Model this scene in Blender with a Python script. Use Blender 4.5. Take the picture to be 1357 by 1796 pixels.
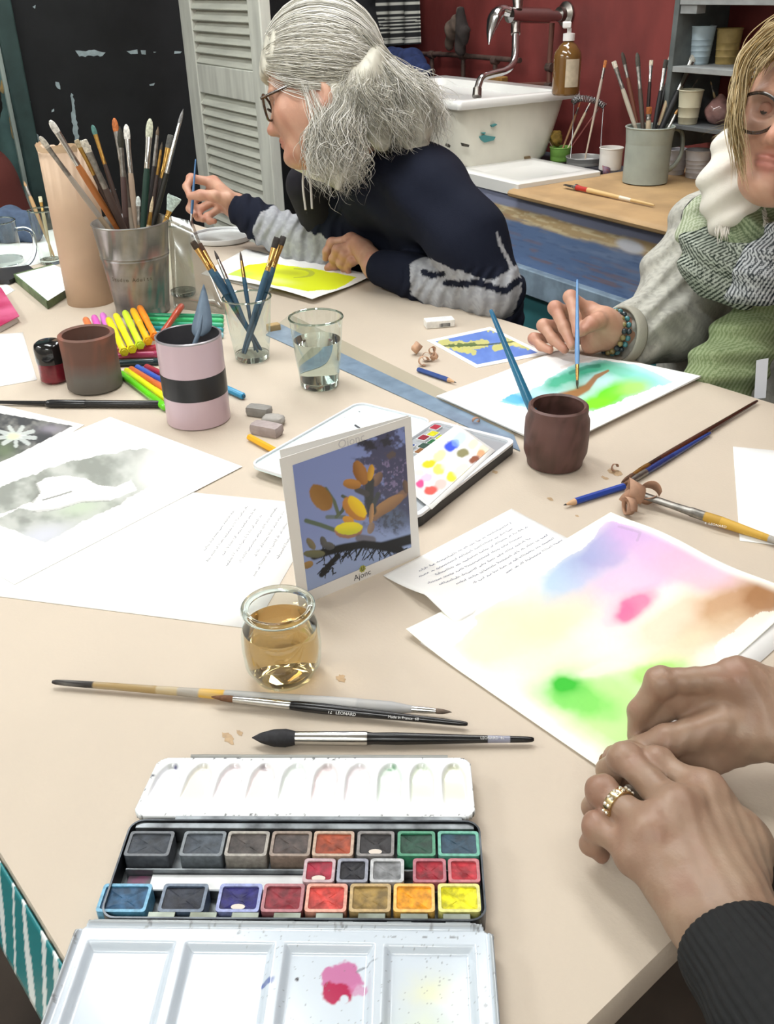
import bpy, bmesh, math, random
import numpy as np
from mathutils import Vector, Matrix
for o in list(bpy.data.objects): bpy.data.objects.remove(o)
SC = bpy.context.scene
COL = SC.collection

# ------------------------------------------------------------------ camera
IW, IH, FPX = 1357.0, 1796.0, 1650.0
PITCH, ROLL, YAW = math.radians(29.5), math.radians(-1.5), math.radians(58.5)
CAM = np.array([0.0, 0.0, 1.27])
def _rz(v):
    c, s = math.cos(YAW), math.sin(YAW)
    return np.array([c*v[0]-s*v[1], s*v[0]+c*v[1], v[2]])
_u0 = np.array([0, math.sin(PITCH), math.cos(PITCH)]); _r0 = np.array([1.0, 0, 0])
FWD = _rz(np.array([0, math.cos(PITCH), -math.sin(PITCH)]))
RGT = _rz(math.cos(ROLL)*_r0+math.sin(ROLL)*_u0)
UPV = _rz(-math.sin(ROLL)*_r0+math.cos(ROLL)*_u0)
T = 0.75                                   # table top height
def ray(x, y): return FWD+RGT*(x-IW/2)/FPX+UPV*(IH/2-y)/FPX
def on(x, y, z=T):                         # the point of the level plane z under a photo pixel
    d = ray(x, y); return CAM+d*((z-CAM[2])/d[2])
def onY(x, y, Y): d = ray(x, y); return CAM+d*(Y/d[1])
def onX(x, y, X): d = ray(x, y); return CAM+d*(X/d[0])
def at(x, y, d): return CAM+ray(x, y)*d
def proj(P):
    v = np.asarray(P, float)-CAM; d = v@FWD
    return IW/2+FPX*(v@RGT)/d, IH/2-FPX*(v@UPV)/d, d
cam = bpy.data.cameras.new('camera'); co = bpy.data.objects.new('camera', cam); COL.objects.link(co)
cam.sensor_fit = 'VERTICAL'; cam.sensor_height = 36.0; cam.sensor_width = 36.0
cam.lens = 36.0*FPX/IH; cam.clip_start = 0.02
co.matrix_world = Matrix([[RGT[i], UPV[i], -FWD[i], CAM[i]] for i in range(3)]+[[0, 0, 0, 1]])
SC.camera = co

# ------------------------------------------------------------------ light
SC.view_settings.view_transform = 'Standard'; SC.view_settings.look = 'None'
SC.view_settings.gamma = 1.0; SC.view_settings.use_curve_mapping = False
SC.view_settings.exposure = 0.54
w = bpy.data.worlds.new('world'); SC.world = w; w.use_nodes = True
w.node_tree.nodes['Background'].inputs[0].default_value = (0.9, 0.95, 1.0, 1)
w.node_tree.nodes['Background'].inputs[1].default_value = 0.3
CEIL = 2.75
LAMPS = [((-1.75, 0.32), 1.5, 0.34, 18, 0.14), ((-0.55, 1.15), 1.5, 0.34, 7, 0.14), ((1.05, -1.2), 1.5, 0.34, 26, 0.14), ((-2.3, 1.55), 1.5, 0.34, 15, 0.0), ((-2.35, -1.5), 1.5, 0.34, 25, 0.0)]  # last three are added fills: from behind, for the red wall, from the aisle
for (lx, ly), ls, lw, e, rot in LAMPS:
    l = bpy.data.lights.new('tube_or_fill_light', 'AREA'); l.shape = 'RECTANGLE'; l.size = ls; l.size_y = lw
    l.energy = e; l.color = (0.95, 0.985, 1.0)
    o = bpy.data.objects.new('tube_or_fill_light', l); COL.objects.link(o)
    o.location = (lx, ly, CEIL-0.13); o.rotation_euler = (0, 0, rot)

# ------------------------------------------------------------------ colours and materials
def lin(c):
    if isinstance(c, str): c = tuple(int(c[i:i+2], 16) for i in (0, 2, 4))
    return tuple((x/255/12.92 if x/255 <= 0.04045 else ((x/255+0.055)/1.055)**2.4) for x in c)
def LA(c): return np.array(lin(c))
MATS = {}
def M(name, col='cccccc', rough=0.5, metal=0.0, var=0.0, vs=25.0, bump=0.0, bs=200.0, trans=0.0, ior=1.45, emit=0.0,
      col2=None, spec=0.5, sss=0.0, vcol=False, coat=0.0, stretch=None, lo=0.35, hi=0.65, alpha=1.0, detail=4.0):
    if name in MATS: return MATS[name]
    m = bpy.data.materials.new(name); m.use_nodes = True; nt = m.node_tree; N = nt.nodes; L = nt.links
    b = N['Principled BSDF']; c = lin(col)
    b.inputs['Base Color'].default_value = (*c, 1); b.inputs['Roughness'].default_value = rough
    b.inputs['Metallic'].default_value = metal; b.inputs['Transmission Weight'].default_value = trans
    b.inputs['IOR'].default_value = ior; b.inputs['Specular IOR Level'].default_value = spec
    b.inputs['Coat Weight'].default_value = coat; b.inputs['Alpha'].default_value = alpha
    if sss: b.inputs['Subsurface Weight'].default_value = sss; b.inputs['Subsurface Radius'].default_value = (0.012, 0.005, 0.003); b.inputs['Subsurface Scale'].default_value = 0.6
    if emit: b.inputs['Emission Color'].default_value = (*c, 1); b.inputs['Emission Strength'].default_value = emit
    tc = None
    def coords():
        nonlocal tc
        if tc is None:
            t = N.new('ShaderNodeTexCoord'); tc = t.outputs['Object']
            if stretch:
                mp = N.new('ShaderNodeMapping'); mp.inputs['Scale'].default_value = stretch
                L.new(tc, mp.inputs['Vector']); tc = mp.outputs[0]
        return tc
    src = None
    if vcol:
        a = N.new('ShaderNodeAttribute'); a.attribute_name = 'Col'; src = a.outputs['Color']
    if col2 or var:
        n = N.new('ShaderNodeTexNoise'); n.inputs['Scale'].default_value = vs; n.inputs['Detail'].default_value = detail
        L.new(coords(), n.inputs['Vector'])
        r = N.new('ShaderNodeValToRGB'); r.color_ramp.elements[0].position = lo; r.color_ramp.elements[1].position = hi
        if src is not None:
            r.color_ramp.elements[0].color = (1-var,)*3+(1,); r.color_ramp.elements[1].color = (1+var*0.5,)*3+(1,)
            mx = N.new('ShaderNodeMix'); mx.data_type = 'RGBA'; mx.blend_type = 'MULTIPLY'; mx.inputs[0].default_value = 1
            L.new(src, mx.inputs[6]); L.new(r.outputs[0], mx.inputs[7]); src = mx.outputs[2]
        else:
            c2 = lin(col2) if col2 else tuple(x*(1-var) for x in c)
            c1 = c if col2 else tuple(min(1, x*(1+var*0.5)) for x in c)
            r.color_ramp.elements[0].color = (*c1, 1); r.color_ramp.elements[1].color = (*c2, 1); src = r.outputs[0]
        L.new(n.outputs['Fac'], r.inputs[0])
    if src is not None: L.new(src, b.inputs['Base Color'])
    if bump:
        n2 = N.new('ShaderNodeTexNoise'); n2.inputs['Scale'].default_value = bs; n2.inputs['Detail'].default_value = 3
        L.new(coords(), n2.inputs['Vector'])
        bp = N.new('ShaderNodeBump'); bp.inputs['Strength'].default_value = bump; bp.inputs['Distance'].default_value = 0.002
        L.new(n2.outputs['Fac'], bp.inputs['Height']); L.new(bp.outputs[0], b.inputs['Normal'])
    MATS[name] = m; return m
def MGLASS(name, tint='f2f7f5', refl=0.06, edge=0.75, rough=0.02):
    """thin clear wall: light passes, the rim and the grazing parts mirror"""
    if name in MATS: return MATS[name]
    m = bpy.data.materials.new(name); m.use_nodes = True; nt = m.node_tree; N = nt.nodes; L = nt.links
    N.remove(N['Principled BSDF']); out = N['Material Output']
    tr = N.new('ShaderNodeBsdfTransparent'); tr.inputs[0].default_value = (*lin(tint), 1)
    gl = N.new('ShaderNodeBsdfGlossy'); gl.inputs['Roughness'].default_value = rough; gl.inputs[0].default_value = (0.9, 0.95, 0.95, 1)
    lw = N.new('ShaderNodeLayerWeight'); lw.inputs[0].default_value = 0.5
    mr = N.new('ShaderNodeMapRange'); mr.inputs['To Min'].default_value = refl; mr.inputs['To Max'].default_value = edge
    pw = N.new('ShaderNodeMath'); pw.operation = 'POWER'; pw.inputs[1].default_value = 3.0
    L.new(lw.outputs['Facing'], pw.inputs[0]); L.new(pw.outputs[0], mr.inputs['Value'])
    mx = N.new('ShaderNodeMixShader'); L.new(mr.outputs[0], mx.inputs[0]); L.new(tr.outputs[0], mx.inputs[1]); L.new(gl.outputs[0], mx.inputs[2])
    L.new(mx.outputs[0], out.inputs[0]); MATS[name] = m; return m

# ------------------------------------------------------------------ objects
def tag(o, label=None, cat=None, group=None, kind=None):
    if label: o['label'] = label
    if cat: o['category'] = cat
    if group: o['group'] = group
    if kind: o['kind'] = kind
    return o
def empty(name, loc, label=None, cat=None, group=None):
    o = bpy.data.objects.new(name, None); COL.objects.link(o); o.location = Vector(loc); o.empty_display_size = 0.02
    return tag(o, label, cat, group)
def link(name, me, mat=None, parent=None, label=None, cat=None, group=None, kind=None):
    o = bpy.data.objects.new(name, me); COL.objects.link(o)
    if mat is not None and len(me.materials) == 0: me.materials.append(mat)
    if parent is not None:
        o.parent = parent; o.matrix_parent_inverse = WM(parent).inverted()
    return tag(o, label, cat, group, kind)
def WM(o):
    m = o.matrix_basis.copy()
    while o.parent is not None:
        m = o.parent.matrix_basis @ o.matrix_parent_inverse @ m if False else WM(o.parent) @ o.matrix_parent_inverse @ o.matrix_basis
        return m
    return m
def mesh(name, V, F, mat=None, parent=None, smooth=True, cols=None, label=None, cat=None, group=None, kind=None, bevel=0.0, solid=0.0, sharp=None):
    me = bpy.data.meshes.new(name); me.from_pydata([tuple(map(float, v)) for v in V], [], [tuple(map(int, f)) for f in F]); me.update()
    return finish(name, me, mat, parent, smooth, cols, label, cat, group, kind, bevel, solid, sharp)
def finish(name, me, mat, parent, smooth, cols=None, label=None, cat=None, group=None, kind=None, bevel=0.0, solid=0.0, sharp=None):
    if smooth:
        me.polygons.foreach_set('use_smooth', [True]*len(me.polygons))
        if sharp is None: sharp = 40
        try: me.set_sharp_from_angle(angle=math.radians(sharp))
        except Exception: pass
    if cols is not None:
        a = me.color_attributes.new('Col', 'FLOAT_COLOR', 'POINT')
        c = np.ones((len(me.vertices), 4), np.float32); c[:, :3] = cols; a.data.foreach_set('color', c.ravel())
    o = link(name, me, mat, parent, label, cat, group, kind)
    if bevel:
        b = o.modifiers.new('bevel', 'BEVEL'); b.width = bevel; b.segments = 2; b.limit_method = 'ANGLE'; b.angle_limit = math.radians(40)
    if solid:
        s = o.modifiers.new('solid', 'SOLIDIFY'); s.thickness = solid; s.offset = -1
    return o
class MB:
    """collects shapes into one mesh"""
    def __init__(s): s.V = []; s.F = []
    def add(s, V, F):
        n = len(s.V); s.V += [tuple(map(float, v)) for v in V]; s.F += [tuple(int(i)+n for i in f) for f in F]; return s
    def box(s, c, d, R=None):
        c = np.array(c, float); d = np.array(d, float)/2
        V = [np.array([x, y, z])*d for x in (-1, 1) for y in (-1, 1) for z in (-1, 1)]
        if R is not None: V = [R@v for v in V]
        return s.add([v+c for v in V], [(0, 1, 3, 2), (4, 6, 7, 5), (0, 4, 5, 1), (2, 3, 7, 6), (0, 2, 6, 4), (1, 5, 7, 3)])
    def build(s, name, mat=None, parent=None, **k): return mesh(name, s.V, s.F, mat, parent, **k)
def Rz(a): c, s = math.cos(a), math.sin(a); return np.array([[c, -s, 0], [s, c, 0], [0, 0, 1.0]])
def frame(d):
    d = np.array(d, float); d /= np.linalg.norm(d)
    a = np.array([0, 0, 1.0]) if abs(d[2]) < 0.95 else np.array([0.0, 1, 0])
    x = np.cross(a, d); x /= np.linalg.norm(x); return x, np.cross(d, x), d
def lathe(prof, n=32, c=(0, 0, 0), ax=None, flat=1.0, xdir=None, cap=True):
    """prof: (radius, height); revolves about z at c, or about the axis ax"""
    X, Y, Z = (np.eye(3) if ax is None else frame(ax))
    if xdir is not None:
        Z = np.array(Z); X = np.array(xdir, float); X -= Z*(X@Z); X /= np.linalg.norm(X); Y = np.cross(Z, X)
    c = np.array(c, float); V = []; F = []
    for r, h in prof:
        for i in range(n):
            a = 2*math.pi*i/n; V.append(c+X*r*math.cos(a)+Y*r*flat*math.sin(a)+Z*h)
    for j in range(len(prof)-1):
        for i in range(n):
            k = (i+1) % n; F.append((j*n+i, j*n+k, (j+1)*n+k, (j+1)*n+i))
    if cap:
        if prof[0][0] > 1e-6: F.append(tuple(range(n))[::-1])
        if prof[-1][0] > 1e-6: F.append(tuple(range((len(prof)-1)*n, len(prof)*n)))
    return V, F
def tube(pts, rad, n=8, cap=True, flat=1.0):
    pts = [np.array(p, float) for p in pts]; m = len(pts)
    if np.isscalar(rad): rad = [rad]*m
    V = []; F = []; pu = None
    for i in range(m):
        d = pts[min(i+1, m-1)]-pts[max(i-1, 0)]; d = d/(np.linalg.norm(d)+1e-9)
        if pu is None: x, y, _ = frame(d)
        else:
            x = pu-d*(pu@d); x /= (np.linalg.norm(x)+1e-9); y = np.cross(d, x)
        pu = x
        for k in range(n):
            a = 2*math.pi*k/n; V.append(pts[i]+(x*math.cos(a)+y*flat*math.sin(a))*rad[i])
    for j in range(m-1):
        for i in range(n):
            k = (i+1) % n; F.append((j*n+i, j*n+k, (j+1)*n+k, (j+1)*n+i))
    if cap: F.append(tuple(range(n))[::-1]); F.append(tuple(range((m-1)*n, m*n)))
    return V, F
def spline(P, n=8):
    P = [np.array(p, float) for p in P]; Q = [2*P[0]-P[1]]+P+[2*P[-1]-P[-2]]; out = []
    for i in range(1, len(Q)-2):
        for k in range(n):
            t = k/n; a, b, c, d = Q[i-1:i+3]
            out.append(0.5*((2*b)+(c-a)*t+(2*a-5*b+4*c-d)*t*t+(3*b-a-3*c+d)*t**3))
    out.append(P[-1]); return out
def prism(poly, z0, z1):
    """level outline extruded from z0 to z1"""
    n = len(poly); V = [(p[0], p[1], z0) for p in poly]+[(p[0], p[1], z1) for p in poly]
    A = sum(poly[i][0]*poly[(i+1) % n][1]-poly[(i+1) % n][0]*poly[i][1] for i in range(n))
    F = [(i, (i+1) % n, n+(i+1) % n, n+i) for i in range(n)]+[tuple(range(n))[::-1], tuple(range(n, 2*n))]
    if A < 0: F = [f[::-1] for f in F]
    return V, F
def rrect(w, h, r, n=5):
    out = []
    for cx, cy, a0 in ((w/2-r, h/2-r, 0), (-w/2+r, h/2-r, 90), (-w/2+r, -h/2+r, 180), (w/2-r, -h/2+r, 270)):
        for k in range(n+1):
            a = math.radians(a0+90*k/n); out.append((cx+r*math.cos(a), cy+r*math.sin(a)))
    return out
def pix_poly(pts, z=T): return [on(x, y, z) for x, y in pts]

# ------------------------------------------------------------------ 2D noise and painted sheets (colour attributes)
def vnoise(x, y, seed=0):
    x = np.asarray(x, float); y = np.asarray(y, float); xi = np.floor(x).astype(np.int64); yi = np.floor(y).astype(np.int64); fx = x-xi; fy = y-yi
    def hsh(a, b):
        h = (a*374761393+b*668265263+seed*1442695041) & 0xffffffff; h = ((h ^ (h >> 13))*1274126177) & 0xffffffff
        return ((h ^ (h >> 16)) & 0xffff)/65535.0
    u = fx*fx*(3-2*fx); v = fy*fy*(3-2*fy)
    return (hsh(xi, yi)*(1-u)+hsh(xi+1, yi)*u)*(1-v)+(hsh(xi, yi+1)*(1-u)+hsh(xi+1, yi+1)*u)*v
def fbm(x, y, seed=0, o=4):
    r = 0; a = 0.5
    for i in range(o): r = r+a*vnoise(x*2**i, y*2**i, seed+i*17); a *= 0.5
    return r
def sst(a, b, x): t = np.clip((x-a)/(b-a), 0, 1); return t*t*(3-2*t)
def mixc(C, col, w): return C*(1-w[..., None])+np.asarray(col)*w[..., None]
def seg_d(x, y, pts):
    d = np.full(np.shape(x), 1e9)
    for (ax, ay), (bx, by) in zip(pts[:-1], pts[1:]):
        L2 = (bx-ax)**2+(by-ay)**2+1e-12; h = np.clip(((x-ax)*(bx-ax)+(y-ay)*(by-ay))/L2, 0, 1)
        d = np.minimum(d, np.hypot(x-ax-h*(bx-ax), y-ay-h*(by-ay)))
    return d
def in_poly(x, y, pts):
    r = np.zeros(np.shape(x), bool); n = len(pts)
    for i in range(n):
        (x1, y1), (x2, y2) = pts[i], pts[(i+1) % n]
        c = ((y1 > y) != (y2 > y)) & (x < (x2-x1)*(y-y1)/((y2-y1) or 1e-9)+x1); r ^= c
    return r
def blob(x, y, cx, cy, rx, ry, ang=0, soft=1.0, warp=0.0, seed=0):
    a = math.radians(ang); dx, dy = x-cx, y-cy; u = (dx*math.cos(a)+dy*math.sin(a))/rx; v = (-dx*math.sin(a)+dy*math.cos(a))/ry
    r = np.hypot(u, v)
    if warp: r = r+warp*(fbm(x/25, y/25, seed)-0.47)*2
    return 1-sst(1-soft, 1.0, r) if soft < 1 else np.exp(-2*r*r)
def sheet(name, corners, nx, ny, colfn, mat, parent=None, lift=None, thick=0.0005, mask=None, sharp=60, **k):
    """corners in order (s0t0, s1t0, s1t1, s0t1); colfn(px, py, s, t) gives linear colours"""
    A, B, C, D = [np.array(c, float) for c in corners]
    s, t = np.meshgrid(np.linspace(0, 1, nx+1), np.linspace(0, 1, ny+1), indexing='ij')
    P = A*((1-s)*(1-t))[..., None]+B*(s*(1-t))[..., None]+C*(s*t)[..., None]+D*((1-s)*t)[..., None]
    v = P-CAM; d = v@FWD; px = IW/2+FPX*(v@RGT)/d; py = IH/2-FPX*(v@UPV)/d
    cols = np.clip(colfn(px, py, s, t), 0, 1)
    if lift is not None: P[..., 2] += lift(s, t)
    i = np.arange(nx)[:, None]*(ny+1)+np.arange(ny)[None, :]
    F = np.stack([i, i+ny+1, i+ny+2, i+1], -1).reshape(-1, 4)
    if mask is not None:
        sc, tc_ = np.meshgrid((np.arange(nx)+.5)/nx, (np.arange(ny)+.5)/ny, indexing='ij'); F = F[mask(sc, tc_).reshape(-1)]
    n = np.cross(B-A, D-A)
    if n[2] < 0 and abs(n[2]) > 0.3*np.linalg.norm(n): F = F[:, ::-1]
    me = bpy.data.meshes.new(name); V = P.reshape(-1, 3)
    me.vertices.add(len(V)); me.vertices.foreach_set('co', V.astype(np.float32).ravel())
    me.loops.add(F.size); me.loops.foreach_set('vertex_index', F.astype(np.int32).ravel())
    me.polygons.add(len(F)); me.polygons.foreach_set('loop_start', np.arange(0, F.size, 4, dtype=np.int32))
    me.update(); me.validate()
    return finish(name, me, mat, parent, True, cols.reshape(-1, 3), solid=thick, sharp=sharp, **k)
def text(name, s, mat, origin, xdir, ydir, size, parent=None, off=0.0004, **k):
    c = bpy.data.curves.new(name, 'FONT'); c.body = s; c.size = size; c.align_x = 'CENTER'; c.align_y = 'CENTER'; c.resolution_u = 2
    o = bpy.data.objects.new(name, c); COL.objects.link(o); bpy.context.view_layer.update()
    me = bpy.data.meshes.new_from_object(o.evaluated_get(bpy.context.evaluated_depsgraph_get())); bpy.data.objects.remove(o)
    x = np.array(xdir, float); x /= np.linalg.norm(x); y = np.array(ydir, float); y -= x*(x@y); y /= np.linalg.norm(y); z = np.cross(x, y)
    Mx = Matrix([[x[i], y[i], z[i], origin[i]+z[i]*off] for i in range(3)]+[[0, 0, 0, 1]]); me.transform(Mx); me.name = name
    return link(name, me, mat, parent, **k)

# ------------------------------------------------------------------ smooth bodies: joined round cones and ellipsoids, one continuous skin
class Body:
    def __init__(s, h): s.h = h; s.P = []
    def cone(s, a, b, ra, rb=None, k=0.01, col=0): s.P.append(('c', np.array(a, float), np.array(b, float), ra, ra if rb is None else rb, k, col)); return s
    def chain(s, pts, rs, k=0.01, col=0):
        for i in range(len(pts)-1): s.cone(pts[i], pts[i+1], rs[i], rs[i+1], k, col)
        return s
    def ell(s, c, r, axes=None, k=0.01, col=0): s.P.append(('e', np.array(c, float), np.eye(3) if axes is None else np.array(axes, float), np.array(r, float), None, k, col)); return s
    def cut(s, c, r, axes=None, k=0.006): s.P.append(('x', np.array(c, float), np.eye(3) if axes is None else np.array(axes, float), np.array(r, float), None, k, 0)); return s
    def run(s, disp=None):
        h = s.h; lo = np.full(3, 1e9); hi = -lo
        for p in s.P:
            if p[0] == 'c': r = max(p[3], p[4]); a = np.minimum(p[1], p[2])-r; b = np.maximum(p[1], p[2])+r
            elif p[0] == 'e': r = np.abs(p[2]).T@p[3] if False else np.full(3, p[3].max()); a = p[1]-r; b = p[1]+r
            else: continue
            lo = np.minimum(lo, a); hi = np.maximum(hi, b)
        lo -= 5*h; hi += 5*h; n = np.ceil((hi-lo)/h).astype(int)+1
        D = np.full(n, 9.0, np.float32)
        for p in s.P:
            k = p[5]
            if p[0] == 'c': r = max(p[3], p[4]); a = np.minimum(p[1], p[2])-r; b = np.maximum(p[1], p[2])+r
            else: r = p[3].max(); a = p[1]-r; b = p[1]+r
            i0 = np.maximum(((a-k-4*h-lo)/h).astype(int), 0); i1 = np.minimum(((b+k+4*h-lo)/h).astype(int)+2, n)
            X = (lo[0]+h*np.arange(i0[0], i1[0]))[:, None, None]; Y = (lo[1]+h*np.arange(i0[1], i1[1]))[None, :, None]; Z = (lo[2]+h*np.arange(i0[2], i1[2]))[None, None, :]
            if p[0] == 'c':
                ba = p[2]-p[1]; L2 = ba@ba+1e-12
                t = np.clip(((X-p[1][0])*ba[0]+(Y-p[1][1])*ba[1]+(Z-p[1][2])*ba[2])/L2, 0, 1)
                d = np.sqrt((X-p[1][0]-t*ba[0])**2+(Y-p[1][1]-t*ba[1])**2+(Z-p[1][2]-t*ba[2])**2)-(p[3]+(p[4]-p[3])*t)
            else:
                dx, dy, dz = X-p[1][0], Y-p[1][1], Z-p[1][2]
                u = [(dx*p[2][i][0]+dy*p[2][i][1]+dz*p[2][i][2]) for i in range(3)]
                k0 = np.sqrt(sum((u[i]/p[3][i])**2 for i in range(3))); k1 = np.sqrt(sum((u[i]/p[3][i]**2)**2 for i in range(3)))+1e-9
                d = k0*(k0-1)/k1
            sl = tuple(slice(i0[i], i1[i]) for i in range(3)); e = D[sl]
            if p[0] == 'x':
                hh = np.maximum(k-np.abs(e+d), 0)/k; D[sl] = np.maximum(e, -d)+hh*hh*k*0.25
            else:
                hh = np.maximum(k-np.abs(e-d), 0)/k; D[sl] = np.minimum(e, d)-hh*hh*k*0.25
        if disp is not None:
            near = np.argwhere(np.abs(D) < 0.03); q = lo+near*h
            D[near[:, 0], near[:, 1], near[:, 2]] += disp(q).astype(np.float32)
        return nets(D, lo, h)
def nets(D, lo, h):
    S = D < 0; c = np.zeros(np.array(S.shape)-1, np.int8)
    sl = [slice(None, -1), slice(1, None)]
    for i in (0, 1):
        for j in (0, 1):
            for k in (0, 1): c += S[sl[i], sl[j], sl[k]]
    act = (c > 0) & (c < 8); idx = np.argwhere(act); acc = np.zeros((len(idx), 3)); cnt = np.zeros(len(idx))
    cor = [(i, j, k) for i in (0, 1) for j in (0, 1) for k in (0, 1)]
    for a in cor:
        for ax in range(3):
            if a[ax]: continue
            b = list(a); b[ax] = 1
            fa = D[idx[:, 0]+a[0], idx[:, 1]+a[1], idx[:, 2]+a[2]]; fb = D[idx[:, 0]+b[0], idx[:, 1]+b[1], idx[:, 2]+b[2]]
            cr = (fa < 0) != (fb < 0); t = np.where(cr, fa/np.where(cr, fa-fb, 1), 0)
            p = np.tile(np.array(a, float), (len(idx), 1)); p[:, ax] = t; acc += p*cr[:, None]; cnt += cr
    V = lo+(idx+acc/cnt[:, None])*h
    im = np.full(act.shape, -1, np.int32); im[idx[:, 0], idx[:, 1], idx[:, 2]] = np.arange(len(idx)); Q = []
    for ax in range(3):
        b = [slice(1, -1)]*3; b[ax] = slice(0, -1); b1 = list(b); b1[ax] = slice(1, None)
        s0 = S[tuple(b)]; s1 = S[tuple(b1)]
        e = np.argwhere(s0 != s1); fl = s0[e[:, 0], e[:, 1], e[:, 2]]
        off = np.array([1, 1, 1]); off[ax] = 0; e = e+off
        u, v = [(1, 2), (2, 0), (0, 1)][ax]
        q = []
        for du, dv in ((-1, -1), (0, -1), (0, 0), (-1, 0)):
            z = e.copy(); z[:, u] += du; z[:, v] += dv; q.append(im[z[:, 0], z[:, 1], z[:, 2]])
        q = np.stack(q, 1); q[~fl] = q[~fl][:, ::-1]; Q.append(q)
    Q = np.concatenate(Q); Q = Q[(Q >= 0).all(1)]
    return V, Q
def fastmesh(name, V, F, mat, parent=None, cols=None, sharp=180, **k):
    me = bpy.data.meshes.new(name); F = np.asarray(F, np.int32); n = F.shape[1]
    me.vertices.add(len(V)); me.vertices.foreach_set('co', np.asarray(V, np.float32).ravel())
    me.loops.add(F.size); me.loops.foreach_set('vertex_index', F.ravel())
    me.polygons.add(len(F)); me.polygons.foreach_set('loop_start', np.arange(0, F.size, n, dtype=np.int32)); me.update(); me.validate()
    me.polygons.foreach_set('use_smooth', [True]*len(me.polygons))
    if cols is not None:
        a = me.color_attributes.new('Col', 'FLOAT_COLOR', 'POINT'); c = np.ones((len(me.vertices), 4), np.float32); c[:, :3] = cols; a.data.foreach_set('color', c.ravel())
    return link(name, me, mat, parent, **k)
# ================================================================== the room
XE, YB, XR, YF = -3.40, 2.14, 1.9, -1.9
red = M('red_wall', '73322f', 0.55, var=0.35, vs=6, bump=0.3, bs=60, stretch=(1, 1, 0.5))
blk = M('black_wall', '17191b', 0.75, var=0.25, vs=9, bump=0.2, bs=90)
pale = M('pale_wall', 'd9d4ca', 0.8, var=0.08, vs=3)
MB().box(((XE+XR)/2, (YB+YF)/2, -0.05), (XR-XE+0.4, YB-YF+0.4, 0.1)).build('floor', M('floor_concrete', '4a4038', 0.7, var=0.4, vs=5, bump=0.3, bs=40), kind='structure', smooth=False)
MB().box(((XE+XR)/2, (YB+YF)/2, CEIL+0.05), (XR-XE+0.4, YB-YF+0.4, 0.1)).build('ceiling', M('ceiling_white', 'e9e6df', 0.9), kind='structure', smooth=False)
MB().box(((XE+XR)/2, YB+0.06, CEIL/2), (XR-XE+0.3, 0.12, CEIL)).build('wall_back', red, kind='structure', smooth=False)
wall_left = MB().box((XE-0.06, (YB+YF)/2, CEIL/2), (0.12, YB-YF, CEIL)).build('wall_left', blk, kind='structure', smooth=False)
MB().box((XR+0.06, (YB+YF)/2, CEIL/2), (0.12, YB-YF, CEIL)).build('wall_right', pale, kind='structure', smooth=False)
MB().box(((XE+XR)/2, YF-0.06, CEIL/2), (XR-XE+0.3, 0.12, CEIL)).build('wall_front', pale, kind='structure', smooth=False)
# paint chips on the black wall
chipm = M('bare_plaster', '9fb0b4', 0.8, var=0.2, vs=60)
random.seed(4)
def chip(pts, jag=1.5):
    out = []
    for i in range(len(pts)):
        a, b = np.array(pts[i]), np.array(pts[(i+1) % len(pts)])
        k = max(1, int(np.hypot(*(b-a))/5))
        for j in range(k):
            q = a+(b-a)*j/k; out.append((q[0]+random.uniform(-jag, jag), q[1]+random.uniform(-jag, jag)))
    W = [onX(x, y, XE+0.0015) for x, y in out]; n = len(W)
    V = [tuple(p) for p in W]+[(XE-0.004, p[1], p[2]) for p in W]
    mesh('paint_chip', V, [tuple(range(n))]+[(i, n+i, n+(i+1) % n, (i+1) % n) for i in range(n)], chipm, wall_left, smooth=False)
for c in ([(133, 90), (172, 88), (184, 93), (180, 98), (138, 99)], [(222, 90), (240, 88), (243, 94), (228, 96)], [(247, 89), (255, 89), (256, 95), (249, 95)],
          [(305, 91), (318, 90), (317, 94), (307, 94)], [(124, 162), (128, 165), (135, 215), (140, 250), (131, 250), (126, 205)], [(96, 142), (104, 144), (105, 157), (100, 154)],
          [(43, 150), (48, 158), (49, 172), (45, 170)], [(60, 232), (66, 238), (68, 248), (62, 246)], [(192, 333), (204, 331), (204, 335), (193, 337)], [(51, 178), (53, 178), (54, 190), (52, 190)],
          [(58, 12), (61, 10), (63, 14), (60, 15)], [(91, 192), (94, 192), (94, 196), (91, 196)], [(269, 90), (275, 90), (274, 93), (270, 93)], [(262, 147), (271, 147), (270, 150), (263, 150)]): chip(c)
# teal painted door at the edge of the black wall
dteal = M('door_teal', '4c6a68', 0.6, var=0.3, vs=12); dteal2 = M('door_teal_dark', '2f4442', 0.6, var=0.3, vs=14)
door = empty('door_1', (XE, 0.3, 0)); door['kind'] = 'structure'
MB().box((XE+0.02, 0.28, 1.1), (0.04, 0.86, 2.2)).build('door_leaf', dteal, door, bevel=0.004)
MB().box((XE+0.035, 0.735, 1.12), (0.07, 0.055, 2.24)).build('door_frame', dteal2, door, bevel=0.006)
MB().box((XE+0.028, 0.700, 1.1), (0.056, 0.012, 2.2)).build('door_molding', M('door_line', '9aa7a0', 0.5), door)
gold = M('gold_flake', 'a98a55', 0.5, col2='6d6a50', vs=50)
for c in ([(14, 180), (22, 186), (29, 200), (30, 220), (25, 246), (21, 240), (17, 215)], [(2, 140), (8, 150), (6, 165), (0, 160)], [(3, 40), (10, 60), (6, 90), (1, 80)]):
    W = [onX(x, y, XE+0.0415) for x, y in c]; n = len(W)
    mesh('gold_patch', [tuple(p) for p in W]+[(XE+0.039, p[1], p[2]) for p in W], [tuple(range(n))]+[(i, n+i, n+(i+1) % n, (i+1) % n) for i in range(n)], gold, door, smooth=False)

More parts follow.
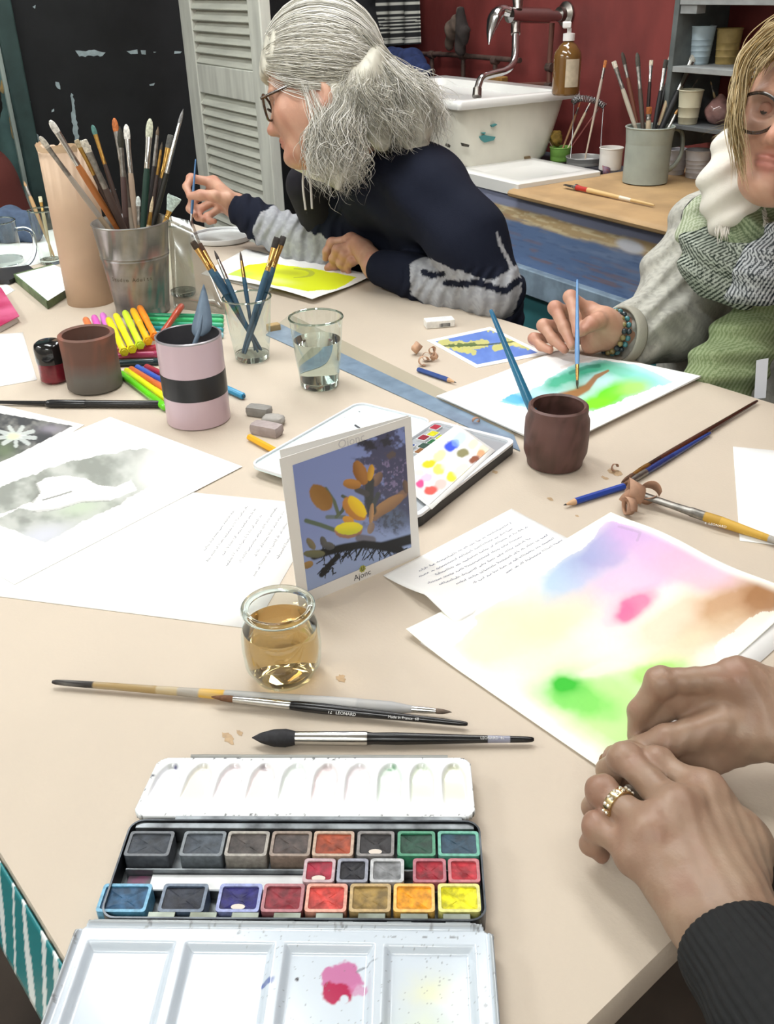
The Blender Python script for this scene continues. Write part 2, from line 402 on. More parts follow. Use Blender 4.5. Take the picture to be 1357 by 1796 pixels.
# ceiling lamps; the last three are unseen fixtures added as fill light
hous = M('lamp_housing', 'eeeeea', 0.5)
for i, ((lx, ly), ls, lw, e, rot) in enumerate(LAMPS):
    la = ['long white tube lamp above the middle of the table', 'long white tube lamp above the seat of the blonde person', 'long white tube lamp behind the painter with the ring', 'long white tube lamp in front of the red wall', 'long white tube lamp over the aisle beside the table'][i]
    r = empty('ceiling_or_fill_lamp', (lx, ly, CEIL), la, 'lamp', 'tube lamps on the ceiling'); R = Rz(rot)
    MB().box((lx, ly, CEIL-0.04), (ls+0.06, lw+0.06, 0.08), R).build('housing', hous, r, bevel=0.01)
    for s in (-0.09, 0.09):
        d = R@np.array([1.0, 0, 0]); c = np.array([lx, ly, CEIL-0.1])+R@np.array([0, s, 0])
        mb = MB(); mb.add(*tube([c-d*ls*0.48, c+d*ls*0.48], 0.013, 10)); mb.build('tube', M('lamp_tube', 'fff8ec', 0.4, emit=6), r)

# ------------------------------------------------------------------ louvred shutter standing by the wall
YS, XL, XRS = 1.27, -3.235, -2.641
shm = M('shutter_paint', 'd0d2c8', 0.6, var=0.16, vs=30, bump=0.25, bs=80, stretch=(1, 1, 0.15)); slm = M('slat_paint', 'c8cabe', 0.6, var=0.2, vs=30, bump=0.25, bs=80, stretch=(0.15, 1, 1))
sh = empty('louvred_shutter', (-2.94, YS, 0), 'pale grey louvred wooden shutter door against the black wall', 'shutter')
for x0, x1 in ((XL, XL+0.094), (XRS-0.08, XRS)): MB().box(((x0+x1)/2, YS, 1.02), (x1-x0, 0.034, 2.04)).build('stile', shm, sh, bevel=0.004)
rails = [(0.0, 0.14), (0.965, 1.05), (1.96, 2.04)]
for a, b in rails: MB().box(((XL+XRS)/2+0.007, YS, (a+b)/2), (XRS-XL-0.174, 0.030, b-a)).build('rail', shm, sh, bevel=0.003)
ia = math.radians(52); sw = XRS-XL-0.174; smesh = None
Rs = np.array([[1, 0, 0], [0, math.cos(ia), -math.sin(ia)], [0, math.sin(ia), math.cos(ia)]])
for a, b in ((0.14, 0.965), (1.05, 1.96)):
    z = a+0.018
    while z < b-0.008:
        if smesh is None: s0 = MB().box((0, 0, 0), (sw+0.006, 0.042, 0.0065), Rs).build('slat', slm, sh, bevel=0.0015); smesh = s0.data
        else: s0 = link('slat', smesh, None, sh); m = s0.modifiers.new('bevel', 'BEVEL'); m.width = 0.0015; m.segments = 1
        s0.location = ((XL+XRS)/2+0.007, YS, z); s0.matrix_parent_inverse = Matrix.Translation(-Vector(sh.location)); z += 0.0303

# ------------------------------------------------------------------ painted cabinet with worktop
cab = empty('blue_cabinet', (-1.5, 1.85, 0), 'paint-worn blue and teal cabinet under the worktop behind the seated people', 'cabinet')
def cab_col(px, py, s, t):
    x = s*2.9; z = t; P = np.zeros(s.shape+(3,))+LA('667ea6')
    n1 = fbm(x*8, z*10, 3); n2 = fbm(x*25, z*70, 5); n3 = fbm(x*14, z*22, 8)
    P = mixc(P, LA('7c90b2'), sst(0.45, 0.7, n1)); P = mixc(P, LA('53668a'), sst(0.5, 0.75, n2)*0.5)
    P = mixc(P, LA('94705a'), sst(0.56, 0.66, fbm(x*9, z*30, 21))*sst(0.75, 0.15, z)*0.55)
    top = sst(0.80, 0.84, z+0.08*(n1-0.5)); tan = sst(0.60, 0.69, z+0.14*(n3-0.5))*(1-top)
    P = mixc(P, LA('c9ac7c'), tan*0.95); P = mixc(P, LA('e0d0a8'), tan*sst(0.5, 0.6, n2)); P = mixc(P, LA('9298b2'), top)
    lf = sst(0.9, 0.55, x); P = mixc(P, LA('7d8f86'), tan*lf*sst(0.4, 0.6, n1)); P = mixc(P, LA('a86a58'), tan*lf*sst(0.55, 0.62, n3))
    P = mixc(P, LA('dfe0e6'), blob(x, z, 1.22, 0.72, 0.05, 0.10, soft=0.5, warp=0.3)); P = mixc(P, LA('50423c'), blob(x, z, 0.73, 0.56, 0.02, 0.05, soft=0.5))
    return P
vm = M('painted_panel', rough=0.6, vcol=True, bump=0.2, bs=120)
X0, X1 = -2.75, 0.15
sheet('front_board', [(X0, 1.6, 0.61), (X1, 1.6, 0.61), (X1, 1.6, 0.781), (X0, 1.6, 0.781)], 420, 46, cab_col, vm, cab, thick=0.02)
lbm = M('cabinet_ledge', '8fa3b4', 0.6, var=0.25, vs=25)
MB().box(((X0+X1)/2, 1.592, 0.580), (X1-X0, 0.03, 0.066)).build('ledge', lbm, cab, bevel=0.003)
MB().box(((X0+X1)/2, 1.625, 0.276), (X1-X0, 0.02, 0.55)).build('lower_panel', M('cabinet_teal', '3f7f85', 0.6, var=0.15, vs=15), cab)
MB().box(((X0+X1)/2, 1.885, 0.39), (X1-X0, 0.49, 0.775)).build('carcass', M('cabinet_dark', '3c4048', 0.7), cab)
kraft2 = M('kraft_worktop', 'b4946a', 0.6, var=0.2, vs=9, bump=0.2, bs=30)
wt = MB(); prof = [(1.578, 0.7815), (1.570, 0.786), (1.568, 0.793), (1.573, 0.799), (1.585, 0.8015), (2.135, 0.8015), (2.135, 0.7815)]
n = len(prof); Vw = [(x, y, z) for x in (-1.935, 0.2) for y, z in prof]
wt.add(Vw, [(i, (i+1) % n, n+(i+1) % n, n+i) for i in range(n)]+[tuple(range(n))[::-1], tuple(range(n, 2*n))])
wt.build('worktop', kraft2, label='brown paper covered worktop board lying on the blue cabinet', cat='worktop')
W8 = 0.8015

# ------------------------------------------------------------------ the work table (turned 8 degrees to the walls)
A8 = math.radians(8)
def tb(x, y, z=0): return np.array([math.cos(A8)*x-math.sin(A8)*y, math.sin(A8)*x+math.cos(A8)*y, z])
TX0, TX1, TY0, TY1 = -2.33, -0.182, 0.079, 1.174
kraft = M('kraft_table', 'c6b9a8', 0.62, var=0.035, vs=5, bump=0.12, bs=300, detail=6)
tab = empty('work_table', tb((TX0+TX1)/2, (TY0+TY1)/2), 'big work table covered in pale brown kraft paper', 'table')
mb = MB(); mb.box(tb((TX0+TX1)/2, (TY0+TY1)/2, T-0.0165), (TX1-TX0-0.004, TY1-TY0-0.004, 0.030), Rz(A8)); mb.build('table_top', M('table_wood', '8a6a48', 0.6), tab)
# paper cover: a skin folded over the edges
me = bmesh.new(); prof = [(0.0, -0.034), (0.002, -0.030), (0.0025, -0.006), (0.001, -0.0012), (-0.006, 0.0)]
Vp = []; Fp = []
for off, z in prof:
    for x, y in ((TX0-off, TY0-off), (TX1+off, TY0-off), (TX1+off, TY1+off), (TX0-off, TY1+off)): Vp.append(tb(x, y, T+z))
for j in range(len(prof)-1):
    for i in range(4): Fp.append((j*4+i, j*4+(i+1) % 4, j*4+4+(i+1) % 4, j*4+4+i))
Fp.append(tuple(range(len(Vp)-4, len(Vp)))); mesh('paper_cover', Vp, Fp, kraft, tab, sharp=60)
stn = M('kraft_stain', 'b59a78', .6, var=.15, vs=200)
_r = random.Random(12)
for cx, cy, a, b_ in ((400, 1294, .010, .0035), (598, 1190, .006, .004), (868, 828, .006, .003), (1078, 828, .012, .006), (1060, 838, .006, .003), (965, 875, .005, .003), (1012, 905, .003, .002), (420, 1285, .004, .002)):
    c = on(cx, cy, T+.0003); V = [c+np.array([a*math.cos(t)*_r.uniform(.6, 1.25), b_*math.sin(t)*_r.uniform(.6, 1.25), 0]) for t in np.linspace(0, 6.283, 19)[:-1]]
    mesh('stain', V, [tuple(range(18))], stn, tab, smooth=False)
for x in (TX0+0.12, TX1-0.12):
    for y in (TY0+0.10, TY1-0.10): MB().box(tb(x, y, (T-0.0315)/2), (0.06, 0.06, T-0.0315), Rz(A8)).build('leg', M('table_leg', '5b4a3a', 0.6, var=0.2), tab, bevel=0.003)
for y in (TY0+0.10, TY1-0.10): MB().box(tb((TX0+TX1)/2, y, T-0.072), (TX1-TX0-0.3, 0.024, 0.08), Rz(A8)).build('apron', M('table_leg'), tab)
# ================================================================== sheets of paper, prints, card
pap = M('paper', rough=0.7, vcol=True, bump=0.05, bs=700, spec=0.3)
photo = M('photo_print', rough=0.35, vcol=True, spec=0.4)
ink = M('ink_grey', '7c7e88', 0.7); ink2 = M('ink_dark', '33343a', 0.6); inkb = M('ink_blue', '5c617e', 0.7)
WHITE = LA('f3f3f0')
def white(px, py, s, t): return np.zeros(s.shape+(3,))+WHITE
def lev(k): return T+0.0008*k
def quadpx(q, k): return [on(x, y, lev(k)) for x, y in q]
def paper(name, label, q, k, fn=white, nx=8, ny=8, lift=None, cat='paper', mat=pap, **kw):
    W = quadpx(q, k) if not isinstance(q[0], np.ndarray) else q
    if lift is not None: nx, ny = max(nx, 24), max(ny, 24)
    return sheet(name, W, nx, ny, fn, mat, lift=lift, label=label, cat=cat, **kw)
def scribble(par, W, lines, mat, seed, lift=None, h=0.0035, width=0.00035):
    """rows of handwriting as thin ink ribbons; lines = (s0, t0, s1, t1) on the sheet W"""
    rnd = random.Random(seed); A, B, C, D = [np.array(c, float) for c in W]; mb = MB()
    def pos(s, t):
        p = A*(1-s)*(1-t)+B*s*(1-t)+C*s*t+D*(1-s)*t; p = p.copy(); p[2] += 0.0003+(float(lift(np.array(s), np.array(t))) if lift else 0); return p
    for s0, t0, s1, t1 in lines:
        L = np.linalg.norm(pos(s1, t1)-pos(s0, t0)); n = int(L/0.0011); up = (pos(s1, t1)-pos(s0, t0))/L; up = np.cross([0, 0, 1.0], up)
        run = []; gap = 0
        for i in range(n+1):
            if gap > 0:
                gap -= 1; continue
            u = i/n; p = pos(s0+(s1-s0)*u, t0+(t1-t0)*u)
            a = h*(rnd.choice((0.15, 0.5, 0.55, 1.0)) if i % 2 else rnd.uniform(-0.15, 0.1)); run.append(p+up*a)
            if rnd.random() < 0.11 and len(run) > 4:
                ribbon(mb, run, width); run = []; gap = 2
        if len(run) > 1: ribbon(mb, run, width)
    if mb.V: mb.build('handwriting', mat, par, smooth=False)
def ribbon(mb, pts, w):
    n = len(pts); V = []
    for i in range(n):
        d = pts[min(i+1, n-1)]-pts[max(i-1, 0)]; d = d/(np.linalg.norm(d)+1e-9); s = np.cross([0, 0, 1.0], d)*w; V += [pts[i]-s, pts[i]+s]
    mb.add(V, [(2*i, 2*i+2, 2*i+3, 2*i+1) for i in range(n-1)])

# -- long letter under the grey wash
BR, TR = on(445, 1103, lev(1)), on(570, 886, lev(1)); dl = on(0, 1046, lev(1))-BR; dl /= np.linalg.norm(dl); Wl = [BR+dl*0.325, BR, TR, TR+dl*0.325]
q = paper('letter', 'white sheet with faint handwriting under the grey flower wash', Wl, 1)
scribble(q, Wl, [(s, t0, s, t1) for s, t0, t1 in ((0.70, 0.50, 0.86), (0.735, 0.42, 0.92), (0.77, 0.48, 0.9), (0.805, 0.40, 0.86), (0.84, 0.44, 0.93), (0.875, 0.5, 0.9), (0.91, 0.35, 0.8), (0.95, 0.5, 0.95))], ink, 3)
# -- grey wash painting
def grey_col(px, py, s, t):
    P = white(px, py, s, t); n = fbm(px/40, py/30, 4); n2 = fbm(px/14, py/14, 9); d = lambda pts: seg_d(px, py, pts)
    area = in_poly(px+8*(n2-0.5), py+8*(n2-0.5), [(-40, 870), (110, 812), (250, 785), (330, 805), (270, 850), (80, 952), (-40, 905)])*1.0
    soft = sst(330, 180, px)*0.75+0.25
    C1 = mixc(np.zeros_like(P)+LA('b9bcb6'), LA('8d918a'), sst(0.35, 0.65, n)); C1 = mixc(C1, LA('c4c6cf'), blob(px, py, 75, 940, 70, 25, -15)); C1 = mixc(C1, LA('b6c2ae'), blob(px, py, 140, 890, 60, 22, -10)); C1 = mixc(C1, LA('c9cfc6'), blob(px, py, 270, 830, 60, 40))
    P = P*(1-(area*soft)[..., None])+C1*(area*soft)[..., None]
    fl = in_poly(px+5*(n2-0.5), py+5*(n2-0.5), [(-10, 905), (55, 880), (70, 865), (62, 848), (80, 838), (118, 834), (150, 838), (170, 850), (200, 855), (230, 842), (240, 860), (195, 877), (140, 880), (105, 893), (65, 898), (30, 890), (-10, 915)])
    P = mixc(P, WHITE, fl*1.0); P = mixc(P, LA('6f716c'), (d([(75, 877), (100, 870), (125, 862)]) < 1.4)*0.8); P = mixc(P, LA('7c7e79'), ((d([(62, 845), (70, 862), (58, 880)]) < 2.2))*0.6)
    P = mixc(P, LA('8b8d88'), (d([(58, 897), (100, 893), (140, 880), (190, 878)]) < 2)*0.55); return P
A, B, D = on(193, 731, lev(2)), on(425, 818, lev(2)), on(25, 1025, lev(2)); Wg = [A, B, D, A+D-B]
paper('watercolour_sheet', 'sheet with a grey watercolour wash around a white flower', Wg, 2, grey_col, 200, 240, cat='painting')
# -- flower photograph print at the frame edge
def fl_col(px, py, s, t):
    P = white(px, py, s, t); n = fbm(px/20, py/14, 6)
    ar = in_poly(px, py, [(-200, 690), (128, 747), (-10, 818), (-300, 700)]); C1 = mixc(np.zeros_like(P)+LA('4a4a4c'), LA('83837f'), sst(0.35, 0.65, n)); C1 = mixc(C1, LA('6e7a62'), blob(px, py, 8, 790, 30, 25)); C1 = mixc(C1, LA('8f8a94'), blob(px, py, 90, 752, 30, 10))
    for i in range(9):
        a = i*40+10; C1 = mixc(C1, LA('d5dcd8'), (seg_d(px, py, [(28, 765), (28+34*math.cos(math.radians(a)), 765+17*math.sin(math.radians(a)))]) < 3.6)*0.7)
    C1 = mixc(C1, LA('cfe6b4'), blob(px, py, 24, 765, 16, 9, 0, 0.5, 0.4)); P = np.where(ar[..., None], C1, P); return P
A, B, D = on(0, 710, lev(0)+0.0008), on(148, 745, lev(0)+0.0008), on(0, 835, lev(0)+0.0008); A = B+(A-B)*1.25; D = B+(D-B)*1.02; Wf = [A, B, D, A+D-B]
paper('photo_print', 'printed photograph of a pale flower on a dark blur, tucked under the grey wash', Wf, 0, fl_col, 110, 110, cat='photo', mat=photo)
# -- letter at the right with lifted corner
lf = lambda s, t: 0.012*np.maximum(0, 1-np.hypot(s*2.2, (t-0.6)*1.3))**2
Wr = quadpx([(672, 1010), (897, 892), (1075, 950), (800, 1098)], 1); Wr[2] = Wr[1]+(Wr[3]-Wr[0])
q = paper('letter', 'white sheet of handwriting with a curled corner under the rainbow painting', Wr, 1, lift=lf)
scribble(q, Wr, [(s, t, min(0.96, s+0.72), t) for s, t in ((0.16, 0.2), (0.12, 0.28), (0.2, 0.36), (0.1, 0.44), (0.14, 0.52), (0.22, 0.6), (0.3, 0.68), (0.5, 0.76))], inkb, 8, lift=lf, h=0.003)
# -- the big loose watercolour
def rain_col(px, py, s, t):
    P = np.zeros(s.shape+(3,))+LA('f5f4e6'); n = fbm(px/60, py/45, 2)-0.47; x = px+40*n; y = py+30*(fbm(px/60, py/45, 12)-0.47)
    ins = sst(0.03, 0.075, s)*0+1
    for cx, cy, rx, ry, an, c, w in ((900, 1110, 150, 70, -20, 'f6f0be', .9), (980, 1075, 110, 45, -25, 'efd9b4', .75), (1000, 1010, 90, 40, -32, 'aecbe6', .9), (1065, 960, 90, 45, -30, '9aa0cc', .95),
            (1150, 950, 120, 55, 20, 'c9a6d6', .95), (1110, 1010, 110, 45, -20, 'd9b8dc', .8), (1220, 1000, 110, 45, 15, 'e3b6cf', .85), (1085, 1075, 60, 40, -30, 'f0c6d6', .7), (1110, 1062, 48, 22, -35, 'ee7aa4', .95), (1098, 1072, 22, 16, -35, 'e85a92', .7),
            (1190, 1090, 110, 45, -25, 'ecd0b4', .8), (1290, 1060, 100, 50, -25, 'c0966e', .95), (1340, 1040, 60, 50, -40, '99683a', .95), (1250, 1110, 80, 25, -25, 'd3b492', .6), (1190, 1140, 90, 30, -25, 'e6d6b4', .7), (960, 1150, 110, 30, -15, 'f4f0cc', .6),
            (1030, 1210, 95, 55, 5, '9fe07e', .85), (1095, 1260, 130, 75, 25, 'bdec92', .95), (1150, 1180, 60, 25, -15, 'a6df6a', .9), (1060, 1175, 70, 16, -10, 'eef4dc', .7), (1010, 1225, 75, 30, 15, '63cf45', .8), (993, 1200, 36, 22, 15, '22b51c', 1), (1000, 1270, 90, 20, 35, 'c9efa6', .6)):
        P = mixc(P, LA(c), w*np.clip(blob(x, y, cx, cy, rx, ry, an)*1.8, 0, 1))
    g = fbm(px/6, py/6, 30)-0.47; P = P*(1+0.05*g[..., None])
    P = mixc(P, LA('8c8296'), (seg_d(px, py, [(1085, 925), (1122, 938), (1117, 952)]) < 2.2)*0.25)
    edge = np.minimum(np.minimum(sst(0.0, 0.05, s*0.6+0.02*n), sst(0.0, 0.06, 1-s)), np.minimum(sst(0.02, 0.06, t+0.03*n), sst(0.0, 0.04, 1-t)))
    ext = in_poly(x, y, [(1068, 912), (1130, 935), (1250, 985), (1420, 1050), (1310, 1085), (1262, 1130), (1250, 1190), (1060, 1345), (930, 1250), (790, 1130), (860, 1070), (1000, 975)])*1.0
    k = np.clip(edge*0.97, 0, 1)*1.0; k = np.maximum(k*ext, k*0.35)
    return np.zeros_like(P)+LA('f6f5ea')*(1-k[..., None])+P*k[..., None]
A, B, D = on(712, 1112, lev(3)), on(1071, 898, lev(3)), on(1060, 1352, lev(3)); Wp = [A, B, B+D-A, D]
lfp = lambda s, t: 0.006*np.maximum(0, 1-np.hypot(s*3, t*3))**2+0.004*np.exp(-((s-1)**2*20))*np.sin(t*5)**2
paper('watercolour_painting', 'big loose rainbow watercolour with pink, brown and green patches beside the two hands', Wp, 3, rain_col, 300, 220, lift=lfp, cat='painting')
o2 = B*0.0+np.array([0.012, 0.004, -0.0012]); Wp2 = [w+o2+(D-A)*0.02 for w in Wp]
paper('drawing_paper', 'white sheet lying under the big rainbow watercolour', Wp2, 2)
# -- sheet at the right frame edge
A, B = on(1285, 783, lev(1)), on(1297, 948, lev(1)); e = B-A; e2 = np.array([-e[1], e[0], 0]); e2 *= (1 if e2@RGT > 0 else -1); e2 *= 0.21/np.linalg.norm(e2)
paper('drawing_paper', 'blank white sheet behind the yellow brush handle at the frame edge', [A, B, B+e2, A+e2], 1)
# -- pad being painted
def pad_col(px, py, s, t):
    P = white(px, py, s, t); n = fbm(px/22, py/16, 5)-0.47; x = px+14*n; y = py+10*n
    win = in_poly(x, y, [(872, 702), (905, 690), (935, 684), (975, 655), (1010, 640), (1050, 632), (1115, 645), (1175, 668), (1090, 700), (1040, 722), (995, 730), (960, 720), (905, 712)])*1.0
    C1 = np.zeros_like(P)+LA('bfe3ea')
    for cx, cy, rx, ry, an, c, w in ((905, 700, 50, 14, 8, '5fb6d8', .95), (930, 705, 30, 8, 20, '3f92c4', .9), (985, 668, 50, 18, -20, '4aa888', 1), (1040, 650, 60, 16, -10, '38987a', 1), (1090, 655, 50, 14, 15, '6fc3a4', .9), (1130, 668, 45, 14, 15, '8fd3dc', .9),
                                     (1070, 692, 60, 22, -20, '5fe01c', 1), (1045, 708, 50, 16, -15, '7dea22', 1), (1110, 682, 40, 14, -10, 'a6ee6a', .9), (1010, 685, 40, 14, -20, '7a8f30', .7)):
        C1 = mixc(C1, LA(c), w*np.clip(blob(x, y, cx, cy, rx, ry, an)*1.4, 0, 1))
    tr = np.minimum(seg_d(px, py, [(985, 697), (1010, 690), (1030, 680), (1045, 663), (1066, 653)])/np.interp(px, [985, 1030, 1066], [9, 6, 2]), 9); C1 = mixc(C1, LA('94602f'), (1-sst(0.6, 1.3, tr))*.92)
    C1 = mixc(C1, LA('2f7d66'), (1-sst(0.5, 1.1, seg_d(px, py, [(1000, 655), (1030, 645), (1050, 644)])/4))*0.8)
    sm = np.clip(blob(x, y, 1000, 640, 90, 22, -8)*0.8, 0, 1); P = mixc(P, LA('b9b2b6'), sm*0.7); P = mixc(P, LA('d9f2f4'), np.clip(blob(x, y, 930, 680, 90, 25, -10), 0, 1)*0.6); P = mixc(P, LA('c2b6ae'), (seg_d(px, py, [(985, 645), (1020, 634), (1060, 625)]) < 2.5)*0.5)
    return P*(1-win[..., None])+C1*win[..., None]
pad = empty('watercolour_pad', on(1000, 700), 'pad of white sheets with a landscape in green, turquoise and brown', 'painting pad')
Q = [(769, 695), (978, 616), (1229, 660), (972, 786)]; cpad = np.mean([on(*x) for x in Q], 0)
random.seed(9)
for i in range(6):
    z = T+0.0026+0.0011*i; W = [on(x, y, z) for x, y in Q]
    if i < 5: W = [w+np.array([random.uniform(-.004, .004), random.uniform(-.004, .004), 0]) for w in W]
    up = (0.004 if i == 5 else 0.0012*i*0.6)
    lfi = lambda s, t, up=up: up*np.maximum(0, 1-np.hypot((1-s)*2, (1-t)*2-0.8))
    sheet('top_sheet' if i == 5 else 'sheet', W, 200 if i == 5 else 10, 200 if i == 5 else 10, pad_col if i == 5 else white, pap, pad, lift=lfi, thick=0.0008 if i < 5 else 0.0005)
# -- postcard of a yellow twig
def twig_col(px, py, s, t):
    P = white(px, py, s, t); C1 = np.zeros_like(P)+LA('6f8fd6'); C1 = mixc(C1, LA('5876c2'), fbm(px/12, py/9, 3)); b = (s > 0.07) & (s < 0.93) & (t > 0.08) & (t < 0.92); n = fbm(px/5, py/4, 8)
    for pts, w in (([(775, 603), (815, 607), (850, 602)], 7), ([(870, 610), (900, 600), (925, 607)], 6), ([(850, 575), (880, 583), (900, 600)], 3), ([(800, 612), (830, 618)], 4)):
        C1 = mixc(C1, LA('c9c46a'), (seg_d(px, py, pts)+8*(n-0.5) < w)*0.9)
    C1 = mixc(C1, LA('4c5a3c'), (seg_d(px, py, [(770, 607), (850, 605), (935, 595)]) < 1.3)*0.9); C1 = mixc(C1, LA('556a3c'), ((seg_d(px, py, [(790, 606), (835, 605)])+9*(n-.5)) < 2.5)*0.9); C1 = mixc(C1, LA('d8d08c'), blob(px, py, 905, 604, 14, 6, 10, .5, .5))
    return np.where(b[..., None], C1, P)
Wq = quadpx([(748, 597), (860, 573), (960, 621), (835, 645)], 1); paper('postcard', 'postcard photo of yellow blossom on a blue sky beside the pad', Wq, 1, twig_col, 120, 120, cat='postcard', mat=photo)
# -- yellow painting of the grey-haired painter
def yel_col(px, py, s, t):
    P = white(px, py, s, t); n = fbm(px/18, py/12, 4)-0.47; ar = in_poly(px+6*n, py+5*n, [(398, 484), (440, 466), (470, 464), (560, 478), (626, 492), (590, 512), (540, 521), (480, 510), (430, 492)])*1.0
    C1 = np.zeros_like(P)+LA('e3ee26'); C1 = mixc(C1, LA('c4dd5a'), np.clip(blob(px, py, 415, 484, 40, 10)*1.3, 0, 1)); C1 = mixc(C1, LA('eef59a'), np.clip(blob(px, py, 480, 500, 45, 9, 8), 0, 1)*0.9); C1 = mixc(C1, LA('c8cf2c'), np.clip(blob(px+15*n, py, 505, 482, 45, 8, 5)*1.2, 0, 1)); C1 = mixc(C1, LA('a9b04a'), (np.abs(np.hypot((px-505)/42, (py-484)/9)-1) < 0.12)*(px > 515)*0.6)
    return P*(1-ar[..., None])+C1*ar[..., None]
lfy = lambda s, t: 0.014*np.maximum(0, 1-np.hypot(s*2.2-0.9, (t-0.0)*2.0-0.0))**2+0.012*(1-s)*np.maximum(0, t-0.3)*0.8
Wy = quadpx([(655, 488), (548, 533), (368, 486), (478, 450)], 2); paper('watercolour_sheet', 'sheet with a bright yellow-green wash in front of the grey-haired person', Wy, 2, yel_col, 150, 150, lift=lambda s, t: 0.012*np.exp(-((s-1.0)**2)*3)*np.exp(-((t-0.3)**2)*3)+0.006*np.exp(-((s)**2)*9), cat='painting')
paper('drawing_paper', 'white sheet under the yellow-green wash', quadpx([(352, 480), (432, 436), (552, 464), (470, 512)], 1), 1)
# -- sheets at the far left
paper('drawing_paper', 'blank white sheet beside the black and red bottle', quadpx([(-60, 590), (40, 583), (65, 666), (-60, 688)], 1), 1)
paper('drawing_paper', 'white sheet under the glass mug', quadpx([(-30, 425), (95, 402), (150, 440), (10, 478)], 1), 1)
paper('drawing_paper', 'white sheet beside the pink book', quadpx([(-20, 505), (12, 498), (26, 509), (-20, 535)], 1), 1)

# ------------------------------------------------------------------ standing card with a gorse photograph
BL, BR = on(524, 1064), on(735, 975); BR = BL+(BR-BL)/np.linalg.norm(BR-BL)*0.147; e = (BR-BL)/0.147
m_ = np.cross(e, [0, 0, 1.0]); m_ /= np.linalg.norm(m_); m_ *= (1 if m_@FWD > 0 else -1); tl = math.radians(5)
up = np.array([0, 0, math.cos(tl)])+m_*math.sin(tl); nrm = np.cross(e, up); nrm *= (-1 if nrm@FWD > 0 else 1)
card = empty('greeting_card', (BL+BR)/2, 'folded white card standing upright with a photo of yellow gorse buds', 'card')
cst = M('card_stock', 'e4e2de', 0.6)
HB = 0.153
def slab(name, p0, p1, upv, h, th, mat, par, **k):
    d = (p1-p0)/np.linalg.norm(p1-p0); nn = np.cross(d, upv); nn /= np.linalg.norm(nn); mb = MB(); a = [p0, p1, p1+upv*h, p0+upv*h]
    mb.add(a+[q+nn*th for q in a], [(3, 2, 1, 0), (4, 5, 6, 7), (0, 1, 5, 4), (1, 2, 6, 5), (2, 3, 7, 6), (3, 0, 4, 7)]); return mb.build(name, mat, par, smooth=False, **k)
slab('front_panel', BL, BR, up, HB, 0.0006, cst, card)
hd = (-e*math.cos(math.radians(5))+m_*math.sin(math.radians(5))); slab('back_panel', BR+m_*0.003, BR+m_*0.003+hd*0.138, np.array([0, 0, math.cos(tl)])+m_*math.sin(tl), HB, 0.0006, cst, card)
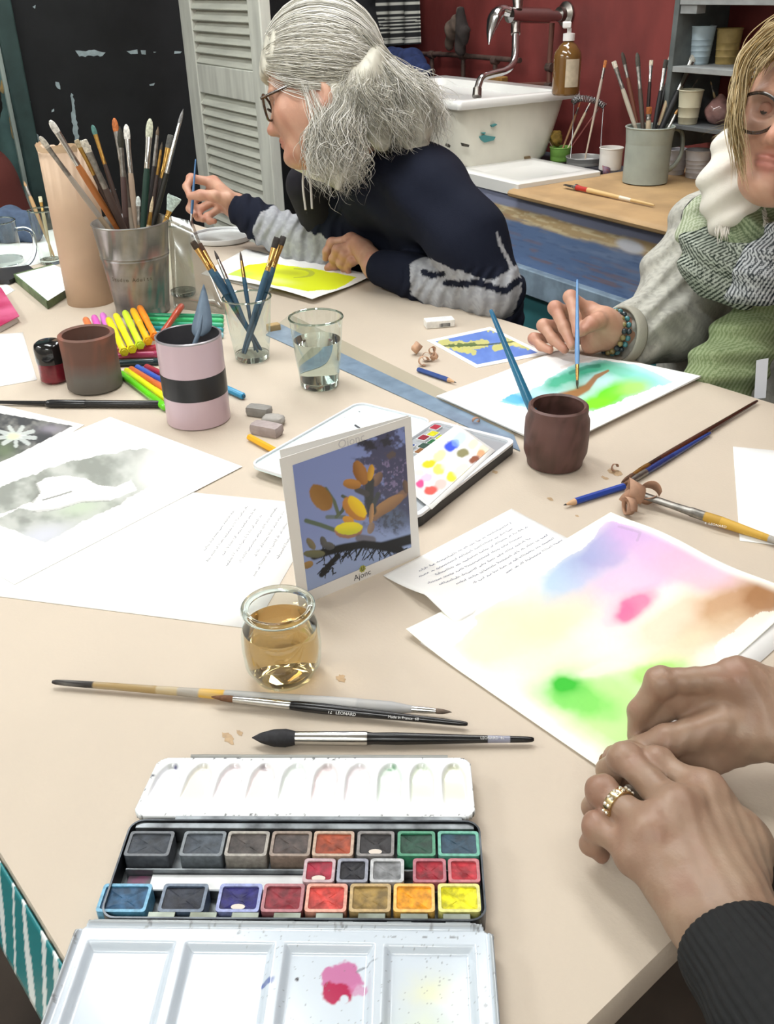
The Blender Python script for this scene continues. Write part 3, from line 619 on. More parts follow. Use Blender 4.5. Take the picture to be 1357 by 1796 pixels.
def gorse_col(px, py, s, t):
    # photo coordinates of the printed picture, in the zoom frame used for tracing
    x = (px-490)*5.428; y = (py-730)*5.428
    P = np.zeros(s.shape+(3,))+LA('8290c4'); P = mixc(P, LA('95a6cc'), sst(0.5, 0.0, t)); n = fbm(x/70, y/70, 3); nf = fbm(x/28, y/28, 6)
    # blurred dark bush, right
    bush = np.clip(sst(0.42, 0.56, n+0.30*sst(620, 1050, x)-0.22*sst(1000, 1200, x)*sst(500, 150, y)-0.35*sst(900, 600, x)), 0, 1)*sst(640, 760, x)*sst(180, 260, y+0.1*x)*sst(1150, 900, y)
    P = mixc(P, LA('3d3b4c'), bush*0.85); P = mixc(P, LA('8f82a8'), sst(0.55, 0.68, nf)*sst(700, 850, x)*sst(380, 450, y)*sst(760, 700, y)*0.8)
    P = mixc(P, LA('34343c'), blob(x, y, 835, 260, 110, 70, 10, .5, .7, 4)*0.95); P = mixc(P, LA('38383e'), blob(x, y, 1020, 245, 80, 55, -30, .5, .8, 7)*0.9)
    P = mixc(P, LA('6a5a48'), blob(x, y, 1060, 370, 60, 50, 0, .6, .6)*0.7); P = mixc(P, LA('5e6a84'), blob(x, y, 1080, 980, 190, 160, 0, .7, .3)*0.9); P = mixc(P, LA('4a4f5c'), sst(0.5, 0.6, nf)*blob(x, y, 1050, 1000, 220, 180, 0, .6)*0.8)
    def petal(cx, cy, rx, ry, an, c1, c2, sh=0.5):
        nonlocal P
        w = blob(x, y, cx, cy, rx, ry, an, 0.12, 0.08, 5); a = math.radians(an); u = (-(x-cx)*math.sin(a)+(y-cy)*math.cos(a))/ry
        P = P*(1-w[..., None])+(LA(c1)*(1-sst(-0.6, 0.9, u))[..., None]+LA(c2)*sst(-0.6, 0.9, u)[..., None])*w[..., None]
    def stroke(pts, wd, c, k=1.0):
        nonlocal P
        P = mixc(P, LA(c), k*(1-sst(wd*0.7, wd*1.2, seg_d(x, y, pts))))
    stroke([(1180, 740), (900, 960)], 40, '8a6d58', 0.9)
    petal(1030, 850, 190, 62, -33, 'a5805c', '8a6a50'); petal(930, 600, 80, 46, -60, '8a7060', '6e5a52'); petal(1200, 670, 70, 30, 80, '7a6250', '5c5048')
    stroke([(540, 960), (600, 900), (640, 780), (600, 760)], 16, '4e5a4c'); stroke([(440, 690), (520, 810), (560, 930)], 18, '5c6652'); stroke([(455, 960), (620, 960)], 20, '5f6b5a', .8)
    stroke([(860, 620), (850, 760), (880, 900)], 46, '3f4244'); stroke([(740, 700), (830, 740)], 30, '4b4a4c'); stroke([(940, 740), (870, 900)], 22, '4a5052')
    stroke([(255, 995), (390, 1035), (530, 1085)], 22, '5a6858'); stroke([(255, 995), (330, 1015)], 6, '5a6858')
    petal(395, 775, 150, 98, 55, '8d6430', '9a6f3c'); petal(770, 540, 130, 68, 68, 'a8743c', '8d5c2c'); petal(690, 645, 92, 52, 8, 'b98240', '9d6c34'); petal(868, 540, 85, 34, 100, 'd9a63c', 'b98a34')
    petal(715, 880, 150, 92, 45, 'c88a3c', 'b47a3a'); petal(740, 862, 130, 62, 50, 'f2cf2a', 'e3b52c'); petal(655, 990, 60, 40, 25, 'd59a3c', 'c98f3a')
    petal(660, 1085, 145, 82, -6, 'b07a5c', '97705e'); petal(662, 1068, 138, 64, -4, 'ecdc30', 'c9c934'); petal(875, 930, 110, 24, 95, 'b98f64', '94765c'); petal(870, 1065, 60, 34, -70, '9a8270', '86736a')
    stroke([(760, 1160), (880, 1180)], 40, '6a6468', .85)
    # dark thorny stem along the bottom
    stroke([(330, 1330), (450, 1290), (620, 1250), (800, 1220), (1000, 1240), (1150, 1280)], 40, '17181c'); stroke([(1000, 1240), (1250, 1170)], 50, '15161a'); stroke([(560, 1330), (470, 1420), (400, 1510)], 26, '1d1f24')
    r_ = random.Random(5)
    for i in range(70):
        bx = r_.uniform(400, 1240); by = 1240+r_.uniform(-30, 30)+0.05*abs(bx-800); a = r_.uniform(60, 150); L = r_.uniform(50, 190); stroke([(bx, by), (bx+L*math.cos(math.radians(a)), by+L*math.sin(math.radians(a))*0.8)], 4.5, '14161a')
    for i in range(26):
        bx, by = 470+r_.uniform(-70, 70), 1420+r_.uniform(-60, 70); a = r_.uniform(90, 190); L = r_.uniform(30, 80); stroke([(bx, by), (bx+L*math.cos(math.radians(a)), by+L*math.sin(math.radians(a)))], 5, '1b1d22')
    petal(300, 1215, 70, 34, 55, '7c7058', '6a6450'); petal(330, 1310, 110, 40, 0, '6e6c50', '5e604c'); petal(420, 1200, 60, 34, 70, '5c5a58', '4c4c50'); petal(270, 1415, 60, 36, -25, '9c7c4c', '8a7048'); petal(470, 1235, 60, 40, 10, '5a5a5c', '4a4a4e')
    return P
def cpos(a, b, o=0.0009): return BL+e*a+up*b+nrm*o
def zpt(zx, zy):
    r_ = ray(490+zx/5.428, 730+zy/5.428); N = nrm; P = CAM+r_*(((BL-CAM)@N)/(r_@N)); return P+nrm*0.0009
sheet('photo', [zpt(265, 1665), zpt(1250, 1245), zpt(1185, 95), zpt(120, 465)], 170, 190, gorse_col, photo, card, thick=0.0002)
text('caption', 'Ajonc', ink2, zpt(785, 1510)-nrm*0.0005, e, up, 0.0088, card); text('title', 'Ojonc', M('ink_pale', 'c4c2c4', 0.7), zpt(680, 235)-nrm*0.0005, e, up, 0.012, card)
c0 = zpt(783, 1448); mb = MB(); mb.add([c0+(e*math.cos(a)+up*math.sin(a))*0.0042*(1 if i % 2 else .8)+nrm*0.0004 for i, a in enumerate(np.linspace(0, 2*math.pi, 17)[:-1])], [tuple(range(16))]); mb.build('emblem', M('emblem_green', 'a2a24c', 0.6), card, smooth=False)
text('emblem_mark', 'U', ink2, c0, e, up, 0.006, card, off=0.0007)
# ================================================================== pots, glasses, tins on the table
def stand(pb, ytop, z0=T):
    """base point under pixel pb and the height whose top centre projects to row ytop"""
    B = on(*pb, z0); lo, hi = 0.0, 0.6
    for _ in range(40):
        h = (lo+hi)/2; y = proj(B+np.array([0, 0, h]))[1]
        if y > ytop: lo = h
        else: hi = h
    return B, h
def rpx(P, w): return w/2*proj(P)[2]/FPX
def vessel(name, B, prof, wall, mat, par, n=40, bottom=0.004, fn=None):
    """outer profile (r, z) turned into a walled vessel"""
    inner = [(max(r-wall, 0.001), z) for r, z in prof if z > bottom][::-1]
    pr = [(0.0001, prof[0][1])]+prof+[(prof[-1][0]-wall*0.5, prof[-1][1]+wall*0.35)]+inner+[(inner[-1][0], bottom), (0.0001, bottom)]
    V, F = lathe(pr, n, B, cap=False)
    cols = None
    if fn is not None: V = np.array(V); cols = fn(V-np.array(B))
    return mesh(name, V, F, mat, par, cols=cols, sharp=50)
def Zp(B, h): return np.array(B)+np.array([0, 0, h])
# -- tin bucket
BK, HB_ = stand((252, 546), 388); r0, r1 = rpx(BK, 90), rpx(Zp(BK, HB_), 132)
def tin_col(v):
    a = np.arctan2(v[:, 1], v[:, 0])*1.6; z = v[:, 2]*45; n = fbm(a*2.5+9, z, 3); n2 = fbm(a*4+30, z*1.2, 7); P = np.zeros((len(v), 3))+LA('93918b')
    P = mixc(P, LA('6a6a66'), sst(0.4, 0.65, n)); P = mixc(P, LA('a89a80'), sst(0.55, 0.7, n2)*0.7); rg = v@RGT; P = mixc(P, LA('3f7d76'), sst(0.48, 0.6, n2)*sst(0.0, 0.02, rg)*sst(0.085, 0.05, v[:, 2])*0.9)
    P = mixc(P, LA('c9c6cc'), sst(0.5, 0.56, fbm(a*5+3, z*1.4, 11))*sst(-0.012, -0.02, rg)*sst(-0.05, -0.035, rg)*sst(0.07, 0.1, v[:, 2])*0.9); P = mixc(P, LA('a06a60'), sst(0.6, 0.68, fbm(a*6, z*2, 19))*0.6); return P
bucket = empty('tin_bucket', BK, 'dented grey zinc bucket crowded with paint brushes', 'bucket')
pr = [(r0*0.97, 0), (r0, 0.003)]+[(r0+(r1-r0)*t, HB_*t) for t in (0.15, 0.3, 0.45, 0.55, 0.62)]+[(r0+(r1-r0)*0.64+0.0012, HB_*0.635), (r0+(r1-r0)*0.65, HB_*0.65), (r0+(r1-r0)*0.67+0.0012, HB_*0.665), (r0+(r1-r0)*0.68, HB_*0.68), (r0+(r1-r0)*0.8, HB_*0.8), (r1, HB_)]
vessel('bucket_wall', BK, pr, 0.0012, M('zinc', rough=0.55, metal=0.25, vcol=True, var=0.15, vs=40, bump=0.3, bs=50), bucket, 56, 0.004, tin_col)
V, F = lathe([(r1+0.0005, HB_-0.002), (r1+0.0016, HB_-0.0005), (r1+0.0008, HB_+0.001), (r1-0.001, HB_+0.0008)], 56, BK, cap=False); mesh('rim', V, F, M('zinc_rim', '9a9a98', 0.35, 0.8), bucket)
fr = -np.array([FWD[0], FWD[1], 0]); fr /= np.linalg.norm(fr); ts = HB_*0.45; rt = r0+(r1-r0)*0.45
for i, ch in enumerate('Studio Adults'):
    a = (i-6)*0.105; d = np.array([fr[0]*math.cos(a)-fr[1]*math.sin(a), fr[0]*math.sin(a)+fr[1]*math.cos(a), 0]); xd = np.array([-d[1], d[0], 0])
    if ch != ' ': text('letter_mark', ch, M('stamp_ink', '55503f', 0.7), Zp(BK, ts)+d*(rt+0.0004), xd, np.array([0, 0, 1.0]), 0.0095, bucket, off=0.0006)
# -- kraft roll
RK, HR = stand((161, 528), 255); rr = 0.0445
roll = empty('kraft_roll', RK, 'tall roll of brown kraft paper standing beside the brush bucket', 'paper roll')
V, F = lathe([(rr, 0), (rr, HR*0.3), (rr+0.0005, HR*0.6), (rr+0.001, HR-0.004)], 48, RK, cap=False); V = np.array(V); V2 = V.copy()
jag = np.array([random.uniform(-0.003, 0.004) for _ in range(48)]); V[-48:, 2] += jag
mesh('roll_wall', V, F, M('kraft_roll', 'cbb096', 0.62, var=0.08, vs=12, bump=0.1, bs=60), roll, solid=0.002)
mb = MB(); th = np.linspace(0, 2*math.pi*4, 120); mb.add(*((lambda P: ([p for q in P for p in (q, q+np.array([0, 0, -0.05]))], [(2*i, 2*i+1, 2*i+3, 2*i+2) for i in range(len(P)-1)]))([Zp(RK, HR-0.004+0.002*math.sin(3*t))+np.array([math.cos(t), math.sin(t), 0])*(rr-0.003-0.0035*t/6.28) for t in th])))
mb.build('inner_layers', M('kraft_inner', 'd6bd9d', 0.7), roll)
V, F = lathe([(rr*0.98, 0), (rr*0.98, 0.002)], 40, RK); mesh('roll_core', V, F, M('kraft_roll'), roll)
cp = [at(x, y, proj(RK)[2]-0.06) for x, y in ((52, 256), (75, 248), (95, 245), (112, 250), (128, 244), (150, 252))]; top = []
for k in range(25):
    a = math.radians(200+k*7.2*1.0); 
    p = Zp(RK, HR-0.006)+np.array([math.cos(a), math.sin(a), 0])*(rr+0.0015); top.append((p, Zp(p, 0.006+0.005*vnoise(k*0.7, 0.3, 2)+0.002*(k % 2))+np.array([math.cos(a), math.sin(a), 0])*0.002))
mb = MB(); mb.add([q for p in top for q in p], [(2*i, 2*i+2, 2*i+3, 2*i+1) for i in range(24)]); mb.build('torn_edge', M('kraft_inner'), roll)
# -- pink can
PC, HP = stand((349, 734), 587); rp = rpx(PC, 110)
can = empty('pink_can', PC, 'pink cylindrical pot with a wide black band and grey inside', 'pot')
V, F = lathe([(rp-0.004, 0), (rp, 0.0015), (rp, HP*0.34)], 48, PC, cap=True); mesh('lower_body', V, F, M('pink_enamel', 'c6aeb6', 0.28, coat=0.2), can)
V, F = lathe([(rp, HP*0.34), (rp+0.0004, HP*0.342), (rp+0.0004, HP*0.602), (rp, HP*0.604)], 48, PC, cap=False); mesh('black_band', V, F, M('black_tape', '1c1b1d', 0.35), can)
V, F = lathe([(rp, HP*0.604), (rp, HP-0.002)], 48, PC, cap=False); mesh('upper_body', V, F, M('pink_enamel'), can)
V, F = lathe([(rp, HP-0.002), (rp+0.0006, HP), (rp-0.001, HP+0.0012), (rp-0.0022, HP)], 48, PC, cap=False); mesh('rim', V, F, M('can_rim', '9c989c', 0.3, 0.5), can)
V, F = lathe([(rp-0.0022, HP), (rp-0.0025, 0.004), (0.0001, 0.004)], 48, PC, cap=False); mesh('lining', V, F[::1], M('can_inside', '4c4c50', 0.5), can)
# -- leaf shaped spatula in the can
dS = proj(Zp(PC, HP))[2]+0.012; L0 = Zp(PC, 0.012)+np.array([0.005, 0.0, 0]); L1 = at(341, 604, dS); L2 = at(356, 548, dS+0.004); L3 = at(357, 499, dS+0.006)
leaf = empty('leaf_spatula', L0, 'blue-grey leaf-shaped spatula standing in the pink pot', 'spatula'); lm = M('spatula_grey', '66788a', 0.5, var=0.12, vs=60)
V, F = tube([L0, L1, at(349, 582, dS), L2], [0.0035, 0.0035, 0.003, 0.0012], 10); mesh('stem', V, F, lm, leaf)
ax = spline([at(348, 590, dS), at(353, 575, dS+.002), L2, L3], 8); n = len(ax); wdt = [0.0008+0.0125*math.sin(math.pi*(0.06+0.94*(i/(n-1)))**0.85)**0.9 if i < n-1 else 0.0004 for i in range(n)]
Vl = []
for p, wd in zip(ax, wdt): Vl += [p-RGT*wd+FWD*0.0012, p-FWD*0.0016, p+RGT*wd+FWD*0.0012]
Fl = [f for i in range(n-1) for f in ((3*i, 3*i+1, 3*i+4, 3*i+3), (3*i+1, 3*i+2, 3*i+5, 3*i+4))]; mesh('blade', Vl, Fl, lm, leaf, solid=0.0018, sharp=80)
# -- terracotta mug
TM, HT = stand((168, 678), 585); ra, rb = rpx(TM, 94), rpx(Zp(TM, HT), 98)
def terr(v):
    a = np.arctan2(v[:, 1], v[:, 0]); n = fbm(a*3+9, v[:, 2]*50, 3); P = mixc(np.zeros((len(v), 3))+LA('6d4f44'), LA('6f6b65'), sst(0.55, 0.3, v[:, 2]/HT+0.5*(n-0.47))); return mixc(P, LA('8a5848'), sst(0.5, 0.65, n)*sst(0.4, 0.7, v[:, 2]/HT)*0.8)
mug = empty('terracotta_pot', TM, 'grey-stained terracotta pot with a smooth rim beside the bright markers', 'pot')
vessel('pot_wall', TM, [(ra-0.004, 0), (ra, 0.004), (ra, HT*0.3), (ra*0.985, HT*0.6), (rb*0.985, HT*0.88), (rb, HT*0.94), (rb, HT)], 0.0065, M('terracotta', rough=0.75, vcol=True, bump=0.3, bs=90), mug, 44, 0.006, terr)
# -- ink bottle
IB, HI = stand((98, 667), 598); ri = rpx(IB, 50)
bot = empty('ink_bottle', IB, 'small black and dark red bottle behind the terracotta pot', 'bottle')
V, F = lathe([(ri-0.004, 0), (ri, 0.004), (ri, HI*0.55)], 36, IB); mesh('bottle_body', V, F, M('red_bottle', '8a1f30', 0.2, col2='5a1420', vs=30, coat=0.4), bot)
V, F = lathe([(ri+0.0006, HI*0.5), (ri+0.0012, HI*0.56), (ri+0.0012, HI*0.86), (ri-0.001, HI*0.95), (ri-0.006, HI), (0.002, HI+0.0008)], 36, IB); mesh('cap', V, F, M('black_gloss', '101012', 0.15, coat=0.5), bot)
# -- brown clay pot
BP, HB2 = stand((972, 812), 711); rc = rpx(BP, 96); rm = rpx(Zp(BP, HB2*0.5), 113); rt2 = rpx(Zp(BP, HB2), 106)
def clay(v): n = fbm(np.arctan2(v[:, 1], v[:, 0])*4+7, v[:, 2]*60, 5); return mixc(np.zeros((len(v), 3))+LA('62453f'), LA('4d3730'), sst(0.4, 0.65, n))
pot = empty('clay_pot', BP, 'rounded dark brown clay pot standing by the landscape pad', 'pot')
vessel('pot_wall', BP, [(rc-0.004, 0), (rc, 0.002), (rc*1.02, HB2*0.1), (rm*0.985, HB2*0.25), (rm, HB2*0.45), (rm, HB2*0.6), (rm*0.985, HB2*0.78), (rt2*0.985, HB2*0.88), (rt2, HB2*0.93), (rt2*0.99, HB2)], 0.0055, M('brown_clay', rough=0.5, vcol=True, bump=0.25, bs=80), pot, 48, 0.006, clay)
V, F = lathe([(rm-0.007, HB2*0.55), (0.0002, HB2*0.55)], 40, BP, cap=False); mesh('dirty_water', V, F, M('dirty_water', '2d2420', 0.08), pot)
# -- clear glasses
gl = MGLASS('clear_glass'); glr = MGLASS('glass_rim', 'cfdcd6', 0.25, 0.9); base_g = M('glass_base', 'f4faf8', 0.02, trans=1.0, ior=1.45)
def tumbler(name, label, pb, ytop, wb, wt_, wall=0.0022, base=0.010, cat='glass', facets=40, rim=0.0016):
    B, h = stand(pb, ytop); a, b = rpx(B, wb), rpx(Zp(B, h), wt_); o = empty(name, B, label, cat)
    V, F = lathe([(a*0.93, 0.0012), (a, 0.004), (a*1.01, base+0.001), (a+(b-a)*0.35, h*0.35), (a+(b-a)*0.7, h*0.7), (b, h)], facets, B, cap=False); mesh('glass_wall', V, F, gl, o)
    V, F = lathe([(0.0002, 0.0006), (a*0.9, 0.0006), (a*0.985, 0.004), (a*0.99, base), (0.0002, base)], facets, B, cap=False); mesh('glass_base', V, F, base_g, o)
    P = [Zp(B, h)+np.array([math.cos(t), math.sin(t), 0])*(b-0.0004) for t in np.linspace(0, 2*math.pi, 49)]; V, F = tube(P, rim, 8, cap=False); mesh('glass_rim', V, F, glr, o)
    return B, h, a, b, o
GW, hW, aW, bW, og = tumbler('drinking_glass', 'clear tumbler half full of water standing on the plastic ruler', (561, 676), 556, 68, 95)
wat = M('clear_water', 'e2eae6', 0.0, trans=1.0, ior=1.33)
def rad(a, b, h, z): return a+(b-a)*z/h
V, F = lathe([(0.0003, 0.0112), (rad(aW, bW, hW, 0.0112)-0.0016, 0.0112), (rad(aW, bW, hW, hW*0.68)-0.0016, hW*0.68), (0.0003, hW*0.68-0.0006)], 40, GW, cap=False); mesh('water', V, F, wat, og)
GB, hG, aG, bG, ob = tumbler('brush_glass', 'clear tumbler holding blue-handled brushes', (443, 629), 521, 60, 85, facets=40)
tumbler('clear_jar', 'tall clear jar behind the zinc bucket', (322, 517), 392, 44, 50)
JB, hJ = stand((85, 462), 368); 
tumbler('clear_jar', 'clear jar of brushes half hidden by the kraft roll', (90, 462), 368, 36, 46)
# glass mug with handle
MGb, hM, aM, bM, om = tumbler('glass_mug', 'clear glass mug with a round handle at the far left', (8, 462), 388, 66, 66)
P = [at(x, y, proj(MGb)[2]-0.02) for x, y in ((30, 402), (44, 401), (56, 408), (61, 425), (60, 445), (52, 460), (38, 468), (32, 466))]
V, F = tube(spline(P, 6), 0.0045, 10); mesh('handle', V, F, M('thick_glass', 'eef4f6', 0.03, trans=1.0, ior=1.3), om)
# -- yoghurt jar with tea-coloured water
JR, hJR = stand((499, 1184), 1062); rj0 = rpx(JR, 112); rj1 = rpx(Zp(JR, hJR*0.45), 139); rj2 = rpx(Zp(JR, hJR), 130)
jar = empty('glass_jar', JR, 'small round glass jar of tea-coloured rinsing water', 'jar')
jp = [(rj0*0.7, 0.001), (rj0*0.92, 0.003), (rj0, 0.008), (rj1*0.965, hJR*0.22), (rj1, hJR*0.45), (rj1*0.985, hJR*0.62), (rj1*0.93, hJR*0.75), (rj2*0.90, hJR*0.85), (rj2*0.9, hJR*0.92), (rj2*0.97, hJR*0.96)]
V, F = lathe(jp, 48, JR, cap=False); mesh('jar_wall', V, F, gl, jar)
V, F = lathe([(0.0003, 0.004)]+[(r-0.0022, max(z, 0.004)) for r, z in jp if z < hJR*0.70]+[(rj1*0.925, hJR*0.72), (rj1*0.915-0.002, hJR*0.725), (0.0003, hJR*0.72)], 48, JR, cap=False)
mt = M('tea_water', 'e2bf87', 0.0, trans=1.0, ior=1.2); mesh('tea_water', V, F, mt, jar)
P = [Zp(JR, hJR*0.975)+np.array([math.cos(t), math.sin(t), 0])*(rj2-0.0028) for t in np.linspace(0, 2*math.pi, 57)]; V, F = tube(P, 0.0034, 12, cap=False); mesh('jar_rim', V, F, M('rim_glass', 'eaf2ee', 0.03, trans=1.0, ior=1.35), jar)
# -- plastic lid with water, acetate sheet
LC = on(390, 420, T+0.004); lid = empty('water_dish', on(390, 420), 'round white translucent plastic dish of water beside the raised brush', 'dish'); lr = 0.072
vessel('lid_tray', on(390, 420), [(lr*0.96, 0.0012), (lr, 0.004), (lr*1.01, 0.013)], 0.002, M('milky_plastic', 'e9eced', 0.25, spec=0.5), lid, 48, 0.003)
V, F = lathe([(lr*0.95, 0.008), (0.0003, 0.008)], 40, on(390, 420), cap=False); mesh('water_film', V, F, M('lid_water', 'd5d9d8', 0.05), lid)
a0, a1 = on(305, 541), on(398, 552); u0 = at(294, 378, proj(a0)[2]-0.035); u1 = at(338, 388, proj(a1)[2]+0.03)
ac = MGLASS('acetate', 'dcdad6', 0.16, 0.5, 0.15)
acet = sheet('acetate_sheet', [a0, a1, u1, u0], 6, 6, white, ac, thick=0.0006, label='translucent plastic sheet leaning behind the zinc bucket', cat='plastic sheet')
# ================================================================== brushes, pens, pencils
FER = {'s': M('ferrule_silver', 'c9c9c6', 0.22, 1.0), 'g': M('ferrule_gold', 'c9a060', 0.25, 1.0), 'd': M('ferrule_dull', '8f8c86', 0.4, 0.9, var=0.3, vs=150), 'b': M('ferrule_brass', 'b08a4a', 0.3, 0.9, var=0.2, vs=120)}
hm = M('brush_lacquer', rough=0.25, vcol=True, coat=0.2); hmr = M('brush_wood', rough=0.55, vcol=True)
def brush(label, tail, tip, r, zones, fer='s', hair='3a2a20', bl=0.022, fl=0.03, kind='round', fr=None, group=None, rough=False, name='paint_brush', spl=0.0, hair2=None, xdir=None, wid=1.0):
    """handle from tail, then ferrule, then hair ending at tip"""
    tail = np.array(tail, float); tip = np.array(tip, float); L = np.linalg.norm(tip-tail); d = (tip-tail)/L; hl = L-bl-fl; fr = fr or r*0.8
    o = empty(name, tail, label, 'brush', group); X, Y, Z = frame(d)
    if xdir is None: xdir = RGT-d*(RGT@d)
    pts = [0, 0.01, 0.04, 0.1, 0.18, 0.28, 0.4, 0.5, 0.6, 0.7, 0.8, 0.88, 0.94, 1.0]
    for z in [q[0] for q in zones]:
        if 0.01 < z < 0.99: pts += [z-0.003, z+0.003]
    pts = sorted(set(pts)); rs = lambda u: np.interp(u, [0, 0.012, 0.05, 0.3, 0.6, 0.82, 0.95, 1], [0.25*r, 0.42*r, 0.5*r, 0.62*r, 0.85*r, r, 0.92*r, fr*0.97])
    V, F = lathe([(float(rs(u)), u*hl) for u in pts], 12, tail, d); C = []
    for u in pts:
        c = zones[0][1]
        for q, cc in zones:
            if u >= q: c = cc
        C += [LA(c)]*12
    C = np.array(C)
    if spl:
        n = fbm(np.arange(len(C))*0.37, np.arange(len(C))*0.11, 3); C = mixc(C, LA('b9b7b0'), (n > 0.5)*spl)
    mesh('handle', V, F, hmr if rough else hm, o, cols=C)
    flat = {'round': 1.0, 'flat': 0.42, 'fan': 0.3, 'filbert': 0.5, 'mop': 1.0}[kind]
    w1 = fr*{'round': 0.75, 'flat': 1.25, 'fan': 1.3, 'filbert': 1.2, 'mop': 0.95}[kind]*wid
    V, F = [], []
    pr = [(fr*1.0, hl-0.003), (fr*1.04, hl), (fr*1.0, hl+fl*0.1), (fr*1.05, hl+fl*0.16), (fr, hl+fl*0.22), (fr*0.98, hl+fl*0.5), (w1, hl+fl)]
    n = 14; x = np.array(xdir, float); x -= d*(x@d); x /= np.linalg.norm(x); y = np.cross(d, x)
    for i, (q, h) in enumerate(pr):
        ff = 1+(flat-1)*max(0, (i-3)/3.0)
        for k in range(n): a = 2*math.pi*k/n; V.append(tail+d*h+x*q*math.cos(a)+y*q*ff*math.sin(a))
    F = [(j*n+i, j*n+(i+1) % n, (j+1)*n+(i+1) % n, (j+1)*n+i) for j in range(len(pr)-1) for i in range(n)]; mesh('ferrule', V, F, FER[fer], o)
    bp = {'round': [(1, 0), (1.12, .2), (1.0, .5), (.55, .8), (.12, 1)], 'flat': [(1, 0), (1.05, .3), (1.06, .7), (1.02, .97), (0.8, 1)], 'fan': [(1, 0), (1.6, .4), (2.4, .8), (2.5, 1)], 'filbert': [(1, 0), (1.12, .3), (1.1, .6), (.85, .85), (.35, 1)], 'mop': [(1, 0), (1.4, .25), (1.35, .5), (.8, .8), (.1, 1)]}[kind]
    V = []; CC = []
    for q, t in bp:
        ff = flat*(1-0.6*t if kind in ('flat', 'fan') else 1)
        for k in range(n):
            a = 2*math.pi*k/n; V.append(tail+d*(hl+fl-0.001+(bl+0.001)*t+(0.0012*math.sin(k*2.4) if 0.3 < t else 0))+x*w1*0.96*q*math.cos(a)+y*w1*0.96*q*ff*math.sin(a)); CC.append(LA(hair2) if (hair2 and t > 0.5) else LA(hair))
    F = [(j*n+i, j*n+(i+1) % n, (j+1)*n+(i+1) % n, (j+1)*n+i) for j in range(len(bp)-1) for i in range(n)]+[tuple(range((len(bp)-1)*n, len(bp)*n))]
    mesh('bristles', V, F, M('bristle', rough=0.7, vcol=True, var=0.35, vs=260, stretch=(1, 1, 1)), o, cols=np.array(CC)); return o
def lie(px, py, r): return on(px, py, T+r+0.0006)
# -- three brushes in the foreground
brush('long spattered brush with black and ochre handle behind the other front brushes', lie(92, 1196, .0052), lie(790, 1249, .0052), 0.0056, [(0, '2a2624'), (.12, 'a08758'), (.3, 'b3a07a'), (.36, '9c9488'), (.42, 'd0a436'), (.49, 'a9a9a6'), (.7, 'b9b9b8'), (.85, 'a8a8a8')], 's', '6b5c50', .012, .018, 'round', .0028, rough=True, spl=0.25)
b2 = brush('black round brush with a brown tip lying across the spattered one', lie(820, 1270, .0045), lie(373, 1229, .0045)+np.array([0, 0, .004]), 0.0045, [(0, '141416')], 's', '6e4a30', .018, .046, 'round', .0036)
b3 = brush('broad black mop brush with silver ferrule nearest the paint tin', lie(936, 1297, .0048), lie(444, 1294, .0068), 0.0050, [(0, '121214'), (.13, '121214'), (.14, '8d8fa0'), (.27, '141416')], 's', '26262a', .033, .053, 'mop', .0056, xdir=[0, 0, 1.0])
wt_ink = M('white_print', 'd9d9d6', 0.5)
def btext(par, s, p, q, r, size):
    a, b = on(*p, T+r), on(*q, T+r); x = b-a; u = -np.array([FWD[0], FWD[1], 0]); m = (a+b)/2; nn = np.array([-FWD[0]*0.6, -FWD[1]*0.6, 0.8])
    y = np.cross(nn/np.linalg.norm(nn), x/np.linalg.norm(x)); text('lettering', s, wt_ink, m+nn/np.linalg.norm(nn)*0.0044, x, y, size, par)
btext(b2, '12   LEONARD', (560, 1250), (640, 1258), .0045, .0036); btext(b2, 'Made in France  68', (655, 1258), (760, 1266), .0045, .0032)
btext(b3, 'LEONARD  82', (835, 1297), (890, 1297), .0045, .003)
# -- brush in the brown pot, brush held over it
dP = proj(Zp(BP, HB2))[2]; tl0 = Zp(BP, HB2*0.5)+np.array([0.004, -0.01, 0]); endp = at(860, 543, dP+0.02); dirp = (endp-tl0)/np.linalg.norm(endp-tl0)
brush('long turquoise-blue brush standing handle up in the brown clay pot', endp, BP+np.array([0.003, -0.008, 0.012])+0*dirp, 0.0058, [(0, '2e6f96'), (.5, '2f7597')], 's', '5a4030', .02, .03, 'round', .0042)
# -- brushes at the right of the table
brush('long dark brown brush pointing at the crumpled shaving', lie(1328, 703, .004), lie(1090, 846, .0044), 0.0048, [(0, '3b1f16'), (.5, '4a261a'), (.9, '2c1812')], 'b', '5a3a24', .024, .03, 'round', .0045)
brush('blue brush lying along the dark brown brush', lie(1246, 759, .004), lie(1090, 850, .004)+np.array([0.004, -0.006, 0.0]), 0.0042, [(0, '2a3f80'), (.6, '24356e')], 'd', '6b4a32', .02, .03, 'round', .004)
o = brush('worn yellow-handled brush with paint-crusted ferrule by the frame edge', lie(1400, 962, .005), lie(1100, 868, .0052)+np.array([0, 0, .006]), 0.0060, [(0, '8d8b88'), (.2, 'a6a29c'), (.3, 'c39a3a'), (.36, 'c9a040'), (.8, 'b58e34')], 'd', '7a6a58', .018, .07, 'filbert', .0052, rough=True)
btext(o, '4  LEONARD', (1215, 917), (1290, 932), .0055, .004)
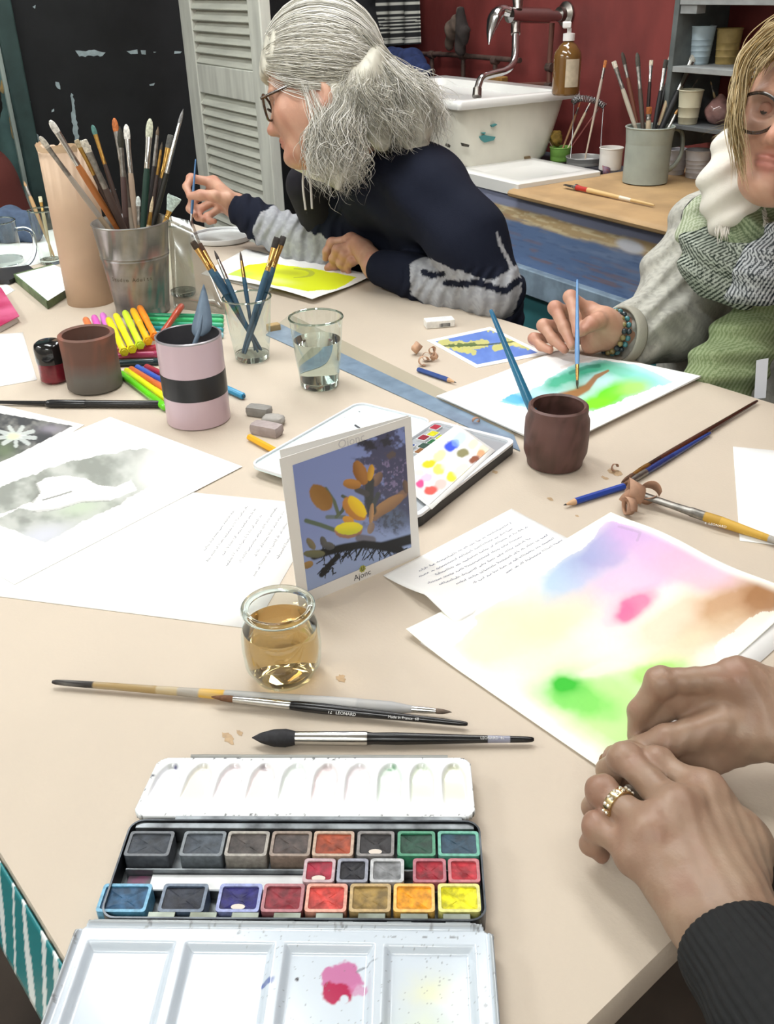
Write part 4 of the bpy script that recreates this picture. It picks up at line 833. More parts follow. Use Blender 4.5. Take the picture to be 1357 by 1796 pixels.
# -- two black tools beside the terracotta pot
brush('thin black brush pointing at the terracotta pot', lie(-60, 704, .004), lie(186, 710, .004), 0.004, [(0, '141416')], 's', 'b5a58c', .012, .02, 'round', .003)
def pen(label, A, B, r, col, cap, capf=0.3, name='felt_pen', group=None, plug=None, cat='pen', hexa=False):
    A = np.array(A, float); B = np.array(B, float); L = np.linalg.norm(B-A); d = (B-A)/L; o = empty(name, A, label, cat, group); n = 6 if hexa else 16
    V, F = lathe([(r*0.7, 0), (r*0.95, 0.002), (r*0.95, L*(1-capf))], n, A, d); mesh('barrel', V, F, M('plastic_'+col, col, 0.3, coat=0.2), o)
    V, F = lathe([(r*0.96, L*(1-capf)-0.001), (r*1.06, L*(1-capf)), (r*1.06, L*0.95), (r*0.92, L*0.985), (r*0.55, L)], n, A, d); mesh('cap', V, F, M('plastic_'+cap, cap, 0.3, coat=0.2), o)
    if plug:
        V, F = lathe([(r*0.45, -0.002), (r*0.5, 0.0), (r*0.5, 0.004)], 12, A, d); mesh('plug', V, F, M('plastic_'+plug, plug, 0.3), o)
    return o
pen('thick black marker lying in front of the terracotta pot', lie(282, 709, .005), lie(80, 708, .005), .0056, '18181a', '151517', .35)
G = 'loose markers around the pink pot'
for lb, a, b, c, cp in (('bright green marker in front of the markers', (212, 655), (292, 716), '5fd018', '62c81c'), ('yellow marker next to the bright green one', (221, 650), (293, 700), 'e8e81a', 'e6e01e'),
                        ('orange marker between the yellow and blue ones', (229, 647), (293, 685), 'd9703c', 'd9703c'), ('blue marker between the orange and red ones', (240, 644), (294, 674), '3a62c4', '3a5cc0'),
                        ('red marker hidden mostly by the pink pot', (256, 643), (300, 664), 'a82a44', 'a82a44')):
    pen(lb, lie(*a, .0052), lie(*b, .0052), .0054, c, cp, .3, group=G)
pen('light blue marker poking out at the right of the pink pot', lie(427, 695, .005), lie(396, 681, .005)+(lie(396, 681, .005)-lie(427, 695, .005))*1.6, .0052, '2f93c0', '2f93c0', .3, group=G, plug='16506e')
for i, (y, c) in enumerate(((553, '2c8a62'), (560, '35b06c'), (568, '2f9f78'), (576, '2a8f94'), (585, '9ccbd6'))):
    lb = ['dark green', 'mid green', 'sea green', 'teal', 'pale blue'][i]+' marker in the row behind the pink pot'
    pen(lb, lie(246, y, .0052), lie(392, y+3, .0052), .0050, c, c, .28, group='row of green markers')
for i, (y, c, nm) in enumerate(((611, 'b8364c', 'crimson'), (622, '9c3458', 'plum'), (635, '1c3034', 'black-green'))):
    pen(nm+' marker between the terracotta and the pink pot', lie(203, y+2, .0052), lie(300, y-2, .0052), .0054, c, c, .3, group='dark markers between the pots')
pen('rust red marker resting on the green markers', lie(288, 592, .005)+np.array([0, 0, .010]), at(319, 536, proj(lie(319, 560, .005))[2]+.012), .0056, 'a8452e', 'a8452e', .4, group=G)
for i, (a, b, c, nm) in enumerate((((218, 618), (190, 560), 'e6dc1e', 'deep yellow'), ((232, 613), (203, 553), 'f0e622', 'lemon yellow'), ((246, 606), (219, 548), 'c9e830', 'lime yellow'), ((260, 599), (233, 544), 'f2b418', 'golden'), ((272, 591), (245, 539), 'ee8a22', 'orange'))):
    A, B = on(a[0], a[1], T+.019), on(b[0], b[1], T+.022); o = pen(nm+' highlighter in the bright bundle', A, B, .0058, c, c, .45, group='bright highlighter bundle')
    V, F = lathe([(.0075, 0.001), (.0078, .008), (.0062, .012)], 6, A, B-A); mesh('collar', V, F, M('plastic_'+c, c), o)
for i, (a, b, c, nm) in enumerate((((200, 606), (180, 552), 'd978d2', 'lilac'), ((186, 606), (165, 556), 'e263c4', 'pink'), ((170, 600), (150, 560), 'e8804c', 'salmon'))):
    pen(nm+' highlighter behind the terracotta pot', on(a[0], a[1], T+.008), on(b[0], b[1], T+.010), .0058, c, c, .4, group='bright highlighter bundle')
# -- pencils
def pencil(label, A, B, r, col, lead='2a2a2c', wood=True):
    A = np.array(A, float); B = np.array(B, float); L = np.linalg.norm(B-A); d = (B-A)/L; o = empty('pencil', A, label, 'pencil'); s = 0.016 if wood else 0.004
    V, F = lathe([(r, 0), (r, L-s)], 6, A, d); mesh('shaft', V, F, M('pencil_'+col, col, 0.35), o, sharp=30)
    if wood:
        V, F = lathe([(r*0.98, L-s), (r*0.28, L-0.0035)], 12, A, d); mesh('sharpened_wood', V, F, M('pencil_wood', 'c9a27c', 0.7), o)
        V, F = lathe([(r*0.28, L-0.0035), (0.0003, L)], 8, A, d); mesh('lead', V, F, M('lead_'+lead, lead, 0.5), o)
    return o
pencil('blue pencil with its point towards the letter', lie(1094, 853, .004), lie(988, 886, .0038), .0040, '2a479c')
pencil('short dark blue pencil under the wood shavings', lie(733, 648, .0035), lie(800, 671, .0035), .0036, '2c4a8c')
pencil('yellow pencil stub lying against the grey erasers', lie(484, 792, .004), lie(434, 765, .004), .0045, 'e0a820', wood=False)
# -- erasers
def eraser(name, label, c, sz, rot, col, k=0.0, seed=1):
    B = on(*c, T); rnd = np.random.RandomState(seed); b = bmesh.new(); bmesh.ops.create_cube(b, size=1.0); bmesh.ops.subdivide_edges(b, edges=b.edges[:], cuts=5, use_grid_fill=True)
    for v in b.verts:
        p = np.array(v.co); q = p.copy(); m = np.abs(p).max(); rr_ = np.linalg.norm(p); q = p*(1-k+k*0.62/rr_)+rnd.uniform(-1, 1, 3)*0.02*k*2
        q = q*np.array(sz); q[2] += sz[2]/2; q = Rz(rot)@q; q[2] = max(q[2], 0); v.co = q
    me = bpy.data.meshes.new(name); b.to_mesh(me); b.free(); o = finish(name, me, M('eraser_'+col, col, 0.75, var=0.12, vs=120, bump=0.2, bs=200), None, True, label=label, cat='eraser', sharp=50, bevel=0.0012 if k < .2 else 0); o.location = Vector(B)+Vector((0, 0, 0.0003)); return o
hd_ = math.atan2(RGT[1], RGT[0])
er = eraser('eraser', 'new white block eraser with a printed barcode sleeve', (770, 572), (.050, .022, .013), hd_+0.20, 'eceae4')
# sleeve print on the white eraser
cz = on(770, 572); xr = Rz(hd_+0.20)@np.array([1.0, 0, 0]); yr = Rz(hd_+0.20)@np.array([0, 1.0, 0]); mb = MB(); rnd = random.Random(3); u = -0.002
while u < 0.017:
    wd = rnd.choice((.0004, .0007, .0011)); p = cz+xr*(u)+yr*(-0.0114); mb.add([p+np.array([0, 0, .002]), p+xr*wd+np.array([0, 0, .002]), p+xr*wd+np.array([0, 0, .008]), p+np.array([0, 0, .008])], [(0, 1, 2, 3)]); u += wd+rnd.choice((.0004, .0008))
mb.build('barcode', M('ink_dark'), er, smooth=False)
text('sleeve_text', 'ERASER', M('ink_pale', 'b4b2b4'), cz+np.array([0, 0, .0137]), xr, yr, .007, er)
eraser('kneaded_eraser', 'grey kneaded eraser block farthest from the yellow pencil', (455, 728), (.034, .018, .013), hd_-0.35, '8f8d88', .35, 2)
eraser('kneaded_eraser', 'pale rounded lump of eraser between the two blocks', (480, 744), (.028, .02, .012), hd_-0.2, 'a8a49e', .7, 3)
eraser('kneaded_eraser', 'pinkish grey eraser block lying along the yellow pencil', (468, 761), (.042, .02, .014), hd_-0.45, 'a69a98', .3, 4)
eraser('wood_block', 'small beige wooden sharpener block behind the brush glass', (480, 580), (.022, .014, .012), hd_+0.5, 'b59a6c', .1, 5)
# -- brushes in the clear tumbler
fl = Zp(GB, 0.012); dg = proj(Zp(GB, hG))[2]; GG = 'brushes in the clear tumbler'
for lb, b, tip, dz, r, hair, bl, fln, kind, fc in (('blue brush with the widest orange ferrule leaning left', (.012, .008), (338, 424), .0, .0050, '3a2a1c', .012, .034, 'flat', 'g'), ('second blue brush with an orange ferrule leaning left', (.015, .004), (349, 428), .012, .0046, '4a3020', .012, .034, 'flat', 'g'),
        ('thin blue brush with a fine dark point leaning left', (.010, -.006), (376, 440), .01, .0040, '4a4442', .014, .03, 'round', 's'), ('thin blue brush with a needle point standing straight', (.004, .004), (421, 441), .02, .0036, '54463e', .014, .024, 'round', 'g'),
        ('thick blue brush with an orange ferrule leaning right', (-.014, -.010), (486, 417), .0, .0052, '2c2622', .016, .034, 'flat', 'g'), ('blue brush behind the thick one leaning right', (-.010, -.014), (497, 415), .02, .0050, '2c2622', .014, .034, 'flat', 'g')):
    A = fl+np.array([RGT[0]*b[0]+FWD[0]*b[1], RGT[1]*b[0]+FWD[1]*b[1], 0]); brush(lb, A, at(tip[0], tip[1], dg+dz), r, [(0, '2c4a60'), (.5, '2f5068'), (.9, '345a72')], fc, hair, bl, fln, kind, group=GG, rough=True)
# -- brushes in the zinc bucket
db = proj(Zp(BK, HB_))[2]; fb = Zp(BK, 0.006); BG = 'brushes crowded in the zinc bucket'
# label, tip pixel, depth offset, foot (right, away), handle radius, handle colours, ferrule, hair, hair length, ferrule length, kind
for lb, tp, dz, ft, r, zn, fc, hr, bl, fln, kd in (
    ('spattered wooden brush leaning far left over the kraft roll', (70, 240), -.12, (.045, .03), .0050, [(0, 'b08f5e'), (.4, 'a8957c'), (.7, '9c948a')], 'd', 'c9c4b8', .02, .05, 'filbert'),
    ('orange-handled brush with a silver ferrule and white hair leaning left', (88, 212), -.11, (.045, .03), .0060, [(0, '5a3a24'), (.3, 'a5602c'), (.6, 'b4703a')], 's', 'dcdad4', .02, .055, 'filbert'),
    ('dark brush with brass ferrule leaning left in front of the roll', (134, 246), -.09, (.035, .03), .0045, [(0, '3a2a22')], 'b', 'b7a88a', .012, .045, 'flat'),
    ('wide brush with long pale crusted ferrule', (146, 246), -.10, (.03, .03), .0066, [(0, '4a3a32'), (.6, '4c3c36')], 'd', 'cfcabc', .02, .06, 'flat'),
    ('short white-tipped brush near the roll', (105, 285), -.09, (.040, .03), .0036, [(0, '8a7658')], 'd', '5a4a3c', .012, .03, 'round'),
    ('brush with green tip and gold ferrule', (162, 220), .03, (.012, .02), .0044, [(0, '3c2c26')], 'b', '47756e', .016, .05, 'filbert'),
    ('brush with rust-orange hair standing upright', (200, 208), .02, (.004, .01), .0054, [(0, '2b2422'), (.4, '9a8f80'), (.7, '5a5048')], 'd', 'b0622c', .022, .055, 'filbert'),
    ('dark soft brush in front of the orange one', (210, 222), -.03, (-.022, -.02), .0056, [(0, '3c2a26'), (.7, '4c3834')], 'd', '2c2c22', .034, .045, 'mop'),
    ('white-haired brush just right of the dark soft one', (221, 219), .02, (-.004, .02), .0056, [(0, 'c9b79c'), (.4, 'b09a86')], 's', 'e2e0d8', .024, .055, 'filbert'),
    ('dark green brush with pale rounded hair', (263, 209), .0, (-.012, .0), .0062, [(0, '16241f'), (.5, '1c3a30')], 's', 'c7cab4', .03, .05, 'filbert'),
    ('slim dark brush with brownish tip', (277, 223), .02, (-.010, .02), .0046, [(0, '2a2424')], 'd', '6e5e4e', .014, .05, 'round'),
    ('thin brush with brass ferrule and tiny point', (284, 250), .0, (-.014, .01), .0034, [(0, '3a2e2a')], 'b', '4c4438', .012, .04, 'round'),
    ('dark brush with flat grey hair and brass ferrule', (299, 237), .01, (-.018, .0), .0052, [(0, '2e2624')], 'b', '50504c', .022, .05, 'flat'),
    ('tallest brush with white-painted ferrule leaning right', (321, 192), .0, (-.026, -.01), .0052, [(0, '20201f'), (.5, '24241f')], 's', '8c8c8c', .024, .085, 'round'),
    ('short brush with a splayed pale green fan of hair', (306, 345), -.01, (-.02, -.02), .0050, [(0, 'b08a4c')], 'b', 'b7c8c0', .026, .014, 'fan'),
    ('short brush with a white tip among the stems', (242, 345), .03, (-.006, .02), .0044, [(0, '7a6a54')], 'd', 'cfd6d2', .016, .03, 'filbert'),
    ('small brush with a cream wooden point', (268, 345), -.02, (-.01, -.02), .0048, [(0, 'c9b28c')], 'b', 'd8c7a6', .026, .02, 'round'),
    ('dark brush handle low in the bucket', (228, 300), .04, (.01, .03), .0048, [(0, '2a2220'), (.5, 'a89a86')], 'd', '7a7a74', .018, .04, 'flat')):
    A = fb+np.array([RGT[0]*ft[0]*.8+FWD[0]*ft[1]*.8, RGT[1]*ft[0]*.8+FWD[1]*ft[1]*.8, 0]); B = at(tp[0], tp[1], db+dz)
    brush(lb+', in the zinc bucket', A, B, r, zn, fc, hr, bl, fln, kd, group=BG, rough=True)
# -- brushes in the jar behind the roll
Aj = on(92, 460); dj = proj(Aj)[2]
brush('wooden stick brush in the jar behind the kraft roll', Zp(Aj, .012)+RGT*.006*np.array([1, 1, 0]), at(42, 318, dj-.02), .0045, [(0, 'b08e62')], 'd', 'b3926a', .012, .02, 'round', rough=True)
brush('pale short brush in the jar behind the kraft roll', Zp(Aj, .012), at(70, 345, dj-.02), .004, [(0, 'b9a884')], 'b', 'd2caa8', .012, .02, 'flat', rough=True)
# -- wood shavings: thin curled strips
def shaving(label, c, r, turns, h, tilt, col, seed, group=None):
    rnd = random.Random(seed); B = on(*c); n = 26; V = []; ax = Rz(rnd.uniform(0, 6.3))
    for i in range(n):
        t = i/(n-1); a = 2*math.pi*turns*t; q = r*(1-0.35*t); u = ax@np.array([q*math.cos(a), q*math.sin(a)*0.9*math.cos(tilt), q*math.sin(a)*math.sin(tilt)]); w = ax@np.array([0, -math.sin(tilt), math.cos(tilt)])*h*(0.8+0.3*math.sin(9*t)); off = np.array([0, 0, 0]); V += [u+off, u+w]
    V = np.array(V); V[:, 2] -= V[:, 2].min()-0.0004; V += B; return mesh('wood_shaving', V, [(2*i, 2*i+2, 2*i+3, 2*i+1) for i in range(n-1)], M('shaving_'+col, col, 0.7, var=0.2, vs=80), None, label=label, cat='wood shaving', group=group, solid=0.0005)
SG = 'curled pencil shavings'
for i, (c, r, tn, h, ti) in enumerate((((735, 622), .010, 1.2, .012, .9), ((748, 632), .008, .9, .010, 1.2), ((762, 632), .008, 1.0, .008, .6), ((740, 640), .009, .8, .009, 1.4), ((756, 620), .006, 1.1, .008, 1.0))):
    shaving(['tallest pencil shaving curl of the heap by the postcard', 'shaving curl in the middle of the heap by the postcard', 'shaving curl of the heap nearest the postcard', 'shaving curl touching the short dark blue pencil', 'smallest shaving curl of the heap, farthest from the pencil'][i], c, r, tn, h, ti, 'c9a286', i, SG)
for i, (c, r, tn, h, ti, lb) in enumerate((((1115, 888), .017, 1.1, .020, 1.0, 'big folded wood shaving beside the blue pencil tip'), ((1133, 880), .014, .9, .016, .6, 'folded shaving leaning on the crusted ferrule'), ((1105, 902), .012, 1.2, .010, 1.3, 'reddish shaving curl nearest the rainbow painting'))):
    shaving(lb, c, r, tn, h, ti, 'b58e74', 20+i)
for c, lb in (((836, 744), 'brown shaving crumb lying on the ruler'), ((1075, 826), 'pale dust crumb right of the clay pot')):
    shaving(lb, c, .006, .7, .004, 1.3, 'a5806a', 40+c[0])
# -- plastic ruler board
W = [on(466, 588, T+.0004), on(912, 792, T+.0004), on(892, 742, T+.0004), on(508, 552, T+.0004)]
mid = [W[0]*.46+W[3]*.54, W[1]*.46+W[2]*.54]
rul = empty('plastic_ruler', np.mean(W, 0), 'long transparent blue-grey plastic ruler under the pad and the water glass', 'ruler')
mb = MB(); V, F = prism([W[0], W[1], mid[1], mid[0]], T+.0003, T+.0018); mesh('tinted_strip', V, F, M('ruler_blue', '8397ab', 0.12, var=0.15, vs=40, coat=0.3), rul, smooth=False, bevel=0.0004)
V, F = prism([mid[0], mid[1], W[2], W[3]], T+.0003, T+.0016); mesh('clear_strip', V, F, M('ruler_clear', 'b9b09c', 0.12, coat=0.3), rul, smooth=False)
# -- things at the far left of the table
def boxobj(name, label, cat, pts, z0, h, mat, par=None, bevel=0.001, **k):
    V, F = prism([on(x, y, z0) for x, y in pts], z0, z0+h); return mesh(name, V, F, mat, par, smooth=False, label=label, cat=cat, bevel=bevel, **k)
pb = empty('pastel_box', on(75, 510), 'open flat green box lined with white beside the kraft roll', 'box')
Q = [(26, 494), (95, 476), (150, 500), (84, 543)]
boxobj('box_base', None, None, Q, T+.0003, .016, M('box_green', '6d7f58', 0.5, col2='44583a', vs=40), pb)
boxobj('white_liner', None, None, [(28, 482), (95, 465), (148, 488), (84, 528)], T+.0168, .0006, M('box_liner', 'e6ecec', 0.5), pb, bevel=0)
boxobj('dark_case', 'flat dark pencil case at the far left edge', 'case', [(-40, 497), (-20, 480), (52, 472), (60, 478), (18, 499)], T+.0012, .009, M('case_black', '2c2a2c', 0.4))
bk = empty('pink_book', on(0, 545), 'thick book with a pink cover at the left frame edge', 'book')
Q = [(-60, 555), (-40, 510), (2, 508), (34, 562), (0, 580)]
boxobj('pages', None, None, [(-58, 556), (-40, 520), (2, 518), (32, 566), (0, 584)], T+.0003, .011, M('pages', 'bdb8b4', 0.7), bk)
boxobj('cover', None, None, [(-60, 548), (-40, 508), (2, 505), (34, 555), (0, 573)], T+.0115, .0014, M('cover_pink', 'b02858', 0.35, col2='d2648c', vs=18), bk, bevel=0)
# ================================================================== the open watercolour tin in the foreground
ang = math.radians(56.3); ex = np.array([math.cos(ang), math.sin(ang), 0]); ey = np.array([-math.sin(ang), math.cos(ang), 0])   # right, back
ZR = T+0.018
tin = empty('watercolour_tin', on(525, 1525), 'open metal watercolour tin with three rows of used paint pans and white palettes', 'paint box')
tinm = M('tin_grey', '7d8285', 0.35, 0.7, col2='3c3e40', vs=45); tind = M('tin_dark', '3c4044', 0.4, 0.6, col2='6d7274', vs=60); enam = M('white_enamel', rough=0.14, vcol=True, coat=0.25)
BLc = on(172, 1610, ZR); O = BLc; W0, D0 = 0.2405, 0.0790
def tl_(a, b, z=0.0): return O+ex*a+ey*b+np.array([0, 0, z-0.018])          # a to the right, b to the back, z above the table
def tbox(mb, a0, a1, b0, b1, z0, z1): mb.add([tl_(a, b, z) for a in (a0, a1) for b in (b0, b1) for z in (z0, z1)], [(0, 1, 3, 2), (4, 6, 7, 5), (0, 4, 5, 1), (2, 3, 7, 6), (0, 2, 6, 4), (1, 5, 7, 3)]); return mb
def rr_world(a0, a1, b0, b1, r, n=6): return [tl_((a0+a1)/2+x, (b0+b1)/2+y, 0.018) for x, y in rrect(a1-a0, b1-b0, r, n)]
# floor and wall of the tin
P = rr_world(0, W0, 0, D0, 0.010); V, F = prism(P, T+0.0005, T+0.0022); mesh('tin_floor', V, F, tind, tin, smooth=False)
Pi = rr_world(0.0012, W0-0.0012, 0.0012, D0-0.0012, 0.009); n = len(P); Vw = []
for z in (0.0005, 0.018): Vw += [np.array([p[0], p[1], T+z]) for p in P]
for z in (0.018, 0.002): Vw += [np.array([p[0], p[1], T+z]) for p in Pi]
mesh('tin_wall', Vw, [(j*n+i, j*n+(i+1) % n, (j+1)*n+(i+1) % n, (j+1)*n+i) for j in range(3) for i in range(n)], M('tin_wall', '4a4e52', 0.3, 0.75, col2='25272a', vs=50), tin)
# pan rails
for b0, b1, z in ((0.0725, 0.0775, 0.0165), (0.0430, 0.0445, 0.0100), (0.0265, 0.028, 0.0100)): tbox(MB(), 0.004, W0-0.004, b0, b1, 0.0022, z).build('rail', tinm, tin, bevel=0.0004)
tbox(MB(), 0.022, 0.128, 0.0285, 0.0425, 0.0022, 0.006).build('empty_tray', M('tray_white', 'd9dcdc', 0.25, var=0.1, vs=60), tin)
tbox(MB(), 0.006, 0.022, 0.0285, 0.0425, 0.0022, 0.0045).build('dirty_corner', M('tray_dirty', '5c5a5e', 0.5, col2='84506c', vs=120), tin)
mb = MB(); tbox(mb, 0.027, W0-0.004, 0.0015, 0.0026, 0.0022, 0.0165)
for i in range(8): a = 0.030+i*0.0262; tbox(mb, a, a+0.017, 0.0018, 0.0058, 0.0158, 0.0168)
mb.build('clip_strip', M('clip_metal', '7a8178', 0.35, 0.6, col2='55584c', vs=40), tin, bevel=0.0003)
for i in range(6): tbox(MB(), 0.035+i*0.036, 0.050+i*0.036, -0.0012, 0.0012, 0.0150, 0.0172).build('hinge', tind, tin)
# paint pans
def edge_a(px, py): d = on(px, py, T+0.0165)-O; return d@ex, d@ey
def pan(x0, x1, y0, y1, rim, cake, z=0.0165, hole=None):
    """x0..x1 columns at the near side, y0 far row, y1 near row (photo pixels)"""
    ym = (y0+y1)/2; a0 = edge_a(x0, ym)[0]; a1 = edge_a(x1, ym)[0]; b1 = edge_a((x0+x1)/2, y0)[1]; b0 = edge_a((x0+x1)/2, y1)[1]; h = z; zb = 0.0025
    r_ = 0.0022; out = [((a0+a1)/2+x, (b0+b1)/2+y) for x, y in rrect(a1-a0-.0006, b1-b0-.0006, r_, 3)]; inn = [((a0+a1)/2+x, (b0+b1)/2+y) for x, y in rrect(a1-a0-.0046, b1-b0-.0046, .0016, 3)]; n = len(out)
    Vv = [tl_(*p, zb) for p in out]+[tl_(*p, h) for p in out]+[tl_(*p, h) for p in inn]+[tl_(*p, h-.0055) for p in inn]
    Fv = [(j*n+i, j*n+(i+1) % n, (j+1)*n+(i+1) % n, (j+1)*n+i) for j in range(3) for i in range(n)]+[tuple(range(3*n, 4*n)), tuple(range(n))[::-1]]
    p = mesh('pan', Vv, Fv, M('pan_'+rim, rim, 0.35, var=0.25, vs=300), tin, sharp=40)
    # cake: dished fan
    rings = [1.0, .9, .75, .55, .35, .15]; Vc = []; c = ((a0+a1)/2, (b0+b1)/2)
    for q in rings: Vc += [tl_(c[0]+(x-c[0])*q, c[1]+(y-c[1])*q, h-.0012-.0007*(1-q**4)+0.0003*math.sin(5*x*300+y*900)) for x, y in inn]
    Fc = [(j*n+i, j*n+(i+1) % n, (j+1)*n+(i+1) % n, (j+1)*n+i) for j in range(len(rings)-1) for i in range(n)]+[tuple(range((len(rings)-1)*n, len(rings)*n))]
    ck = mesh('paint_cake', Vc, Fc, M('cake_'+cake, cake, 0.55, var=0.5, vs=140, bump=0.3, bs=260), p)
    if hole:
        mb = MB(); mb.add([tl_(c[0]+.0035*math.cos(t)*(1.3), c[1]-(b1-b0)*.28+.0022*math.sin(t), h-.0010) for t in np.linspace(0, 6.28, 13)[:-1]], [tuple(range(12))]); mb.build('bare_spot', M('pan_bare', 'cfc4b8', 0.4), ck, smooth=False)
for x0, x1, rm, ck, hl in ((222, 302, '53585e', '3a4048', 0), (318, 394, '6b7378', '444c55', 0), (396, 471, '9a958c', '4b4542', 0), (474, 546, '8d7d70', '4f4440', 0), (548, 621, 'b59c88', '9a4428', 0), (625, 692, '7d7a78', '2a282a', 1), (696, 764, '3e8a68', '1c4434', 0), (767, 841, '5fa892', '2c4658', 0)): pan(x0, x1, 1457, 1502, rm, ck, hole=hl)
for x0, x1, rm, ck, hl in ((531, 588, 'b8a0a4', '9c2038', 1), (590, 646, '8c8f9c', '17171f', 0), (648, 709, 'b4b6b8', '7e8082', 0), (723, 783, 'a8606c', '98202f', 0), (785, 842, 'b86a70', 'b42c38', 0)): pan(x0, x1, 1504, 1547, rm, ck, 0.0160, hl)
for x0, x1, rm, ck, hl in ((174, 262, '5f9fc0', '33597a', 0), (281, 362, '56677c', '272c38', 0), (381, 458, '8a94c4', '221e66', 1), (459, 533, 'a86a70', '842430', 0), (535, 609, 'd99a86', 'c8423a', 0), (612, 686, 'b59a68', '93783e', 0), (689, 763, 'e6b45c', 'e69a10', 0), (767, 843, 'd8d47c', 'e8e00e', 0)): pan(x0, x1, 1549, 1600, rm, ck, hole=hl)
# back palette with ten thumb wells
zF = T+0.0165; Wb = [on(231, 1431, zF), on(834, 1433, zF), on(824, 1329, zF), on(279, 1329, zF)]
def wells(s, t):
    z = np.zeros_like(s); m = np.zeros_like(s)
    for i in range(10):
        c = 0.055+0.099*i; u = (s-c)/0.040; v = (t-0.62)/0.30
        d = np.where(t > 0.62, np.hypot(u, np.maximum(v, 0)), np.abs(u)); w = (1-sst(0.78, 1.0, d)); z = np.minimum(z, -0.0032*w*sst(0.12, 0.75, t)); m = np.maximum(m, w*sst(0.1, 0.4, t))
    return z, m
def flap_col(px, py, s, t):
    z, m = wells(s, t); P = np.zeros(s.shape+(3,))+LA('e0e4e5'); tint = ['e6e8ee', 'e8e6dc', 'e6dfe2', 'e6dede', 'dfe6e2', 'e6dadb', 'e2dcdf', 'd5e2d8', 'dde6d8', 'e2e6d6']
    for i in range(10): P = mixc(P, LA(tint[i]), m*(np.abs(s-(0.055+0.099*i)) < 0.05)*1.0)
    n = fbm(px/9, py/9, 4)
    for i, (c, k) in enumerate((('9aa096', .5), ('a5a08c', .5), ('b09a9c', .3), ('6c5c68', .6), ('a5b0a8', .4), ('a8989a', .5), ('a89c9e', .4), ('6f9c7c', .9), ('9ab090', .5), ('a8ac88', .5))): P = mixc(P, LA(c), k*blob(s, t, 0.055+0.099*i, 0.86, 0.025, 0.06, 0, 0.6)*sst(.35, .55, n))
    P = mixc(P, LA('4a4a50'), (fbm(px/5, py/5, 8) > 0.66)*(np.minimum(np.minimum(s, 1-s)*6, np.minimum(t, 1-t)) < 0.05)*0.8); P = mixc(P, LA('3c3a6c'), blob(px, py, 307, 1342, 5, 4)); P = mixc(P, LA('2c2c40'), blob(px, py, 268, 1360, 5, 3)); return P
rmask = lambda s, t: (np.maximum(np.abs(s-.5)*2-(1-.075), 0)/.075)**2+(np.maximum(np.abs(t-.5)*2-(1-.30), 0)/.30)**2 <= 1
sheet('back_palette', Wb, 330, 76, flap_col, enam, tin, lift=lambda s, t: wells(s, t)[0]-0.0, thick=0.0045, mask=rmask, sharp=50)
tbox(MB(), 0.03, W0-0.012, D0+0.0005, D0+0.004, 0.011, 0.0168).build('back_hinge', tinm, tin)
mb = MB(); V, F = tube([on(335, 1327, T+.014), on(785, 1328, T+.014)], .0016, 8); mb.add(V, F); mb.build('palette_lip', M('lip_metal', 'a9aaa6', .35, .5), tin)
# front palette lid with four wells
zL = T+0.014; LT, RT = on(140, 1618, zL), on(862, 1626, zL); exL = (RT-LT)/np.linalg.norm(RT-LT); eyL = np.array([exL[1], -exL[0], 0]); DL = 0.106; Wl2 = [LT+eyL*DL, RT+eyL*DL, RT, LT]
def lidz(s, t):
    x = s*0.2515; y = (1-t)*DL; z = -0.006*np.ones_like(s)
    e_ = np.minimum(np.minimum(x, 0.2515-x), np.minimum(y, DL-y)); z = np.where(e_ < 0.0045, 0.0*z, z)
    best = np.zeros_like(s)
    for i in range(4):
        c0, c1 = 0.008+i*0.0596, 0.008+i*0.0596+0.0545; d = np.minimum(np.minimum(x-c0, c1-x), np.minimum(y-0.012, DL-0.010-y)); best = np.maximum(best, sst(0.0, 0.005, d))
    rim = 1-sst(0.0008, 0.0032, e_); return 0.0035*rim-0.0052*best
def lid_col(px, py, s, t):
    P = np.zeros(s.shape+(3,))+LA('c6d0d9'); n = fbm(px/22, py/22, 6)-.47; x = px+26*n; y = py+26*(fbm(px/22, py/22, 16)-.47)
    P = mixc(P, LA('b8508c'), blob(x, y, 600, 1705, 38, 30, -20, .15)*0.85); P = mixc(P, LA('a8184a'), blob(x, y, 590, 1732, 30, 24, 0, .2)); P = mixc(P, LA('c6d0d9'), blob(px, py, 603, 1743, 9, 9, 0, .3)); P = mixc(P, LA('c27aa4'), blob(x, y, 625, 1725, 18, 12, 0, .3)*.7)
    P = mixc(P, LA('5a6aa0'), blob(x, y, 468, 1716, 20, 9, -15, .4)*.9); P = mixc(P, LA('d9dcb8'), np.clip(blob(x, y, 755, 1730, 60, 40), 0, 1)*.8); P = mixc(P, LA('d2dcc8'), np.clip(blob(x, y, 745, 1790, 70, 40), 0, 1)*.8)
    sp = fbm(px/3.2, py/3.2, 21); P = mixc(P, LA('6a6d70'), (sp > 0.735)*sst(300, 520, px)*0.6); P = mixc(P, LA('3a3438'), blob(px, py, 520, 1708, 4, 4, 0, .3)); P = mixc(P, LA('4a4650'), blob(x, y, 645, 1690, 22, 3, -35, .4)*.5)
    x_ = s*0.2515; y_ = (1-t)*DL; e_ = np.minimum(np.minimum(x_, .2515-x_), np.minimum(y_, DL-y_)); P = mixc(P, LA('9da2a4'), (e_ < .0016)*.8); P = mixc(P, LA('5c5a58'), (sst(.62, .7, fbm(px/12, py/12, 31)))*(e_ < .008)*.6); return P
rm2 = lambda s, t: (np.maximum(np.abs(s-.5)*2-(1-.10), 0)/.10)**2+(np.maximum(np.abs(t-.5)*2-(1-.24), 0)/.24)**2 <= 1
sheet('lid_palette', Wl2, 340, 150, lid_col, enam, tin, lift=lidz, thick=0.0025, mask=rm2, sharp=80)

